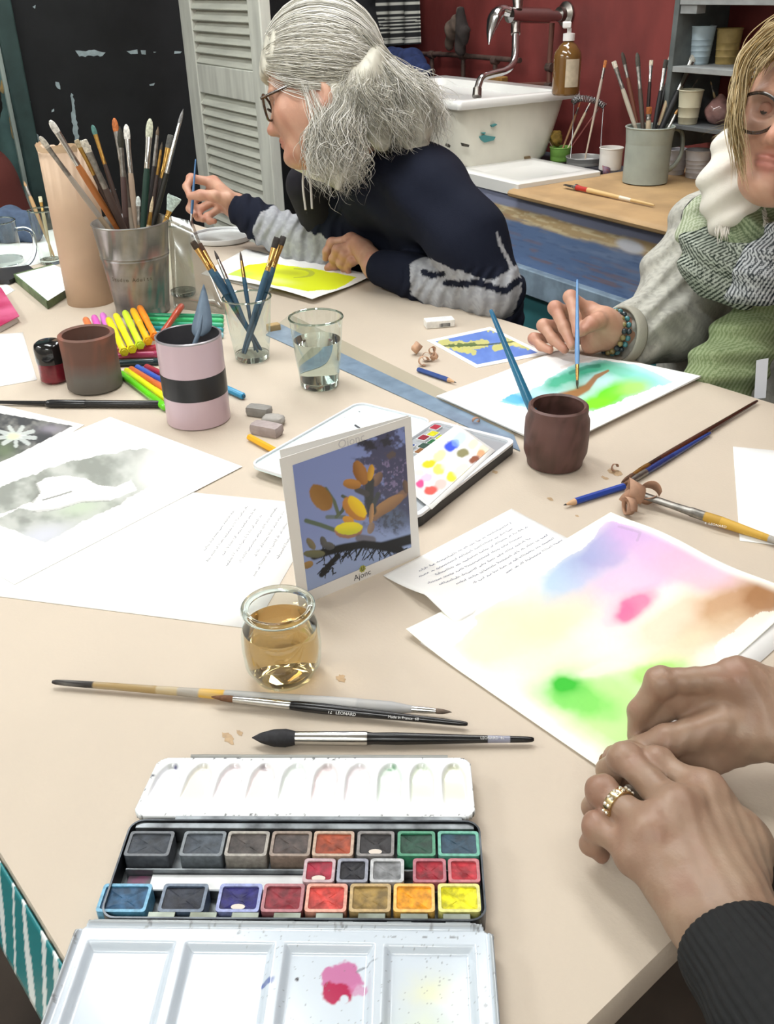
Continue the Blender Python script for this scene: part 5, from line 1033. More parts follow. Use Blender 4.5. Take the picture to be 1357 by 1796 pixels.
# ================================================================== second paint box, behind the card
zb = T+0.0155; c0 = on(735, 905, zb); u_ = np.array([math.cos(math.radians(113.3)), math.sin(math.radians(113.3)), 0]); v_ = np.array([-u_[1], u_[0], 0])
def b2(a, b, z): return np.array([c0[0], c0[1], T])+u_*a+v_*b+np.array([0, 0, z])
box2 = empty('pocket_paint_box', b2(.11, .12, 0), 'open white-lined paint box with a swatch card behind the gorse card', 'paint box')
def rr2(a0, a1, b0, b1, r): return [b2((a0+a1)/2+x, (b0+b1)/2+y, 0) for x, y in rrect(a1-a0, b1-b0, r, 5)]
A0, A1, BW = -0.005, 0.225, 0.1215
V, F = prism(rr2(A0, A1, 0, BW, .012), T+.0005, T+.0125); mesh('box_shell', V, F, M('box_black', '2a2a2c', 0.4), box2, smooth=False, bevel=.001)
def ringmesh(Po, Pi_, z0, z1):
    n = len(Po); V = [np.array([p[0], p[1], z0]) for p in Po]+[np.array([p[0], p[1], z1]) for p in Po]+[np.array([p[0], p[1], z1]) for p in Pi_]+[np.array([p[0], p[1], z0]) for p in Pi_]
    return V, [(j*n+i, j*n+(i+1) % n, ((j+1) % 4)*n+(i+1) % n, ((j+1) % 4)*n+i) for j in range(4) for i in range(n)]
wen = M('box_white', 'e6e9ee', 0.2, coat=0.3)
V, F = ringmesh(rr2(A0, A1, 0, BW, .012), rr2(A0+.006, A1-.006, .006, BW-.006, .008), T+.0127, T+.0160); mesh('box_rim', V, F, wen, box2, sharp=30)
V, F = prism(rr2(A0+.006, A1-.006, .006, BW-.006, .008), T+.0127, T+.0130); mesh('box_inside', V, F, M('box_inner', 'aeb3b8', 0.3, .3), box2, smooth=False)
for i, (a, b, c) in enumerate(((.205, .107, 'b03040'), (.186, .099, 'd3cf1e'), (.1815, .0835, 'bfd01c'), (.170, .103, '8c2030'), (.165, .086, '1f6a3c'), (.150, .090, '2c4c40'), (.186, .067, '6a6c70'), (.14, .105, '2a4a8c'), (.135, .085, '8a5a2c'))):
    V, F = prism(rr2(a-.008, a+.008, b-.0062, b+.0062, .0015), T+.0131, T+.0158); p = mesh('half_pan', V, F, M('halfpan', 'd6d8d8', .35), box2, smooth=False)
    V, F = prism(rr2(a-.0066, a+.0066, b-.005, b+.005, .001), T+.0159, T+.0163); mesh('paint_cake', V, F, M('cake2_'+c, c, .3, var=.2, vs=200), p, smooth=False)
# lid
V, F = prism(rr2(A0+.002, A1, BW+.001, 2*BW+.001, .016), T+.0105, T+.0125); mesh('lid_plate', V, F, M('lid_white', 'dfeef0', 0.18, coat=.3), box2, smooth=False)
V, F = ringmesh(rr2(A0+.002, A1, BW+.001, 2*BW+.001, .016), rr2(A0+.0045, A1-.0025, BW+.0035, 2*BW-.0015, .014), T+.0126, T+.0150); mesh('lid_rim', V, F, wen, box2, sharp=30)
V, F = prism(rr2(A0+.03, A1-.03, BW+.03, 2*BW-.03, .01), T+.0003, T+.0104); mesh('lid_underside', V, F, M('box_black'), box2, smooth=False)
for i, (x, y, r) in enumerate(((585, 731, .0016), (604, 732, .0010), (630, 722, .0017), (626, 748, .0045), (598, 733, .0007), (615, 742, .0008))):
    p = on(x, y, T+.0128); mb = MB(); mb.add([p+np.array([r*(1.5 if r > .004 else 1)*math.cos(t)*(1+.3*math.sin(3*t)), r*.6*math.sin(t)*(1+.3*math.cos(2*t)), 0]) for t in np.linspace(0, 6.28, 11)[:-1]], [tuple(range(10))]); mb.build('paint_spot', M('spot_dark', '45454c', .4), box2, smooth=False)
# swatch card lying in the box
def sw_col(px, py, s, t):
    x = (px-700)*6.785; y = (py-720)*6.785; P = np.zeros(s.shape+(3,))+LA('f2f3f2'); n = fbm(x/60, y/60, 3)-.47; xx = x+30*n; yy = y+30*n
    for cx, cy, rx, ry, an, c, k in ((720, 330, 100, 75, -35, 'bcd6f4', .9), (615, 425, 85, 62, -20, '3a52dc', 1), (670, 385, 50, 40, -30, '7a9cf0', .7), (880, 400, 75, 62, -40, 'd8d4b8', .9), (752, 505, 78, 58, -15, '86825c', 1), (990, 470, 80, 60, -45, 'ecd8b8', .9), (965, 510, 55, 48, -40, 'c98a58', .8), (890, 582, 70, 48, -20, '87503a', 1),
                                     (480, 540, 95, 65, -40, 'f4ec9a', .9), (355, 635, 88, 50, -20, 'f0c81e', 1), (470, 700, 78, 66, -20, 'f2dc5c', .95), (590, 620, 110, 60, -40, 'fbf6cc', .8), (620, 790, 66, 62, -20, 'f0d63c', 1), (740, 700, 110, 66, -40, 'faf4c8', .9), (240, 740, 60, 45, 0, 'cfe2cc', .9), (320, 800, 80, 52, -30, 'eebce0', .9), (250, 872, 52, 58, -20, 'd8508c', 1), (490, 880, 90, 62, -30, 'f6bcb4', .9), (372, 950, 84, 58, -12, 'ee5c54', 1)):
        P = mixc(P, LA(c), k*blob(xx, yy, cx, cy, rx*1.25, ry*1.25, an, .45))
    return P
Wc = [on(858, 788, T+.0175), on(754, 884, T+.0175), on(690, 828, T+.0175), on(801, 744, T+.0175)]
sheet('swatch_card', [on(868, 790, T+.0168), on(757, 893, T+.0168), on(690, 838, T+.0168), on(808, 748, T+.0168)], 6, 6, white, pap, thick=.0005, label='blank white card under the colour swatch card', cat='card')
sheet('swatch_card', Wc, 120, 90, sw_col, pap, thick=.0005, label='white card with swatches of blue, olive, brown, yellow, pink and red', cat='card')
# ================================================================== sink corner
cer = M('old_ceramic', 'd9d6c8', 0.3, var=0.08, vs=12, coat=0.2); cerw = M('white_ceramic', 'e2e2de', 0.25, coat=0.3)
SX0, SX1, SY0, SY1 = -2.86, -2.19, 1.60, 2.03
sink = empty('ceramic_sink', (-2.5, 1.82, 0.8), 'old cream ceramic sink with teal paint stains', 'sink')
def loft(rings, cap=True):
    n = len(rings[0]); V = [p for r in rings for p in r]; F = [(j*n+i, j*n+(i+1) % n, (j+1)*n+(i+1) % n, (j+1)*n+i) for j in range(len(rings)-1) for i in range(n)]
    if cap: F += [tuple(range(n))[::-1], tuple(range((len(rings)-1)*n, len(rings)*n))]
    return V, F
def rect(x0, x1, y0, y1, r, z, n=5): return [np.array([(x0+x1)/2+x, (y0+y1)/2+y, z]) for x, y in rrect(x1-x0, y1-y0, r, n)]
def sink_col(v):
    P = np.zeros((len(v), 3))+LA('d6d3c4'); n = fbm(v[:, 1]*30+5, v[:, 2]*30, 3); return mixc(P, LA('c2bba4'), sst(.5, .7, n)*.6)
V, F = loft([rect(SX0+.08, SX1-.006, SY0+.03, SY1-.11, .05, .803), rect(SX0+.06, SX1-.004, SY0+.02, SY1-.09, .05, .82), rect(SX0+.03, SX1-.012, SY0+.02, SY1-.05, .05, .90), rect(SX0+.015, SX1-.015, SY0+.015, SY1-.03, .04, .962)]); F = F[:-1]; mesh('basin', V, F, cer, sink, sharp=60)
V, F = loft([rect(SX0, SX1, SY0, SY1, .012, .962), rect(SX0-.002, SX1+.002, SY0-.002, SY1+.002, .012, .968), rect(SX0, SX1, SY0, SY1, .012, .981), rect(SX0+.004, SX1-.004, SY0+.004, SY1-.004, .012, .984), rect(SX0+.045, SX1-.045, SY0+.045, SY1-.045, .03, .982), rect(SX0+.06, SX1-.06, SY0+.06, SY1-.06, .03, .95), rect(SX0+.1, SX1-.1, SY0+.1, SY1-.1, .03, .86)]); mesh('rim', V, F, cerw, sink, sharp=50)
stm = M('stain_teal', '4f8f90', .5); std = M('stain_dark', '4a463e', .6)
def stain(pts, mat, X):
    W = [onX(x, y, X) for x, y in pts]; n = len(W); mesh('stain', [tuple(p) for p in W]+[(p[0]-.012, p[1], p[2]) for p in W], [tuple(range(n))]+[(i, n+i, n+(i+1) % n, (i+1) % n) for i in range(n)], mat, sink, smooth=False)
for pts, m_ in (([(842, 240), (850, 237), (862, 239), (869, 240), (866, 246), (850, 250), (845, 246)], stm), ([(862, 220), (870, 217), (872, 219), (864, 223)], stm), ([(845, 233), (852, 232), (850, 236)], stm), ([(812, 251), (823, 254), (822, 258), (814, 257)], std), ([(786, 252), (790, 255), (789, 259), (785, 256)], std), ([(920, 275), (930, 274), (932, 285), (922, 284)], M('stain_rust', '7a6648', .6))):
    stain(pts, m_, -2.190 if pts[0][1] > 245 else -2.194)
# tray of white ceramic on the cabinet
tr = empty('ceramic_tray', (-2.05, 1.76, .79), 'flat white ceramic draining tray in front of the sink', 'tray')
c_ = on(908, 322, .815); TX1_ = c_[0]; TYo = c_[1]; rY = on(1058, 300, .815)[1]; lX = on(790, 296, .815)[0]
V, F = loft([rect(lX, TX1_, TYo, rY, .006, .784), rect(lX, TX1_, TYo, rY, .006, .812), rect(lX+.004, TX1_-.004, TYo+.004, rY-.004, .006, .815), rect(lX+.04, TX1_-.035, TYo+.035, rY-.035, .01, .815), rect(lX+.06, TX1_-.055, TYo+.055, rY-.055, .01, .808)]); mesh('tray_slab', V, F, cerw, tr, sharp=40)
# wall tap
chrome = M('chrome', 'c8c8c8', .14, 1.0); worn = M('worn_chrome', '9a9690', .3, 1.0, var=.3, vs=60)
tp = onY(985, 25, 2.12); tap = empty('wall_tap', tp, 'chrome wall-mounted lever tap with a swan spout over the sink', 'tap'); bd = [tp, tp+np.array([0, -.03, 0]), tp+np.array([0, -.26, 0])]
dT = proj(bd[2])[2]
V, F = lathe([(.034, 0), (.034, .006), (.02, .014), (.02, .03)], 24, tp+np.array([0, .018, 0]), [0, -1, 0]); mesh('wall_flange', V, F, worn, tap)
P0 = at(985, 28, proj(tp)[2]); P1 = at(893, 26, dT); V, F = tube([P0, P0+(P1-P0)*.25, P0+(P1-P0)*.28, P1], [.014, .015, .021, .021], 20); mesh('tap_body', V, F, chrome, tap)
V, F = tube([at(908, 18, dT), at(908, -2, dT)], [.012, .016], 14); mesh('tap_knob', V, F, worn, tap)
lv = [at(x, y, dT-.01) for x, y in ((896, 22), (882, 18), (870, 26), (863, 45), (859, 62), (857, 78))]; V, F = tube(spline(lv, 6), [.018+.008*math.sin(t*3.1) if t < .5 else .026*(1-t)*2*.9+.002 for t in np.linspace(0, 1, 31)], 16, flat=.7); mesh('lever', V, F, chrome, tap)
sp = [at(x, y, dT+dz) for x, y, dz in ((904, 38, .02), (904, 62, .02), (903, 96, .02), (898, 113, .015), (885, 124, .005), (862, 130, -.01), (846, 136, -.02), (839, 150, -.02), (836, 166, -.02))]; V, F = tube(spline(sp, 6), .0105, 14); mesh('spout', V, F, chrome, tap)
V, F = tube([at(904, 36, dT+.02), at(904, 60, dT+.02)], [.0135, .0135], 14); mesh('collar', V, F, worn, tap); V, F = tube([at(837, 155, dT-.02), at(836, 170, dT-.02)], [.0125, .0135], 14); mesh('nozzle', V, F, worn, tap)
# pipes
pm = M('painted_pipe', '4a3a34', .5, var=.4, vs=40, bump=.3, bs=80); pg = empty('water_pipes', onY(820, 120, 2.10), 'dark painted water pipes running along the red wall behind the sink', 'pipes')
for pts in ([(700, 93), (790, 96), (912, 106)], [(735, 138), (810, 146), (895, 152)], [(757, 94), (757, 160)], [(812, 97), (812, 170)], [(968, 40), (964, 100), (962, 160)], [(962, 148), (900, 150)], [(868, 106), (868, 150)]):
    V, F = tube([onY(x, y, 2.10) for x, y in pts], .008, 10); mesh('pipe', V, F, pm if pts[0][0] < 960 else M('copper_pipe', '6e4a40', .5, .3), pg)
for x, y in ((757, 96), (812, 98), (868, 106), (964, 118), (962, 152)):
    p = onY(x, y, 2.10); V, F = lathe([(.0125, -.012), (.0135, -.006), (.0135, .006), (.0125, .012)], 12, p, [1, 0, 0]); mesh('pipe_joint', V, F, pm, pg)
V, F = lathe([(.006, 0), (.006, .04)], 8, onY(757, 94, 2.10), [0, 1, 0]); mesh('pipe_bracket', V, F, pm, pg)
MB().box(onY(868, 141, 2.09)+np.array([0, 0, 0]), (.10, .03, .028)).build('sponge', M('sponge_ochre', '8a6632', .8, var=.3, vs=40), None, label='ochre sponge tucked behind the pipes', cat='sponge', bevel=.004)
# hanging cloths
def stripe_col(px, py, s, t):
    P = np.zeros(s.shape+(3,))+LA('232426'); y = py-0.06*(px-690)*-1
    for a, b in ((4, 9), (20, 25), (30, 33), (36, 38.5), (42, 44.5), (48, 50.5), (55, 58), (66, 68.5), (70, 76)): P = mixc(P, LA('c9c9c0'), ((py+.035*(px-690) > a) & (py+.035*(px-690) < b))*1.0)
    return P
clo = M('cloth', rough=.9, vcol=True)
towel = sheet('striped_towel', [onY(655, 83, 2.09), onY(737, 77, 2.09), onY(731, -60, 2.09), onY(645, -60, 2.09)], 60, 110, stripe_col, clo, thick=.004, label='black and white striped towel hanging on the red wall', cat='towel')
for vtx in towel.data.vertices: vtx.co.y += 0.008*math.sin(vtx.co.x*60)-.006
def rag(label, pts, rs, col, Y=2.09, cat='cloth', flat=.45):
    P = [onY(x, y, Y) for x, y in pts]; b = Body(.006)
    for i in range(len(P)-1): b.cone(P[i], P[i+1], rs[i], rs[i+1], .02)
    V, F = b.run(lambda q: .006*np.sin(q[:, 0]*160+q[:, 2]*30)*np.sin(q[:, 2]*45+q[:, 0]*20)); return fastmesh('hanging_rag', V, F, M('rag_'+col, col, .9, var=.3, vs=40), label=label, cat=cat)
rag('grey-brown rag hanging left of the tap', [(806, 20), (795, 50), (786, 80)], [.012, .022, .014], '55483f'); rag('dark crumpled rag hanging beside the grey-brown one', [(808, 18), (812, 55), (808, 88)], [.012, .02, .018], '2a2422', 2.06)
rag('dark blue cloth bundled behind the grey hair', [(690, 110), (720, 118), (742, 128)], [.05, .055, .03], '26345e', 2.05)
rag('dark cloth hanging at the corner beside the towel', [(640, -40), (640, 40), (655, 95)], [.05, .06, .04], '1c1d20', 2.06)
# soap dispenser
SB = on(991, 166, .9845); _, HS = stand((991, 166), 36, .9845); soap = empty('soap_bottle', SB, 'amber liquid soap bottle with a white pump on the sink rim', 'bottle'); hs = HS
rs_ = rpx(SB, 48)
V, F = lathe([(rs_*.9, 0), (rs_, .004), (rs_, hs*.50), (rs_*.95, hs*.58), (rs_*.6, hs*.68), (rs_*.36, hs*.72), (rs_*.34, hs*.74)], 28, SB); mesh('bottle_body', V, F, M('amber_soap', '6e4e26', .1, var=.1, vs=20, coat=.5, spec=.6), soap)
V, F = lathe([(rs_*.42, hs*.735), (rs_*.42, hs*.83), (rs_*.16, hs*.84), (rs_*.16, hs*.90)], 18, SB); mesh('pump_collar', V, F, M('white_plastic', 'e6e4e2', .35), soap)
MB().box(Zp(SB, hs*.945)+np.array([-.004, -.006, 0]), (.022, .03, .016), Rz(.9)).build('pump_head', M('white_plastic'), soap, bevel=.003)
vd = -np.array([FWD[0], FWD[1], 0]); vd /= np.linalg.norm(vd); Vl = []; 
for i in range(9):
    a = (i-2)*.13; d_ = np.array([vd[0]*math.cos(a)-vd[1]*math.sin(a), vd[0]*math.sin(a)+vd[1]*math.cos(a), 0]); Vl += [Zp(SB, hs*.12)+d_*(rs_+.0008), Zp(SB, hs*.50)+d_*(rs_+.0008)]
mesh('label', Vl, [(2*i, 2*i+2, 2*i+3, 2*i+1) for i in range(8)], M('soap_label', 'c2b49c', .6, var=.15, vs=60), soap)
# ------------------------------------------------------------------ pots on the worktop
def cup(name, label, pb, ytop, wb, wt_, mat, wall=.0012, cat='cup', rim=.0016, z0=W8, group=None, ridges=0):
    B, h = stand(pb, ytop, z0); a, b = rpx(B, wb), rpx(Zp(B, h), wt_); o = empty(name, B, label, cat, group); pr = [(a*.96, 0), (a, .002)]
    for i in range(ridges): t = .2+.6*i/ridges; r_ = a+(b-a)*t; pr += [(r_, h*t), (r_+.0009, h*(t+.01)), (r_+.0002, h*(t+.03))]
    pr += [(b*.995, h*.97), (b, h)]; vessel('cup_wall', B, pr, wall, mat, o, 32, .003)
    if rim: V, F = tube([Zp(B, h)+np.array([math.cos(t), math.sin(t), 0])*b for t in np.linspace(0, 6.2832, 33)], rim, 8, cap=False); mesh('cup_rim', V, F, mat, o)
    return B, h, a, b, o
wpl = M('cup_white', 'dcd8d2', .45, var=.05, vs=30); wgr = M('cup_grey_white', 'c2c0c4', .5, var=.06, vs=30)
JG, hj, aj, bj, jug = cup('plastic_jug', 'tall grey-green plastic jug full of paint brushes on the worktop', (1130, 320), 222, 66, 84, M('jug_plastic', '9ca49c', .4, var=.12, vs=20), .003, 'jug', .002)
dj = proj(Zp(JG, hj*.6))[2]
hp = [at(x, y, dj+.03) for x, y in ((1172, 234), (1184, 226), (1195, 232), (1197, 252), (1192, 275), (1180, 292), (1166, 300))]; V, F = tube(spline(hp, 5), .0085, 10, flat=.6); mesh('handle', V, F, M('jug_plastic'), jug)
C1 = cup('plastic_cup', 'white plastic cup with a small printed square left of the jug', (1069, 298), 259, 34, 41, wpl, ridges=0)
pv = [at(x, y, proj(C1[0])[2]-.031) for x, y in ((1056, 290), (1070, 294), (1070, 307), (1057, 305))]; mesh('printed_square', pv, [(3, 2, 1, 0)], M('print_blue', '5a5c74', .5, col2='8a4a48', vs=120), C1[4], solid=.0004)
cup('plastic_cup', 'white plastic cup half hidden behind the jug handle', (1183, 305), 262, 30, 38, wgr, ridges=3); cup('plastic_cup', 'white ribbed plastic cup right of the jug on the worktop', (1219, 311), 263, 34, 44, wgr, ridges=4)
GP = cup('green_pot', 'small green pot holding brushes and a dried sponge', (982, 282), 258, 34, 38, M('green_plastic', '6f9a48', .4, var=.15, vs=40), .002, 'pot')
BW_ = cup('brush_washer', 'metal brush washer tin with a wire frame and a coil spring', (1024, 289), 275, 60, 64, M('washer_tin', 'a5a5a4', .35, .5), .0015, 'brush washer')
dW = proj(BW_[0])[2]; wire = M('wire_steel', '8f8f8f', .3, .9)
for pts in ([(1052, 300), (1054, 240), (1058, 186)], [(1000, 280), (1004, 230), (1006, 180)]):
    V, F = tube([at(x, y, dW+.01) for x, y in pts], .0013, 6); mesh('upright', V, F, wire, BW_[4])
cl = spline([at(x, y, dW+.01) for x, y in ((1004, 180), (1015, 173), (1032, 174), (1048, 179), (1060, 187))], 40); ch = []
for i, p in enumerate(cl): a = i*1.15; d_ = cl[min(i+1, len(cl)-1)]-cl[max(i-1, 0)]; x_, y_, z_ = frame(d_); ch.append(p+(x_*math.cos(a)+y_*math.sin(a))*.0085)
V, F = tube(ch, .0012, 5); mesh('coil_spring', V, F, wire, BW_[4])
BGk = 'brushes on the worktop'
for lb, base, tip, r, zn, fc, hr, bl, fln, kd, db_ in (('long pale brush with orange hair standing in the brush washer', (1000, 262), (1062, 106), .0045, [(0, 'b0a08c'), (.5, 'a8988a')], 'd', 'a8622c', .022, .03, 'flat', .0), ('whitish brush handle in the green pot', (985, 268), (1035, 180), .0042, [(0, 'c9b89c')], 'd', 'cfc4b0', .01, .02, 'round', .0), ('orange-stained brush in the green pot', (980, 268), (1018, 178), .0042, [(0, 'a8805c')], 'd', '9a5a30', .02, .02, 'round', .01), ('thin reddish brush leaning right from the green pot', (990, 270), (1050, 190), .003, [(0, '8a4a44')], 'd', '6a4a44', .012, .02, 'round', .02), ('thin dark brush leaning left from the green pot', (978, 266), (936, 198), .0028, [(0, '6a5c4c')], 'd', '4a4038', .01, .02, 'round', -.02)):
    A = Zp(GP[0], .004)+(np.array([.006, .003, 0]) if base[0] > 981 else np.array([-.006, .0, 0])); 
    if 'washer' in lb: A = Zp(BW_[0], .004)
    brush(lb, A, at(tip[0], tip[1], proj(A)[2]+db_), r, zn, fc, hr, bl, fln, kd, group=BGk, rough=True)
V, F = (lambda b: b.run(lambda q: .004*np.sin(q[:, 0]*300)*np.sin(q[:, 2]*280+q[:, 1]*200)))(Body(.004).ell(at(975, 243, proj(GP[0])[2]), (.018, .018, .022), k=.01)); fastmesh('dried_sponge', V, F, M('dry_yellow', '8a7030', .9, var=.4, vs=80), label='crinkled yellow-brown sponge sticking out of the green pot', cat='sponge')
jb = Zp(JG, .006); djt = proj(Zp(JG, hj))[2]; JGk = 'brushes in the grey-green jug'
for lb, tip, dz, ft, r, zn, fc, hr, bl, fln, kd in (('pale crusted brush leaning left out of the jug', (1076, 108), .0, (.02, .0), .006, [(0, '9a9080'), (.6, 'b0a898')], 'd', 'c9c2b2', .016, .05, 'flat'), ('brown brush with dark hair, second from the left in the jug', (1091, 92), .03, (.015, .02), .0052, [(0, '6a3c2a')], 'd', '3a3028', .03, .03, 'filbert'), ('thick dark brush with long grey ferrule in the jug', (1117, 93), .0, (.006, .0), .006, [(0, '2a2420'), (.5, '4a4038')], 'd', '4a463e', .032, .05, 'filbert'),
        ('straight dark brush with pale flat hair in the middle of the jug', (1142, 106), .02, (.0, .02), .005, [(0, '2a1c1a')], 's', 'c2b8a4', .012, .036, 'flat'), ('black flat brush right of the middle of the jug', (1168, 105), -.01, (-.004, -.02), .006, [(0, '161618')], 's', '3a3630', .02, .05, 'flat'), ('black brush with white soft hair in the jug', (1182, 102), .03, (-.01, .02), .006, [(0, '1a1a1a')], 'd', 'd2cdbc', .04, .02, 'fan'), ('wide black brush with long shiny ferrule leaning right', (1217, 98), -.02, (-.02, -.01), .0085, [(0, '18181a')], 's', 'b9b6ac', .014, .07, 'flat'), ('cream-handled brush at the right of the jug', (1188, 118), .0, (-.012, -.01), .005, [(0, '2a2420'), (.6, 'b09c7c')], 's', '38322c', .02, .03, 'round'),
        ('thin pale brush leaning farthest right from the jug', (1224, 138), .01, (-.024, .01), .003, [(0, '8a8074')], 'd', '9a9286', .01, .03, 'round'), ('short orange-haired brush low in the jug', (1138, 188), -.02, (.0, -.02), .007, [(0, 'b9a68a')], 'd', '9a5a28', .016, .012, 'flat'), ('small tan-haired brush low at the right of the jug', (1188, 192), -.03, (-.012, -.03), .005, [(0, '8a9088')], 's', 'b0844a', .012, .03, 'round')):
    A = jb+np.array([RGT[0]*ft[0]+FWD[0]*ft[1], RGT[1]*ft[0]+FWD[1]*ft[1], 0]); brush(lb, A, at(tip[0], tip[1], djt+dz), r, zn, fc, hr, bl, fln, kd, group=JGk, rough=True)
o = brush('wooden brush with black hair and red collar lying on the worktop', on(1147, 360, W8+.006), on(990, 324, W8+.009), .0062, [(0, 'd2b27c'), (.28, 'e4dccb'), (.42, 'd2b27c'), (.84, 'b03028')], 'd', '26241f', .03, .012, 'flat', .0075, rough=True, wid=.75)
# ------------------------------------------------------------------ wall shelf at the right
shg = M('shelf_grey', '8d9090', .6, var=.15, vs=30); YSF = 1.955
shelf = empty('wall_shelf', (-1.4, 2.05, 1.1), 'grey wooden wall shelf on the red wall behind the blonde person', 'shelf')
MB().box((-1.80, (YSF+YB)/2, 1.185), (.016, YB-YSF-.002, .62)).build('side_panel', M('shelf_side', '5c6262', .6, var=.2, vs=30), shelf, bevel=.002)
MB().box((-0.86, (YSF+YB)/2, 1.185), (.016, YB-YSF-.002, .62)).build('side_panel', M('shelf_side'), shelf, bevel=.002)
for z in (1.062, 1.208, .932): MB().box((-1.33, (YSF+YB)/2, z), (.922, YB-YSF-.002, .013 if z > 1 else .010)).build('shelf_board', shg if z > 1 else M('shelf_dark', '55585a', .6), shelf, bevel=.001)
MB().box((-1.765, YSF+.02, 1.192), (.05, .03, .018)).build('bracket', shg, shelf)
zs = 1.0687; cb = M('cup_blue', 'a9bcc6', .5, var=.1, vs=20); ct = M('cup_tan', '9a8450', .6, var=.15, vs=60)
def shelfcup(label, px, ybase, ytop, wb, wt_, mat, Y=2.03, rd=4, cat='cup', z0=zs, name='plastic_cup'):
    d_ = ray(px, ybase); P_ = on(px, ybase, z0); 
    return cup(name, label, (px, ybase), ytop, wb, wt_, mat, z0=z0, ridges=rd, cat=cat)
shelfcup('pale blue ribbed plastic cup on the upper shelf', 1224, 112, 46, 34, 46, cb); shelfcup('tan paint-dulled cup beside the pale blue one on the shelf', 1272, 112, 50, 36, 44, ct, rd=3)
MB().box(on(1312, 100, zs)+np.array([0, 0, .035]), (.07, .05, .07), Rz(.1)).build('pink_box', M('dusty_pink', '8a5a58', .7), None, label='dusty pink box on the shelf beside the tan cup', cat='box', bevel=.002)
MB().box(on(1312, 100, zs)+np.array([0, 0, .0785]), (.022, .022, .016), Rz(.1)).build('white_carton', M('carton_white', 'd8dade', .6), None, label='small white carton standing on the dusty pink box', cat='carton', bevel=.001)
z2 = .9375
shelfcup('cream cup on the lower shelf behind the brushes', 1205, 217, 158, 32, 42, M('cup_cream', 'b8b29a', .5, var=.1, vs=20), z0=z2, rd=2)
pbq = on(1256, 217, z2); b = Body(.005).ell(pbq+np.array([0, 0, .026]), (.034, .03, .03), k=.02).cone(pbq+np.array([0, 0, .04]), pbq+np.array([0, 0, .065]), .022, .006, .02); V, F = b.run(lambda q: .002*np.sin(q[:, 0]*220)*np.sin(q[:, 2]*190)); V[:, 2] = np.maximum(V[:, 2], z2+.0006); fastmesh('plastic_bag', V, F, M('bag_plastic', '8a6864', .15, var=.3, vs=40, coat=.5), label='shiny wrapped plastic bag on the lower shelf', cat='bag')
brush('thin brush poking out of the wrapped bag on the lower shelf', pbq+np.array([0, 0, .03]), at(1246, 143, proj(pbq)[2]), .003, [(0, 'a8926c')], 'd', 'b59a78', .01, .02, 'round', rough=True)
# ------------------------------------------------------------------ under the near edge of the table
strip = []
def st_col(px, py, s, t):
    n = vnoise(s*9, 0*s, 3); k = (s*17+0.7*t+.15*np.sin(s*50)) % 1.0; return mixc(np.zeros(s.shape+(3,))+LA('167a80'), LA('dfe8e8'), (k < .28+.08*np.sin(s*23))*1.0)
sheet('striped_oilcloth', [tb(-.80, TY0-.022, T-.070), tb(-.385, TY0-.022, T-.066), tb(-.385, TY0-.0045, T-.0025), tb(-.80, TY0-.0045, T-.0025)], 240, 16, st_col, M('oilcloth', rough=.25, vcol=True), thick=.0012, label='teal and white striped oilcloth strip hanging at the table edge', cat='cloth', lift=lambda s, t: 0*s)
stool = empty('wooden_stool', on(20, 1780, 0.0)*0+tb(-.46, -.06, 0), 'paint-spattered wooden stool with pale boards under the table edge', 'stool')
wdp = M('pale_board', 'c2bda8', .6, var=.4, vs=9, col2='8a7c66'); wdk = M('dark_wood', '3a2e26', .6, var=.3, vs=12)
for i, y in enumerate((-.23, -.15, -.07, .01)): MB().box(tb(-.50, y, .462), (.36, .07, .022), Rz(A8)).build('seat_board', wdp, stool, bevel=.003)
for x in (-.65, -.35):
    for y in (-.23, .0): MB().box(tb(x, y, .2255), (.04, .04, .451), Rz(A8)).build('leg', wdk, stool, bevel=.003)
for y in (-.23, .0): MB().box(tb(-.5, y, .16), (.26, .02, .03), Rz(A8)).build('stretcher', wdk, stool)
# ================================================================== people
skin = M('skin', rough=0.45, vcol=True, sss=0.12, bump=0.12, bs=350, var=0.06, vs=30); SK = LA('bd9079'); SKR = LA('b27260'); SKL = LA('cba28a')
def unit(v): v = np.array(v, float); return v/np.linalg.norm(v)
RAD = {'index': (.0108, .0095, .0086, .0070), 'middle': (.0110, .0097, .0088, .0072), 'ring': (.0104, .0092, .0083, .0068), 'pinky': (.0092, .0080, .0072, .0060), 'thumb': (.0150, .0122, .0108, .0080)}
def add_hand(b, wrist, arm, J, sc=1.0, wr=.026):
    """wrist point, a point up the forearm, J = finger -> four joints (knuckle .. tip); thumb starts at its root"""
    W = np.array(wrist, float); k = .008*sc; marks = []
    b.cone(arm, W, .029*sc, wr*sc, k)
    mc = [np.array(J[f][0], float) for f in ('index', 'middle', 'ring', 'pinky')]
    side = unit(mc[0]-mc[3])
    for i, f in enumerate(('index', 'middle', 'ring', 'pinky')):
        r = RAD[f]; s0 = W+side*(.012, .004, -.004, -.012)[i]*sc
        b.cone(s0, mc[i], .0165*sc, r[0]*1.12*sc, .016*sc)
        P = [np.array(p, float) for p in J[f]]
        for j in range(3): b.cone(P[j], P[j+1], r[j]*sc, r[j+1]*sc, .0045*sc)
        b.ell(P[1], np.full(3, r[1]*1.07*sc), k=.006*sc); marks += [(P[0], .016*sc), (P[1], .013*sc), (P[3], .012*sc)]
    for i in range(3): b.cone(mc[i], mc[i+1], .0105*sc, .0100*sc, .012*sc)
    P = [np.array(p, float) for p in J['thumb']]; r = RAD['thumb']; b.cone(W+side*.010*sc, P[0], .018*sc, r[0]*sc, .016*sc); b.cone(P[0], mc[0], .013*sc, .009*sc, .014*sc)
    for j in range(3): b.cone(P[j], P[j+1], r[j]*sc, r[j+1]*sc, .007*sc)
    marks += [(P[2], .014*sc), (P[3], .013*sc)]; return marks
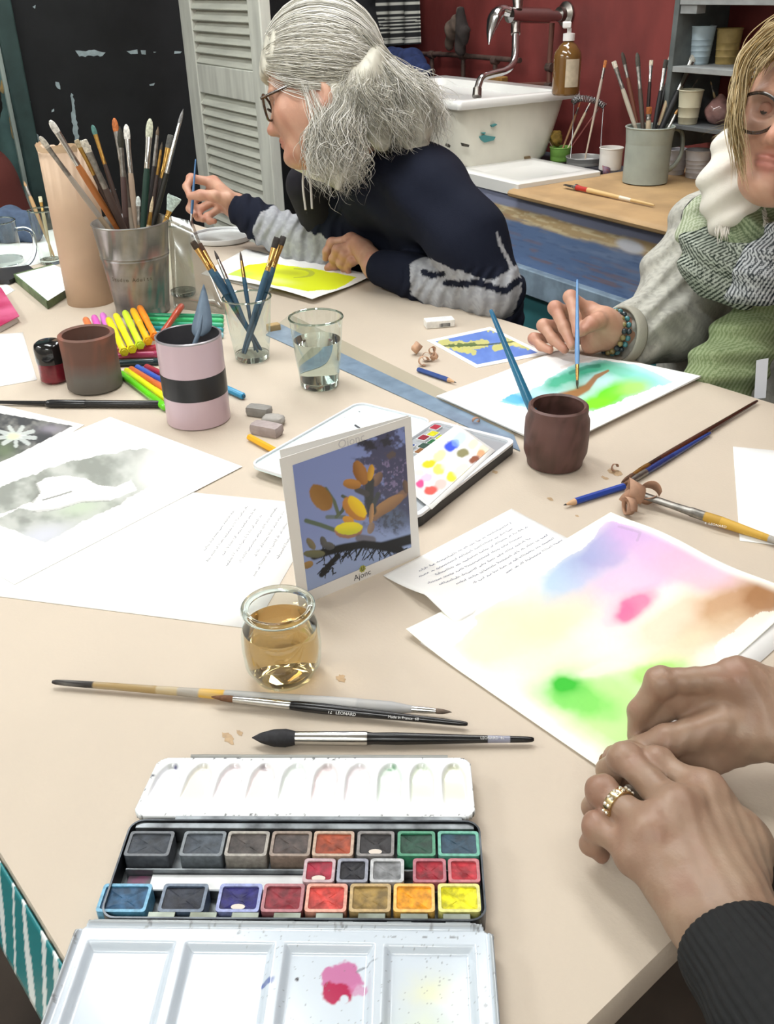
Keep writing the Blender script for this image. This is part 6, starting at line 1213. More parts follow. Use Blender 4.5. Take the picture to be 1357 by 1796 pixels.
def skin_cols(V, marks, nails=(), tone=(1, 1, 1)):
    n = fbm(V[:, 0]*60+V[:, 2]*40+50, V[:, 1]*60+V[:, 2]*25+50, 3)
    C = mixc(np.zeros((len(V), 3))+SK, SKL, sst(.35, .65, n)*.6); C = mixc(C, SKR, sst(.5, .75, fbm(V[:, 0]*35+9, V[:, 1]*35+V[:, 2]*35+9, 8))*.35)
    for p, r in marks: C = mixc(C, SKR, np.exp(-((V-p)**2).sum(1)/(r*r))*.45)
    for p, r in nails: C = mixc(C, LA('dcb4a6'), (((V-p)**2).sum(1) < r*r)*1.0)
    return C*np.array(tone)
def nail(par, tip, prev, outward, w=.0052, col='c9a08e'):
    """a thin curved plate on the back of a finger end"""
    tip = np.array(tip, float); d = unit(tip-np.array(prev, float)); o_ = np.array(outward, float); o_ = unit(o_-d*(o_@d)); s = np.cross(d, o_); V = []; F = []
    for i in range(7):
        t = i/6; ww = w*(.75+.5*math.sin(math.pi*(.2+.6*t)))*.9
        for j in range(5):
            q = (j-2)/2; V.append(tip+d*(-.007+.0125*t)+s*ww*q+o_*(.0072-.0022*q*q-.0028*t*t))
    F = [(i*5+j, i*5+j+1, i*5+j+6, i*5+j+5) for i in range(6) for j in range(4)]
    return mesh('fingernail', V, F, M('nail_'+col, col, .25, coat=.3), par, solid=.0005)
def H(px, py, h): return on(px, py, T+h)
# ------------------------------------------------------------------ the pair of hands in the foreground
ph = empty('person', H(1330, 1500, 0), 'pair of hands in black ribbed sleeves pinching a scrap, a ring on one finger', 'person')
LJ = {'index': [H(1236, 1392, .050), H(1152, 1338, .050), H(1104, 1322, .034), H(1074, 1330, .016)], 'middle': [H(1188, 1422, .056), H(1096, 1330, .050), H(1068, 1352, .026), H(1074, 1374, .0095)],
      'ring': [H(1144, 1458, .052), H(1056, 1388, .046), H(1044, 1416, .024), H(1056, 1436, .0085)], 'pinky': [H(1116, 1502, .040), H(1046, 1450, .036), H(1038, 1480, .020), H(1054, 1498, .0080)],
      'thumb': [H(1300, 1478, .030), H(1262, 1420, .026), H(1180, 1384, .020), H(1100, 1352, .012)]}
RJ = {'index': [H(1292, 1190, .078), H(1158, 1196, .072), H(1122, 1246, .046), H(1116, 1292, .024)], 'middle': [H(1318, 1206, .070), H(1188, 1220, .058), H(1148, 1264, .036), H(1138, 1302, .015)],
      'ring': [H(1340, 1250, .058), H(1215, 1290, .040), H(1175, 1330, .022), H(1190, 1346, .012)], 'pinky': [H(1365, 1300, .038), H(1250, 1335, .022), H(1200, 1350, .013), H(1185, 1352, .010)],
      'thumb': [H(1362, 1290, .050), H(1268, 1272, .052), H(1168, 1300, .040), H(1082, 1326, .018)]}
Lw, La = H(1270, 1618, .036), H(1380, 1790, .05); Rw, Ra = H(1440, 1262, .055), H(1620, 1300, .06)
b = Body(.0017); mk = add_hand(b, Lw, La, LJ, 1.0, .027)+add_hand(b, Rw, Ra, RJ, 1.0, .027)
b.ell(H(1250, 1500, .028), (.03, .03, .016), k=.02); b.cone(H(1285, 1232, .056), H(1215, 1250, .046), .016, .008, .014); b.cone(H(1300, 1300, .04), H(1215, 1330, .022), .012, .009, .012)
def wrinkle(q): return .0005*np.sin(q[:, 0]*260+q[:, 1]*180+3*np.sin(q[:, 2]*90))*np.sin(q[:, 1]*310)
V, F = b.run(wrinkle); fastmesh('hands', V, F, skin, ph, skin_cols(V, mk, tone=(.60, .71, .70)))
nail(ph, RJ['thumb'][3], RJ['thumb'][2], np.array([0, 0, 1.0])-FWD*.5); nail(ph, LJ['index'][3], LJ['index'][2], np.array([0, 0, 1.0])-FWD*.3, .0045)
def sleeve(par, a, bpt, ra, rb, n=168, name='sleeve', rib=.0011, nr=42):
    a = np.array(a, float); bpt = np.array(bpt, float); L = np.linalg.norm(bpt-a); X, Y, Z = frame(bpt-a); V = []; rows = [(-.002, .90), (0, .97), (.002, 1.0)]+[(L*t, 1+.02*math.sin(t*17)) for t in np.linspace(.03, 1, 16)]
    for h_, q in rows:
        for i in range(n):
            t = 2*math.pi*i/n; r = (ra+(rb-ra)*max(h_, 0)/L)*q+rib*abs(math.sin(nr/2*t)); V.append(a+Z*h_+(X*math.cos(t)+Y*math.sin(t)*.8)*r)
    F = [(j*n+i, j*n+(i+1) % n, (j+1)*n+(i+1) % n, (j+1)*n+i) for j in range(len(rows)-1) for i in range(n)]; return mesh(name, V, F, M('black_rib', '141617', .85, var=.2, vs=200), par, solid=.002, sharp=80)
e0 = H(1286, 1652, .044); e1 = e0+(H(1420, 1830, .062)-e0)*1.6; sleeve(ph, e0, e1, .0335, .047)
e0 = H(1445, 1262, .058); e1 = e0+unit(Ra-Rw)*.20+np.array([0, 0, .02]); sleeve(ph, e0, e1, .036, .047)
# ring
fd = unit(LJ['ring'][1]-LJ['ring'][0]); rc_ = LJ['ring'][0]*.34+LJ['ring'][1]*.66; X, Y, Z = frame(fd); ring = MB(); n = 40
prr = [(-.0034, .0098), (-.0030, .0112), (0, .0116), (.0030, .0112), (.0034, .0098)]
Vr = [rc_+Z*h_+(X*math.cos(2*math.pi*i/n)+Y*math.sin(2*math.pi*i/n))*r for h_, r in prr for i in range(n)]
rg = mesh('ring', Vr, [(j*n+i, j*n+(i+1) % n, (j+1)*n+(i+1) % n, (j+1)*n+i) for j in range(4) for i in range(n)], M('ring_gold', 'd6c092', .2, 1.0, var=.3, vs=600), ph, label='wide gold ring set with small stones')
for i in range(14):
    for hh in (-.0014, .0014): V, F = lathe([(.0011, 0), (.0012, .0006), (.0005, .0012)], 6, rc_+Z*hh+(X*math.cos(i*.45)+Y*math.sin(i*.45))*.0114, X*math.cos(i*.45)+Y*math.sin(i*.45)); mesh('stone', V, F, M('ring_stone', 'f2efe4', .08, .6), rg)
sc_ = H(1064, 1338, .009); V, F = (Body(.0012).ell(sc_, (.007, .005, .008), k=.004).ell(sc_+np.array([.004, .002, .003]), (.005, .005, .006), k=.004)).run(); V[:, 2] = np.maximum(V[:, 2], T+.0036); fastmesh('eraser_scrap', V, F, M('scrap_brown', '8a6a4c', .8, var=.3, vs=300), label='small brown eraser scrap pinched between the two hands', cat='eraser')

# ------------------------------------------------------------------ heads
def add_head(b, c, f, u, l, s=1.0, jaw=1.0, su=1.0):
    """skull, jaw, cheeks, nose, lips, chin, sockets and ears in one skin; f face, u up, l the head's left"""
    ax = [f, u, l]; p = lambda a, e, w: c+(f*a+u*e*su+l*w)*s
    b.ell(p(-.002, .035, 0), np.array([.099, .098, .076])*s, ax, .02); b.ell(p(.047, .02, 0), np.array([.049, .075, .063])*s, ax, .03)
    b.cone(p(.050, -.03, 0), p(.062, -.088, 0), .050*s*jaw, .026*s, .03)
    for w in (-1, 1):
        b.cone(p(.0, -.035, .055*w), p(.058, -.085, .018*w), .022*s, .020*s, .03); b.ell(p(.062, -.028, .034*w), np.array([.026, .026, .024])*s, ax, .025)
        b.ell(p(.084, .022, .030*w), np.array([.014, .008, .024])*s, ax, .014); b.cut(p(.100, .004, .031*w), np.array([.018, .012, .017])*s, ax, .012); b.ell(p(.078, .003, .031*w), np.array([.013, .012, .014])*s, ax, .005)
        b.ell(p(-.008, -.020, .077*w), np.array([.019, .033, .009])*s, [unit(f-u*.2), unit(u+f*.2), l], .006); b.cut(p(-.004, -.019, .086*w), np.array([.010, .020, .007])*s, [unit(f-u*.2), unit(u+f*.2), l], .004); b.ell(p(-.002, -.045, .076*w), np.array([.010, .010, .007])*s, ax, .006)
        b.ell(p(.098, -.036, .010*w), np.array([.010, .008, .008])*s, ax, .007)
    b.cone(p(.090, .010, 0), p(.112, -.030, 0), .0075*s, .0105*s, .010)
    b.ell(p(.092, -.058, 0), np.array([.010, .0048, .020])*s, ax, .004); b.ell(p(.090, -.068, 0), np.array([.010, .0055, .018])*s, ax, .004); b.ell(p(.082, -.095, 0), np.array([.016, .014, .020])*s, ax, .015)
    return p
def head_cols(V, p, s=1.0):
    C = skin_cols(V, [(p(.118, -.03, 0), .018*s), (p(.07, -.03, .04), .03*s), (p(.07, -.03, -.04), .03*s)]); q = lambda a, e, w, r: np.exp(-((V-p(a, e, w))**2).sum(1)/(r*s)**2)
    lips = np.clip(q(.100, -.058, 0, .010)+q(.098, -.068, 0, .010)+q(.096, -.063, .012, .008)+q(.096, -.063, -.012, .008), 0, 1); C = mixc(C, LA('b06a62'), lips*.7)
    for w in (-1, 1): C = mixc(C, LA('8a5a4c'), q(.0, -.019, .082*w, .010)*.6)
    return C
def strands(name, paths, radii, cols, mat, par, n=3):
    """many thin hairs in one mesh; paths: list of point lists"""
    Vs = []; Fs = []; Cs = []; off = 0
    for P, r, c in zip(paths, radii, cols):
        P = np.array(P); m = len(P); d = np.gradient(P, axis=0); d /= np.linalg.norm(d, axis=1)[:, None]+1e-9
        a = np.cross(d, FWD); a /= np.linalg.norm(a, axis=1)[:, None]+1e-9; e = np.cross(d, a); rr_ = r*np.sin(np.pi*np.linspace(.12, .97, m))[:, None]
        V = np.stack([P+(a*math.cos(2*math.pi*k/n)+e*math.sin(2*math.pi*k/n))*rr_ for k in range(n)], 1).reshape(-1, 3)
        i = (np.arange(m-1)[:, None]*n+np.arange(n)[None, :]); j = (np.arange(m-1)[:, None]*n+(np.arange(n)[None, :]+1) % n)
        Vs.append(V); Fs.append(np.stack([i, j, j+n, i+n], -1).reshape(-1, 4)+off); Cs.append(np.tile(c, (len(V), 1))); off += len(V)
    return fastmesh(name, np.concatenate(Vs), np.concatenate(Fs), mat, par, np.concatenate(Cs))
hairm = M('hair', rough=.45, vcol=True, spec=.4)
# ------------------------------------------------------------------ grey-haired painter
dA = 1.70; pa = empty('person', at(760, 560, 1.85)*np.array([1, 1, 0]), 'grey-haired person with glasses in a navy sweatshirt, bent over a yellow wash', 'person')
fA = unit(-RGT*math.cos(.17)-UPV*math.sin(.17)+FWD*.22); uA = UPV*math.cos(.17)-RGT*math.sin(.17); uA = unit(uA-fA*(uA@fA)); lA = np.cross(uA, fA); sA = 0.98
if lA@FWD > 0: lA = -lA
cA = at(573, 176, dA)
b = Body(.0028); pA = add_head(b, cA, fA, uA, lA, sA, su=.93)
nb = at(668, 322, dA+.18); b.cone(pA(-.03, -.03, 0), nb, .050, .045, .03)
b.cone(nb, at(725, 390, 2.0), .045, .04, .04)
V, F = b.run(); fastmesh('body', V, F, skin, pa, head_cols(V, pA, sA))
# eyes
for w in (-1, 1):
    V, F = lathe([(.0105*math.sin(t), -.0105*math.cos(t)) for t in np.linspace(.05, 3.09, 10)], 16, pA(.0815, .004, .031*w), fA); ey_ = mesh('eye', V, F, M('eye_white', 'e8e4de', .2), pa)
    V, F = lathe([(.0048, 0), (.0001, .0012)], 14, pA(.0815, .004, .031*w)+fA*.0098-uA*.001, fA); mesh('iris', V, F, M('iris_dark', '3a2e28', .2), ey_)
# hands
LA_J = {'index': [H(616, 421, .066), H(582, 426, .058), H(573, 441, .042), H(571, 453, .028)], 'middle': [H(626, 428, .063), H(592, 438, .053), H(584, 454, .034), H(588, 466, .018)], 'ring': [H(636, 438, .055), H(604, 448, .043), H(597, 463, .026), H(603, 473, .012)], 'pinky': [H(645, 449, .044), H(617, 459, .033), H(608, 469, .019), H(611, 477, .010)], 'thumb': [H(640, 436, .05), H(615, 448, .035), H(590, 462, .02), H(575, 470, .012)]}
dR = 2.12
RA_J = {'index': [at(374, 320, 2.14), at(335, 313, 2.12), at(327, 327, 2.105), at(332, 342, 2.095)], 'middle': [at(374, 336, 2.155), at(339, 350, 2.14), at(333, 366, 2.125), at(341, 376, 2.115)], 'ring': [at(382, 350, 2.155), at(348, 368, 2.14), at(347, 381, 2.13), at(356, 385, 2.12)], 'pinky': [at(390, 362, 2.145), at(364, 380, 2.135), at(367, 388, 2.125), at(376, 388, 2.115)], 'thumb': [at(398, 350, 2.075), at(376, 344, 2.06), at(352, 342, 2.06), at(333, 344, 2.07)]}
for w_, a_, J_ in ((H(661, 469, .040), H(661, 469, .040)+unit(at(866, 507, 1.675)-H(661, 469, .040))*.06, LA_J), (at(418, 366, 2.10), at(460, 385, 2.07), RA_J)):
    b = Body(.0022); mk = add_hand(b, w_, a_, J_, 1.0, .025); V, F = b.run(); fastmesh('hand', V, F, skin, pa, skin_cols(V, mk))
# sweatshirt
el_l = at(866, 507, 1.675); WLw = H(661, 469, .040); wr_l = WLw+unit(el_l-WLw)*.016; el_r, wr_r = at(600, 464, 2.0), at(432, 374, 2.092)
b = Body(.0042)
b.cone(at(684, 348, 1.92), at(735, 560, 2.20), .095, .13, .06).cone(at(742, 345, 1.78), at(815, 560, 2.02), .078, .125, .06).cone(at(650, 322, 1.84), at(742, 335, 1.75), .07, .075, .05)
b.cone(at(612, 362, 2.02), at(660, 520, 2.24), .065, .10, .05).cone(at(655, 305, 1.80), at(705, 305, 1.78), .055, .055, .04)
b.chain([at(758, 350, 1.70), at(822, 425, 1.675), el_l], [.072, .066, .052], .035); b.chain([el_l, at(790, 508, 1.735), wr_l], [.050, .046, .037], .02)
b.chain([at(592, 378, 1.98), el_r], [.066, .056], .04); b.chain([el_r, at(525, 425, 2.03), wr_r], [.056, .052, .039], .02)
def foldA(q):
    x, y, z = q[:, 0], q[:, 1], q[:, 2]; w = .0045*np.sin(34*x+22*y+50*z+2*np.sin(20*z)); px, py, d = proj_n(q)
    arm = ((px < 600)*(py > 340)*1.0)+((px > 700)*(py > 470)*.8); ww = .0034*np.sin(px*.27+py*.09+1.6*np.sin(py*.07+px*.02))*(.6+.8*vnoise(px/28, py/22, 5)); return w*.55+ww*arm
def proj_n(q):
    v = q-CAM; d = v@FWD; return IW/2+FPX*(v@RGT)/d, IH/2-FPX*(v@UPV)/d, d
V, F = b.run(foldA); px, py, d = proj_n(V); C = np.zeros((len(V), 3))+LA('161a28'); n = fbm(px/5, py/5, 4)
def along(V, a, e): t = ((V-a)@(e-a))/((e-a)@(e-a)); r = np.linalg.norm(V-a-np.outer(np.clip(t, 0, 1), e-a), axis=1); return t, r
grey = np.zeros(len(V)); t1, r1_ = along(V, el_l, wr_l); low = in_poly(px, py, [(718, 462), (745, 450), (790, 468), (835, 486), (862, 492), (910, 462), (915, 510), (895, 560), (780, 560), (720, 515)]); grey = np.maximum(grey, (r1_ < .075)*(t1 > -.22)*(t1 < .72)*low)
t2, r2_ = along(V, el_r, wr_r); grey = np.maximum(grey, (r2_ < .075)*(t2 > -.02)*(t2 < .76)*1.0)
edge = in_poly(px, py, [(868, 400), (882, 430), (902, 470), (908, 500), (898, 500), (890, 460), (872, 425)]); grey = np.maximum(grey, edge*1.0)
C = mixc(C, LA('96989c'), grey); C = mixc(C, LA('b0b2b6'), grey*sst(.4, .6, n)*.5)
sd = lambda pts: seg_d(px, py, pts); st_ = ((sd([(742, 477), (758, 483), (776, 480)]) < 5) | (sd([(782, 497), (815, 498), (845, 497), (868, 506), (885, 512), (908, 492)]) < 6)) & (d < 1.9); C = mixc(C, LA('161a28'), st_*1.0)
C = mixc(C, LA('161a28'), ((sd([(545, 402), (580, 398)]) < 5) & (grey > 0))*1.0)
fab = M('sweat_fabric', rough=.9, vcol=True, bump=.15, bs=500, spec=.2); fastmesh('sweatshirt', V, F, fab, pa, C)
# lower body in black trousers on a stool
hipA = at(790, 560, 2.02); hip = np.array([hipA[0], hipA[1], .56]); fw = unit(np.array([-.75, -.35, 0])); sdw = np.array([-fw[1], fw[0], 0])
b = Body(.010)
b.cone(hip, at(765, 560, 2.02), .15, .13, .05)
for w in (-1, 1): kn = hip+fw*.42+sdw*.10*w+np.array([0, 0, -.02]); b.chain([hip+sdw*.08*w, kn, kn*np.array([1, 1, 0])+fw*.02+np.array([0, 0, .09])], [.095, .065, .05], .03)
V, F = b.run(); fastmesh('trousers', V, F, M('black_cloth', '15161a', .9), pa)
for w in (-1, 1): kn = hip+fw*.42+sdw*.10*w; V, F = (Body(.008).cone(kn*np.array([1, 1, 0])+np.array([0, 0, .05]), kn*np.array([1, 1, 0])+fw*.14+np.array([0, 0, .04]), .045, .038, .02)).run(); V[:, 2] = np.maximum(V[:, 2], .001); fastmesh('shoe', V, F, M('shoe_dark', '1c1a1a', .5), pa)
def stool_at(P, label):
    o = empty('stool', (P[0], P[1], 0), label, 'stool'); V, F = lathe([(.15, .385), (.16, .39), (.16, .405), (.15, .41)], 32, (P[0], P[1], 0)); mesh('seat', V, F, wdp, o)
    for i in range(4): a = i*math.pi/2+.4; V, F = tube([(P[0]+.11*math.cos(a), P[1]+.11*math.sin(a), .385), (P[0]+.16*math.cos(a), P[1]+.16*math.sin(a), 0)], .014, 10); mesh('leg', V, F, wdk, o)
stool_at(hip, 'round wooden stool under the grey-haired person')
# collar, cords, zip pull
V, F = (Body(.004).cone(at(528, 280, 1.80), at(558, 283, 1.82), .022, .030, .02).cone(at(558, 283, 1.82), at(610, 298, 1.90), .030, .045, .02)).run(); fastmesh('collar', V, F, M('white_knit', 'dcdad2', .9, bump=.3, bs=300), pa)
for pts in (((533, 292), (531, 325), (536, 368)), ((540, 296), (545, 330), (547, 366))): V, F = tube(spline([at(x, y, 1.80) for x, y in pts], 5), .0022, 6); mesh('drawstring', V, F, M('cord_white', 'cfccc4', .8), pa)
V, F = (Body(.005).cone(at(540, 325, 1.90), at(566, 378, 1.98), .045, .05, .03)).run(); fastmesh('dark_top', V, F, M('dark_top', '14121c', .9), pa)
# glasses
gla = empty('g', (0, 0, 0)); bpy.data.objects.remove(gla)
tort = M('tortoise', '1c1310', .2, col2='4a3420', vs=160, coat=.5)
def glasses(par, p, f, u, l, r=.024, tilt=0, ew=.031, fo=.108, eo=.002, col=tort, ear=.075):
    fr_ = None
    for w in (-1, 1):
        c = p(fo, eo, ew*w); P = [c+u*r*.9*math.sin(t)+l*r*1.08*math.cos(t)-f*.004*abs(math.cos(t)) for t in np.linspace(0, 2*math.pi, 37)]; V, F = tube(P, .0022, 8, cap=False); g = mesh('glasses_rim', V, F, col, par)
        V = [c]+[c+u*r*.88*math.sin(t)+l*r*1.05*math.cos(t) for t in np.linspace(0, 2*math.pi, 25)[:-1]]; mesh('lens', V, [(0, i+1, (i+1) % 24+1) for i in range(24)], MGLASS('lens_glass', 'f0f2f2', .05, .4), g)
        V, F = tube([p(fo, eo, ew*w)+l*w*r*1.05+u*r*.3, p(.045, .012, .074*w), p(-.012, .022, .080*w), p(-.035, .0, .078*w)], [.0025, .0028, .0026, .0018], 8); mesh('glasses_temple', V, F, col, par)
    V, F = tube([p(fo, eo+.006, -ew)+l*r*1.0, p(fo+.006, eo+.012, 0), p(fo, eo+.006, ew)-l*r*1.0], .002, 8); mesh('glasses_bridge', V, F, col, par)
glasses(pa, pA, fA, uA, lA)
# hair: a soft cap, then combed strands to the clip, a tail and side curls
rnd = np.random.RandomState(2); clip = at(657, 122, dA-.01)
hc = pA(-.002, .066, 0); hax = [fA, uA, lA]; hr = np.array([.117, .122, .094])*sA
b = Body(.004); b.ell(hc, hr, hax, .02); b.cut(pA(.105, -.075, 0), np.array([.105, .128, .14]), hax, .012); b.cone(pA(-.09, .03, 0), clip, .05, .03, .03)
tail = [clip, at(690, 160, dA-.01), at(716, 205, dA), at(728, 252, dA+.01)]; b.chain(tail, [.024, .036, .042, .024], .02)
curl = [pA(-.045, -.03, .045), at(590, 240, dA-.06), at(592, 290, dA-.055), at(592, 330, dA-.05)]; b.chain(curl, [.030, .027, .018, .005], .02); b.chain([pA(-.08, -.0, .03), at(650, 200, dA-.03), at(668, 245, dA-.02)], [.040, .034, .020], .02)
V, F = b.run(lambda q: .003*np.sin(q[:, 0]*130+q[:, 1]*90)*np.sin(q[:, 2]*60+q[:, 0]*40)); n = fbm(V[:, 0]*60+V[:, 2]*90+40, V[:, 1]*60+40, 3); fastmesh('hair', V, F, hairm, pa, mixc(np.zeros((len(V), 3))+LA('c9c6b8'), LA('a3a093'), sst(.4, .65, n)))
HC = [LA(c) for c in ('efede6', 'dedbd0', 'cfcbbd', 'bab6a8', '9a978b', 'f4f2ec')]
paths = []; rad_ = []; cols = []
def onell(d): d = unit(d); k = 1/math.sqrt(sum(((d@hax[i])/hr[i])**2 for i in range(3))); return hc+d*k
cd = unit(clip-hc)
for i in range(2000):
    th = rnd.uniform(-.35, math.pi-.1)
    a0 = unit(fA*(.86+.1*rnd.rand())*math.cos((th-1.4)*.35)+uA*(.28+.55*math.sin(th))+lA*(1.05*math.cos(th))+rnd.normal(0, .03, 3)) if rnd.rand() < .55 else unit(fA*rnd.uniform(-.3, .95)+uA*rnd.uniform(-.30, .35)+lA*rnd.choice((-1, 1, 1))*rnd.uniform(.5, 1))
    om = math.acos(np.clip(a0@cd, -1, 1)); P = []; ph_ = rnd.rand()*6; am = rnd.uniform(.001, .005); lift_ = rnd.uniform(.0, .006)
    for t in np.linspace(0, 1, 13):
        dv = (math.sin((1-t)*om)*a0+math.sin(t*om)*cd)/math.sin(om); dv = dv-uA*.10*math.sin(math.pi*t)*rnd.uniform(.2, 1)*(1 if a0@uA < .5 else 0); p_ = onell(dv); P.append(p_+unit(p_-hc)*(.001+lift_*math.sin(math.pi*t))+uA*am*math.sin(5*t+ph_)*.6)
    paths.append(P); rad_.append(rnd.uniform(.0004, .0011)); cols.append(HC[rnd.randint(6)]*rnd.uniform(.8, 1.08))
def chain_hair(ch, rr_, N, curl_a, curl_f, spread=1.0, npt=22):
    S = np.array(spline(ch, 8)); m = len(S); R_ = np.interp(np.linspace(0, 1, m), np.linspace(0, 1, len(rr_)), rr_)
    for i in range(N):
        a = rnd.rand()*6.28; q = rnd.uniform(.55, 1.15)*spread; t0 = rnd.uniform(0, .25)**1.6; t1 = rnd.uniform(.7, 1.0); P = []; ph_ = rnd.rand()*6.28; ca = curl_a*rnd.uniform(.4, 1.3); cf = curl_f*rnd.uniform(.7, 1.3); dr = rnd.normal(0, .012, 3)
        for t in np.linspace(t0, t1, npt):
            k = t*(m-1); i0 = int(min(k, m-2)); p_ = S[i0]+(S[i0+1]-S[i0])*(k-i0); r = R_[min(i0, m-1)]; g = min(1, (t-t0)*3); P.append(p_+(RGT*math.cos(a)+FWD*math.sin(a))*r*q*1.05+dr*g*t+(RGT*math.cos(cf*t+ph_)+UPV*.6*math.sin(cf*t+ph_)+FWD*math.sin(cf*t*1.1))*ca*g)
        paths.append(P); rad_.append(rnd.uniform(.0003, .0008)); cols.append(HC[rnd.randint(6)]*rnd.uniform(.82, 1.1))
chain_hair(tail, [.026, .052, .060, .044], 900, .008, 9); chain_hair([clip, at(700, 140, dA), at(735, 165, dA), at(755, 200, dA)], [.02, .035, .038, .03], 350, .010, 9)
chain_hair([pA(-.075, .085, .05), clip-FWD*.02, at(690, 160, dA-.02), at(715, 205, dA)], [.032, .034, .048, .05], 700, .004, 7); chain_hair(curl, [.034, .044, .040, .028], 900, .009, 15); chain_hair([pA(-.08, .0, .04), at(640, 190, dA-.04), at(662, 235, dA-.03)], [.045, .055, .045], 600, .009, 10)
chain_hair([pA(.02, .02, .07), at(560, 215, dA-.09), at(556, 270, dA-.08), at(560, 320, dA-.07)], [.012, .014, .02, .02], 60, .007, 14)
chain_hair([at(655, 185, dA-.03), at(675, 225, dA-.03), at(690, 262, dA-.02)], [.04, .045, .035], 450, .008, 9)
strands('hair_strands', paths, rad_, cols, hairm, pa)
V, F = (Body(.002).ell(at(655, 106, dA-.055), (.012, .012, .022), k=.004).ell(at(664, 100, dA-.05), (.007, .009, .02), k=.004)).run(); fastmesh('hair_clip', V, F, M('clip_white', 'd8d4c6', .3, coat=.3), pa)
# brush in the raised hand
brush('slim blue brush held upright by the grey-haired person', at(343, 279, 2.09), at(334, 404, 2.09), .0034, [(0, '3f6a94')], 's', '4a3a30', .014, .02, 'round')
# ------------------------------------------------------------------ blonde painter at the right
pb_ = empty('person', at(1330, 640, 1.62)*np.array([1, 1, 0]), 'blonde person with round dark glasses, beige coat and green striped scarf', 'person')
noseB = at(1354, 242, 1.19); uB = unit(UPV*.90+RGT*.26-FWD*.36); fB = -FWD*.64-RGT*.62-UPV*.42; fB = unit(fB-uB*(fB@uB)); lB = np.cross(uB, fB); sB = 1.0
cB = noseB-(fB*.118-uB*.030)*sB
b = Body(.0026); pB = add_head(b, cB, fB, uB, lB, sB, su=.9); nbB = at(1395, 330, 1.42); b.cone(pB(-.025, -.04, 0), nbB, .052, .056, .03); b.cone(nbB, at(1400, 430, 1.48), .065, .09, .04); V, F = b.run(); fastmesh('body', V, F, skin, pb_, head_cols(V, pB, sB))
for w in (-1, 1):
    V, F = lathe([(.0105*math.sin(t), -.0105*math.cos(t)) for t in np.linspace(.05, 3.09, 10)], 16, pB(.0815, .004, .031*w), fB); e_ = mesh('eye', V, F, M('eye_white'), pb_)
    V, F = lathe([(.0048, 0), (.0001, .0012)], 14, pB(.0815, .004, .031*w)+fB*.0098-uB*.002, fB); mesh('iris', V, F, M('iris_dark'), e_)
    V, F = lathe([(.0114*math.sin(t), -.0114*math.cos(t)) for t in np.linspace(.05, 1.75, 8)], 16, pB(.0815, .0045, .031*w), unit(uB+fB*.35)*-1); mesh('eyelid', V, F, M('lid_skin', 'b8826c', .5), e_)
glasses(pb_, pB, fB, uB, lB, r=.0265, col=M('black_acetate', '17120f', .2, col2='3c2a1c', vs=220, coat=.5), ew=.034, eo=-.006, fo=.112)
# hair
rnd = np.random.RandomState(7); hbx = [fB, uB, lB]; b = Body(.004); hcB = pB(-.022, .052, 0); b.ell(hcB, np.array([.104, .104, .088]), hbx, .02); b.cut(pB(.11, -.075, 0), np.array([.105, .125, .14]), hbx, .012)
V, F = b.run(lambda q: .003*np.sin(q[:, 0]*140+q[:, 1]*60)); fastmesh('hair', V, F, hairm, pb_, mixc(np.zeros((len(V), 3))+LA('9a8558'), LA('6e5c3c'), sst(.4, .65, fbm(V[:, 0]*80+9, V[:, 2]*80+9, 4))))
HB_C = [LA(c) for c in ('c9b488', 'b89e6c', 'dcc9a0', 'a08654', '8a7248', 'd2be92')]; paths = []; rad_ = []; cols = []
def lock(pts, N, spread, r0=.0005, r1=.0012, cur=.002, dark=1.0):
    for i in range(N):
        o_ = rnd.normal(0, 1, 3)*spread; o2_ = rnd.normal(0, 1, 3)*spread; ph_ = rnd.rand()*6; S = spline(pts, 7); m = len(S); k = int(m*rnd.uniform(.75, 1.0)); P = [S[j]+o_*(1-j/m)+o2_*(j/m)+RGT*cur*math.sin(j*.5+ph_) for j in range(k)]; paths.append(P); rad_.append(rnd.uniform(r0, r1)); cols.append(HB_C[rnd.randint(6)]*rnd.uniform(.75, 1.08)*dark)
lock([at(1420, 40, 1.22), at(1362, 58, 1.20), at(1318, 95, 1.20), at(1298, 150, 1.205), at(1290, 205, 1.21), at(1296, 265, 1.22), at(1306, 330, 1.23)], 260, .0055)
lock([at(1400, 30, 1.24), at(1350, 55, 1.24), at(1312, 100, 1.25), at(1294, 160, 1.25), at(1287, 220, 1.25)], 160, .006, cur=.003)
lock([at(1420, 50, 1.21), at(1375, 70, 1.19), at(1340, 105, 1.185), at(1322, 130, 1.19)], 120, .006)
lock([at(1330, 150, 1.33), at(1318, 205, 1.34), at(1290, 225, 1.36), at(1255, 248, 1.37)], 90, .012, .0003, .0007, .006, .6)
for i in range(420):
    a0 = unit(fB*rnd.uniform(-.2, .9)+uB*rnd.uniform(.2, 1)+lB*rnd.uniform(-.4, .4)); cd_ = unit(-fB*.6-uB*.5+lB*rnd.choice((-1, 1))*.8); om = math.acos(np.clip(a0@cd_, -1, 1)); P = []
    for t in np.linspace(0, 1, 11): dv = unit((math.sin((1-t)*om)*a0+math.sin(t*om)*cd_)/math.sin(om)); k = 1/math.sqrt(sum(((dv@hbx[j])/(.104, .104, .088)[j])**2 for j in range(3))); P.append(hcB+dv*(k+.002))
    paths.append(P); rad_.append(rnd.uniform(.0005, .0012)); cols.append(HB_C[rnd.randint(6)]*rnd.uniform(.8, 1.05))
strands('hair_strands', paths, rad_, cols, hairm, pb_)
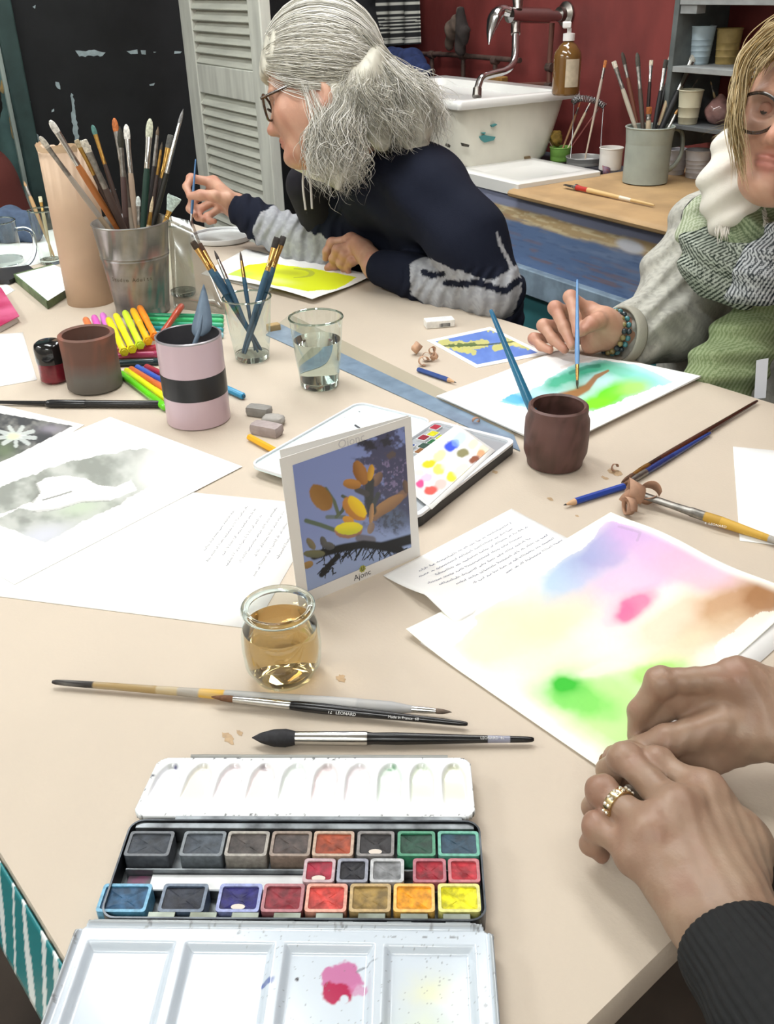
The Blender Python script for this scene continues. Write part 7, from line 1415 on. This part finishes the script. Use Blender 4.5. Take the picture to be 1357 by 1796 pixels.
# painting hand
BJ = {'index': [at(1034, 546, 1.445), at(1000, 521, 1.425), at(1009, 557, 1.40), at(1012, 585, 1.388)], 'middle': [at(1020, 556, 1.462), at(973, 540, 1.445), at(989, 575, 1.425), at(1003, 606, 1.408)], 'ring': [at(1018, 572, 1.475), at(953, 571, 1.462), at(969, 594, 1.445), at(990, 613, 1.43)], 'pinky': [at(1022, 590, 1.482), at(936, 594, 1.475), at(948, 607, 1.462), at(964, 614, 1.45)],
      'thumb': [at(1058, 560, 1.425), at(1048, 562, 1.400), at(1036, 568, 1.388), at(1023, 580, 1.380)]}
b = Body(.0018); wB = at(1068, 582, 1.45); aB = at(1112, 586, 1.475); mk = add_hand(b, wB, aB, BJ, .98, .025); b.cone(at(1060, 570, 1.43), at(1035, 605, 1.45), .018, .014, .02); V, F = b.run(); fastmesh('hand', V, F, skin, pb_, skin_cols(V, mk))
nail(pb_, BJ['index'][3], BJ['index'][2], -FWD, .0048, 'e0b4a4'); nail(pb_, BJ['middle'][3], BJ['middle'][2], -FWD, .0048, 'e0b4a4'); nail(pb_, BJ['thumb'][3], BJ['thumb'][2], -FWD+UPV*.4, .0055, 'e0b4a4')
brush('light blue brush held upright over the landscape painting', at(1012, 490, 1.395), on(1012, 681, T+.0092), .0036, [(0, '5f8ec2'), (.6, '6a94c4')], 'g', '4a4a38', .012, .024, 'round', .0026)
br = unit(aB-wB); X, Y, Z = frame(br)
for k, (off, rad0, colr) in enumerate(((.001, .0315, '8a7c4c'), (.010, .0325, '3f7a80'))):
    brc = empty('bracelet', wB+br*off, ['golden bead bracelet nearest the hand of the blonde person', 'turquoise bead bracelet next to the coat cuff'][k], 'bracelet')
    for i in range(20): c = wB+br*off+(X*math.cos(i*math.pi/10)+Y*math.sin(i*math.pi/10))*rad0; V, F = lathe([(.0046*math.sin(t), -.0046*math.cos(t)) for t in np.linspace(.1, 3.04, 7)], 10, c); mesh('bead', V, F, M('bead_'+colr, colr, .15, var=.3, vs=150, coat=.5) if i % 3 else M('bead_dark', '26343a', .15, coat=.5), brc)
# coat
cuf = at(1093, 588, 1.463); elb = at(1172, 566, 1.53); sho = at(1262, 420, 1.53)
b = Body(.0055); b.chain([cuf+br*.034, at(1126, 581, 1.485), elb], [.040, .050, .062], .02).chain([elb, at(1205, 495, 1.54), sho], [.064, .070, .076], .025).cone(sho, at(1330, 400, 1.56), .075, .08, .05)
b.cone(at(1290, 450, 1.60), at(1275, 680, 1.68), .09, .125, .05).cone(at(1370, 450, 1.58), at(1385, 700, 1.66), .10, .15, .05).cone(at(1330, 470, 1.60), at(1300, 680, 1.66), .09, .14, .05).chain([at(1430, 430, 1.55), at(1480, 580, 1.50), at(1430, 640, 1.42)], [.08, .07, .05], .03)
def foldB(q): px, py, d = proj_n(q); return .004*np.sin(px*.085+py*.12+2*np.sin(px*.04+py*.02))*(px < 1210)+.003*np.sin(px*.05-py*.03)
V, F = b.run(foldB); n = fbm(V[:, 0]*200+9, V[:, 1]*200+V[:, 2]*200+9, 3); fastmesh('coat', V, F, M('wool_coat', rough=.95, vcol=True, bump=.3, bs=400, spec=.15), pb_, mixc(np.zeros((len(V), 3))+LA('b6b5ac'), LA('a09f97'), sst(.4, .6, n)))
V, F = lathe([(.043, 0), (.045, .004), (.045, .018), (.043, .022)], 40, cuf-br*.012, br, cap=False); mesh('cuff', V, F, M('wool_cuff', 'a09d90', .95, bump=.3, bs=300), pb_, solid=.004)
# lower body on a stool
hipB = at(1340, 690, 1.66); hip = np.array([hipB[0]+.04, hipB[1]+.06, .56]); fw = unit(np.array([-.25, -.97, 0])); sdw = np.array([-fw[1], fw[0], 0]); b = Body(.010); b.cone(hip, hip+np.array([0, 0, .16]), .15, .13, .05)
for w in (-1, 1): kn = hip+fw*.36+sdw*.11*w+np.array([0, 0, -.01]); b.chain([hip+sdw*.08*w, kn, kn*np.array([1, 1, 0])+np.array([0, 0, .09])], [.095, .065, .05], .03)
V, F = b.run(); fastmesh('trousers', V, F, M('black_cloth'), pb_)
for w in (-1, 1): kn = hip+fw*.36+sdw*.11*w; V, F = (Body(.008).cone(kn*np.array([1, 1, 0])+np.array([0, 0, .05]), kn*np.array([1, 1, 0])+fw*.14+np.array([0, 0, .04]), .045, .038, .02)).run(); V[:, 2] = np.maximum(V[:, 2], .001); fastmesh('shoe', V, F, M('shoe_dark'), pb_)
stool_at(hip, 'round wooden stool under the blonde person')
# scarf: white part by the neck, striped green folds, dark striped folds, lower green fall
def scarf_piece(name, prims, base, line, freq, ang, k=.02, h=.0045, amp=.0035, phase=0):
    b = Body(h)
    for p in prims: b.chain([at(*q[:3]) for q in p], [q[3] for q in p], k)
    def dsp(q): px, py, d = proj_n(q); a = math.radians(ang+60); return amp*np.sin((px*math.cos(a)+py*math.sin(a))*.14+phase)
    V, F = b.run(dsp); px, py, d = proj_n(V); a = math.radians(ang); c = px*math.cos(a)+py*math.sin(a)+6*np.sin(py*.03); t = .5+.5*np.sin(c*freq); C = mixc(np.zeros((len(V), 3))+LA(base), LA(line), sst(.35, .65, t)) if line else np.zeros((len(V), 3))+LA(base)
    return fastmesh(name, V, F, M('scarf_wool', rough=.95, vcol=True, bump=.25, bs=500, spec=.1), pb_, C, )
scarf_piece('scarf_white', [[(1340, 262, 1.40, .030), (1298, 272, 1.36, .036), (1270, 320, 1.35, .032), (1266, 375, 1.36, .022), (1264, 405, 1.37, .010)], [(1304, 275, 1.36, .034), (1308, 330, 1.345, .030), (1290, 370, 1.35, .022)]], 'dedad0', None, 0, 0)
scarf_piece('scarf_fold', [[(1335, 300, 1.36, .022), (1310, 360, 1.365, .034), (1300, 420, 1.37, .034), (1290, 460, 1.38, .028)], [(1330, 340, 1.37, .03), (1330, 430, 1.38, .035)]], '8d9a7c', '5c6a50', 1.15, 68, h=.0028)
scarf_piece('scarf_fold', [[(1232, 360, 1.42, .016), (1218, 400, 1.42, .022), (1222, 440, 1.41, .024)]], 'b9c0aa', '8a9678', 1.1, 10, h=.0028)
scarf_piece('scarf_fold', [[(1222, 430, 1.40, .026), (1240, 462, 1.385, .034), (1290, 470, 1.37, .036), (1345, 455, 1.36, .034)], [(1250, 490, 1.385, .032), (1300, 500, 1.375, .034)]], 'a9b0a4', '1a241e', 1.05, 62, h=.0028, amp=.004)
scarf_piece('scarf_fold', [[(1290, 512, 1.36, .018), (1325, 480, 1.345, .034), (1375, 440, 1.335, .042)], [(1340, 495, 1.345, .03), (1400, 470, 1.34, .04)]], 'c2c6c8', '20262c', 1.05, 40, h=.0028, phase=2)
scarf_piece('scarf_fall', [[(1345, 545, 1.42, .034), (1295, 590, 1.41, .036), (1250, 650, 1.40, .036), (1235, 690, 1.40, .030)], [(1330, 570, 1.42, .034), (1300, 630, 1.41, .04), (1270, 690, 1.405, .036)]], '93a07c', '6f7f58', 1.0, 30, h=.0028)
paths = []; rad_ = []; cols = []
for i in range(16): x = 1256+i*1.6; p0 = at(x, 395+4*math.sin(i), 1.342); paths.append(spline([p0, at(x-2+rnd.normal(0, 1), 408, 1.34), at(x-3+rnd.normal(0, 3), 422+rnd.uniform(-6, 8), 1.342)], 5)); rad_.append(.0013); cols.append(LA('dedad0'))
for i in range(60): t = i/59; paths.append(spline([at(1333+8*t, 345+75*t, 1.335), at(1338+8*t+rnd.normal(0, 2), 350+75*t, 1.33), at(1342+8*t+rnd.normal(0, 2), 352+75*t+rnd.normal(0, 2), 1.335)], 4)); rad_.append(.0012); cols.append(LA('c9c8bc'))
strands('scarf_fringe', paths, rad_, cols, M('scarf_wool'), pb_)
V, F = (Body(.005).cone(at(1240, 385, 1.47), at(1262, 440, 1.46), .04, .05, .02).cone(at(1350, 340, 1.44), at(1352, 430, 1.46), .05, .06, .02)).run(); fastmesh('dark_top', V, F, M('navy_top', '12141c', .9), pb_)
tg = [at(1326, 632, 1.345), at(1347, 628, 1.345), at(1342, 698, 1.345), at(1322, 700, 1.345)]; mesh('garment_tag', tg, [(0, 1, 2, 3)], M('tag_white', 'c9ccd2', .5), pb_, solid=.0008, smooth=False)
# ------------------------------------------------------------------ person cut off at the far left
pd = empty('person', tb(-2.62, .62, 0), 'dark-haired person in a red top, cut off at the left frame edge', 'person')
hd = at(-72, 200, 2.72); b = Body(.005); fD = unit(np.array([.9, -.3, -.1])); uD = unit(np.array([0, 0, 1.0])-fD*fD[2]); lD = np.cross(uD, fD); add_head(b, hd, fD, uD, lD, 1.0); b.cone(hd, hd+np.array([-.02, 0, -.2]), .05, .06, .03); V, F = b.run(); fastmesh('body', V, F, skin, pd, np.zeros((len(V), 3))+SK)
b = Body(.006); b.ell(hd+uD*.035-fD*.03, (.115, .115, .12), [fD, uD, lD], .02); b.cut(hd+fD*.12-uD*.04, (.1, .11, .12), [fD, uD, lD], .01); b.cone(hd-fD*.05, hd-fD*.07-uD*.15, .08, .06, .03); V, F = b.run(lambda q: .003*np.sin(q[:, 2]*180+q[:, 0]*100)); fastmesh('hair', V, F, M('dark_hair', '14110f', .6), pd)
b = Body(.008); s0 = hd+np.array([-.02, 0, -.20]); b.cone(s0, s0+np.array([-.02, 0, -.4]), .13, .16, .05).cone(s0+np.array([0, .05, -.03]), s0+np.array([.02, .14, -.28]), .065, .06, .04).cone(s0+np.array([0, -.05, -.03]), s0+np.array([.02, -.17, -.28]), .065, .06, .04); V, F = b.run(); fastmesh('red_top', V, F, M('red_knit', '5c2a24', .9, bump=.2, bs=200), pd)
b = Body(.008); hp = s0+np.array([-.02, 0, -.42]); hp[2] = .54; b.cone(hp, hp+np.array([0, 0, .12]), .16, .15, .05)
for w in (-1, 1): kn = hp+np.array([.30, .12*w, .0]); b.chain([hp+np.array([0, .09*w, 0]), kn, kn*np.array([1, 1, 0])+np.array([0, 0, .03])], [.095, .07, .045], .03)
V, F = b.run(); V[:, 2] = np.maximum(V[:, 2], .001); fastmesh('jeans', V, F, M('denim', '46566e', .9, var=.2, vs=60), pd)
stool_at(hp, 'round wooden stool under the person at the far left')
# denim jacket laid over the table end
a0 = on(-20, 402); b = Body(.006); b.cone(on(-40, 398, T+.035), on(30, 396, T+.035), .045, .04, .03).cone(on(30, 396, T+.03), on(62, 405, T+.025), .035, .022, .03); V, F = b.run(lambda q: .004*np.sin(q[:, 0]*70+q[:, 1]*90)); V[:, 2] = np.maximum(V[:, 2], T+.0008); fastmesh('denim_bundle', V, F, M('denim'), label='folded blue denim cloth on the table behind the glass mug', cat='cloth')
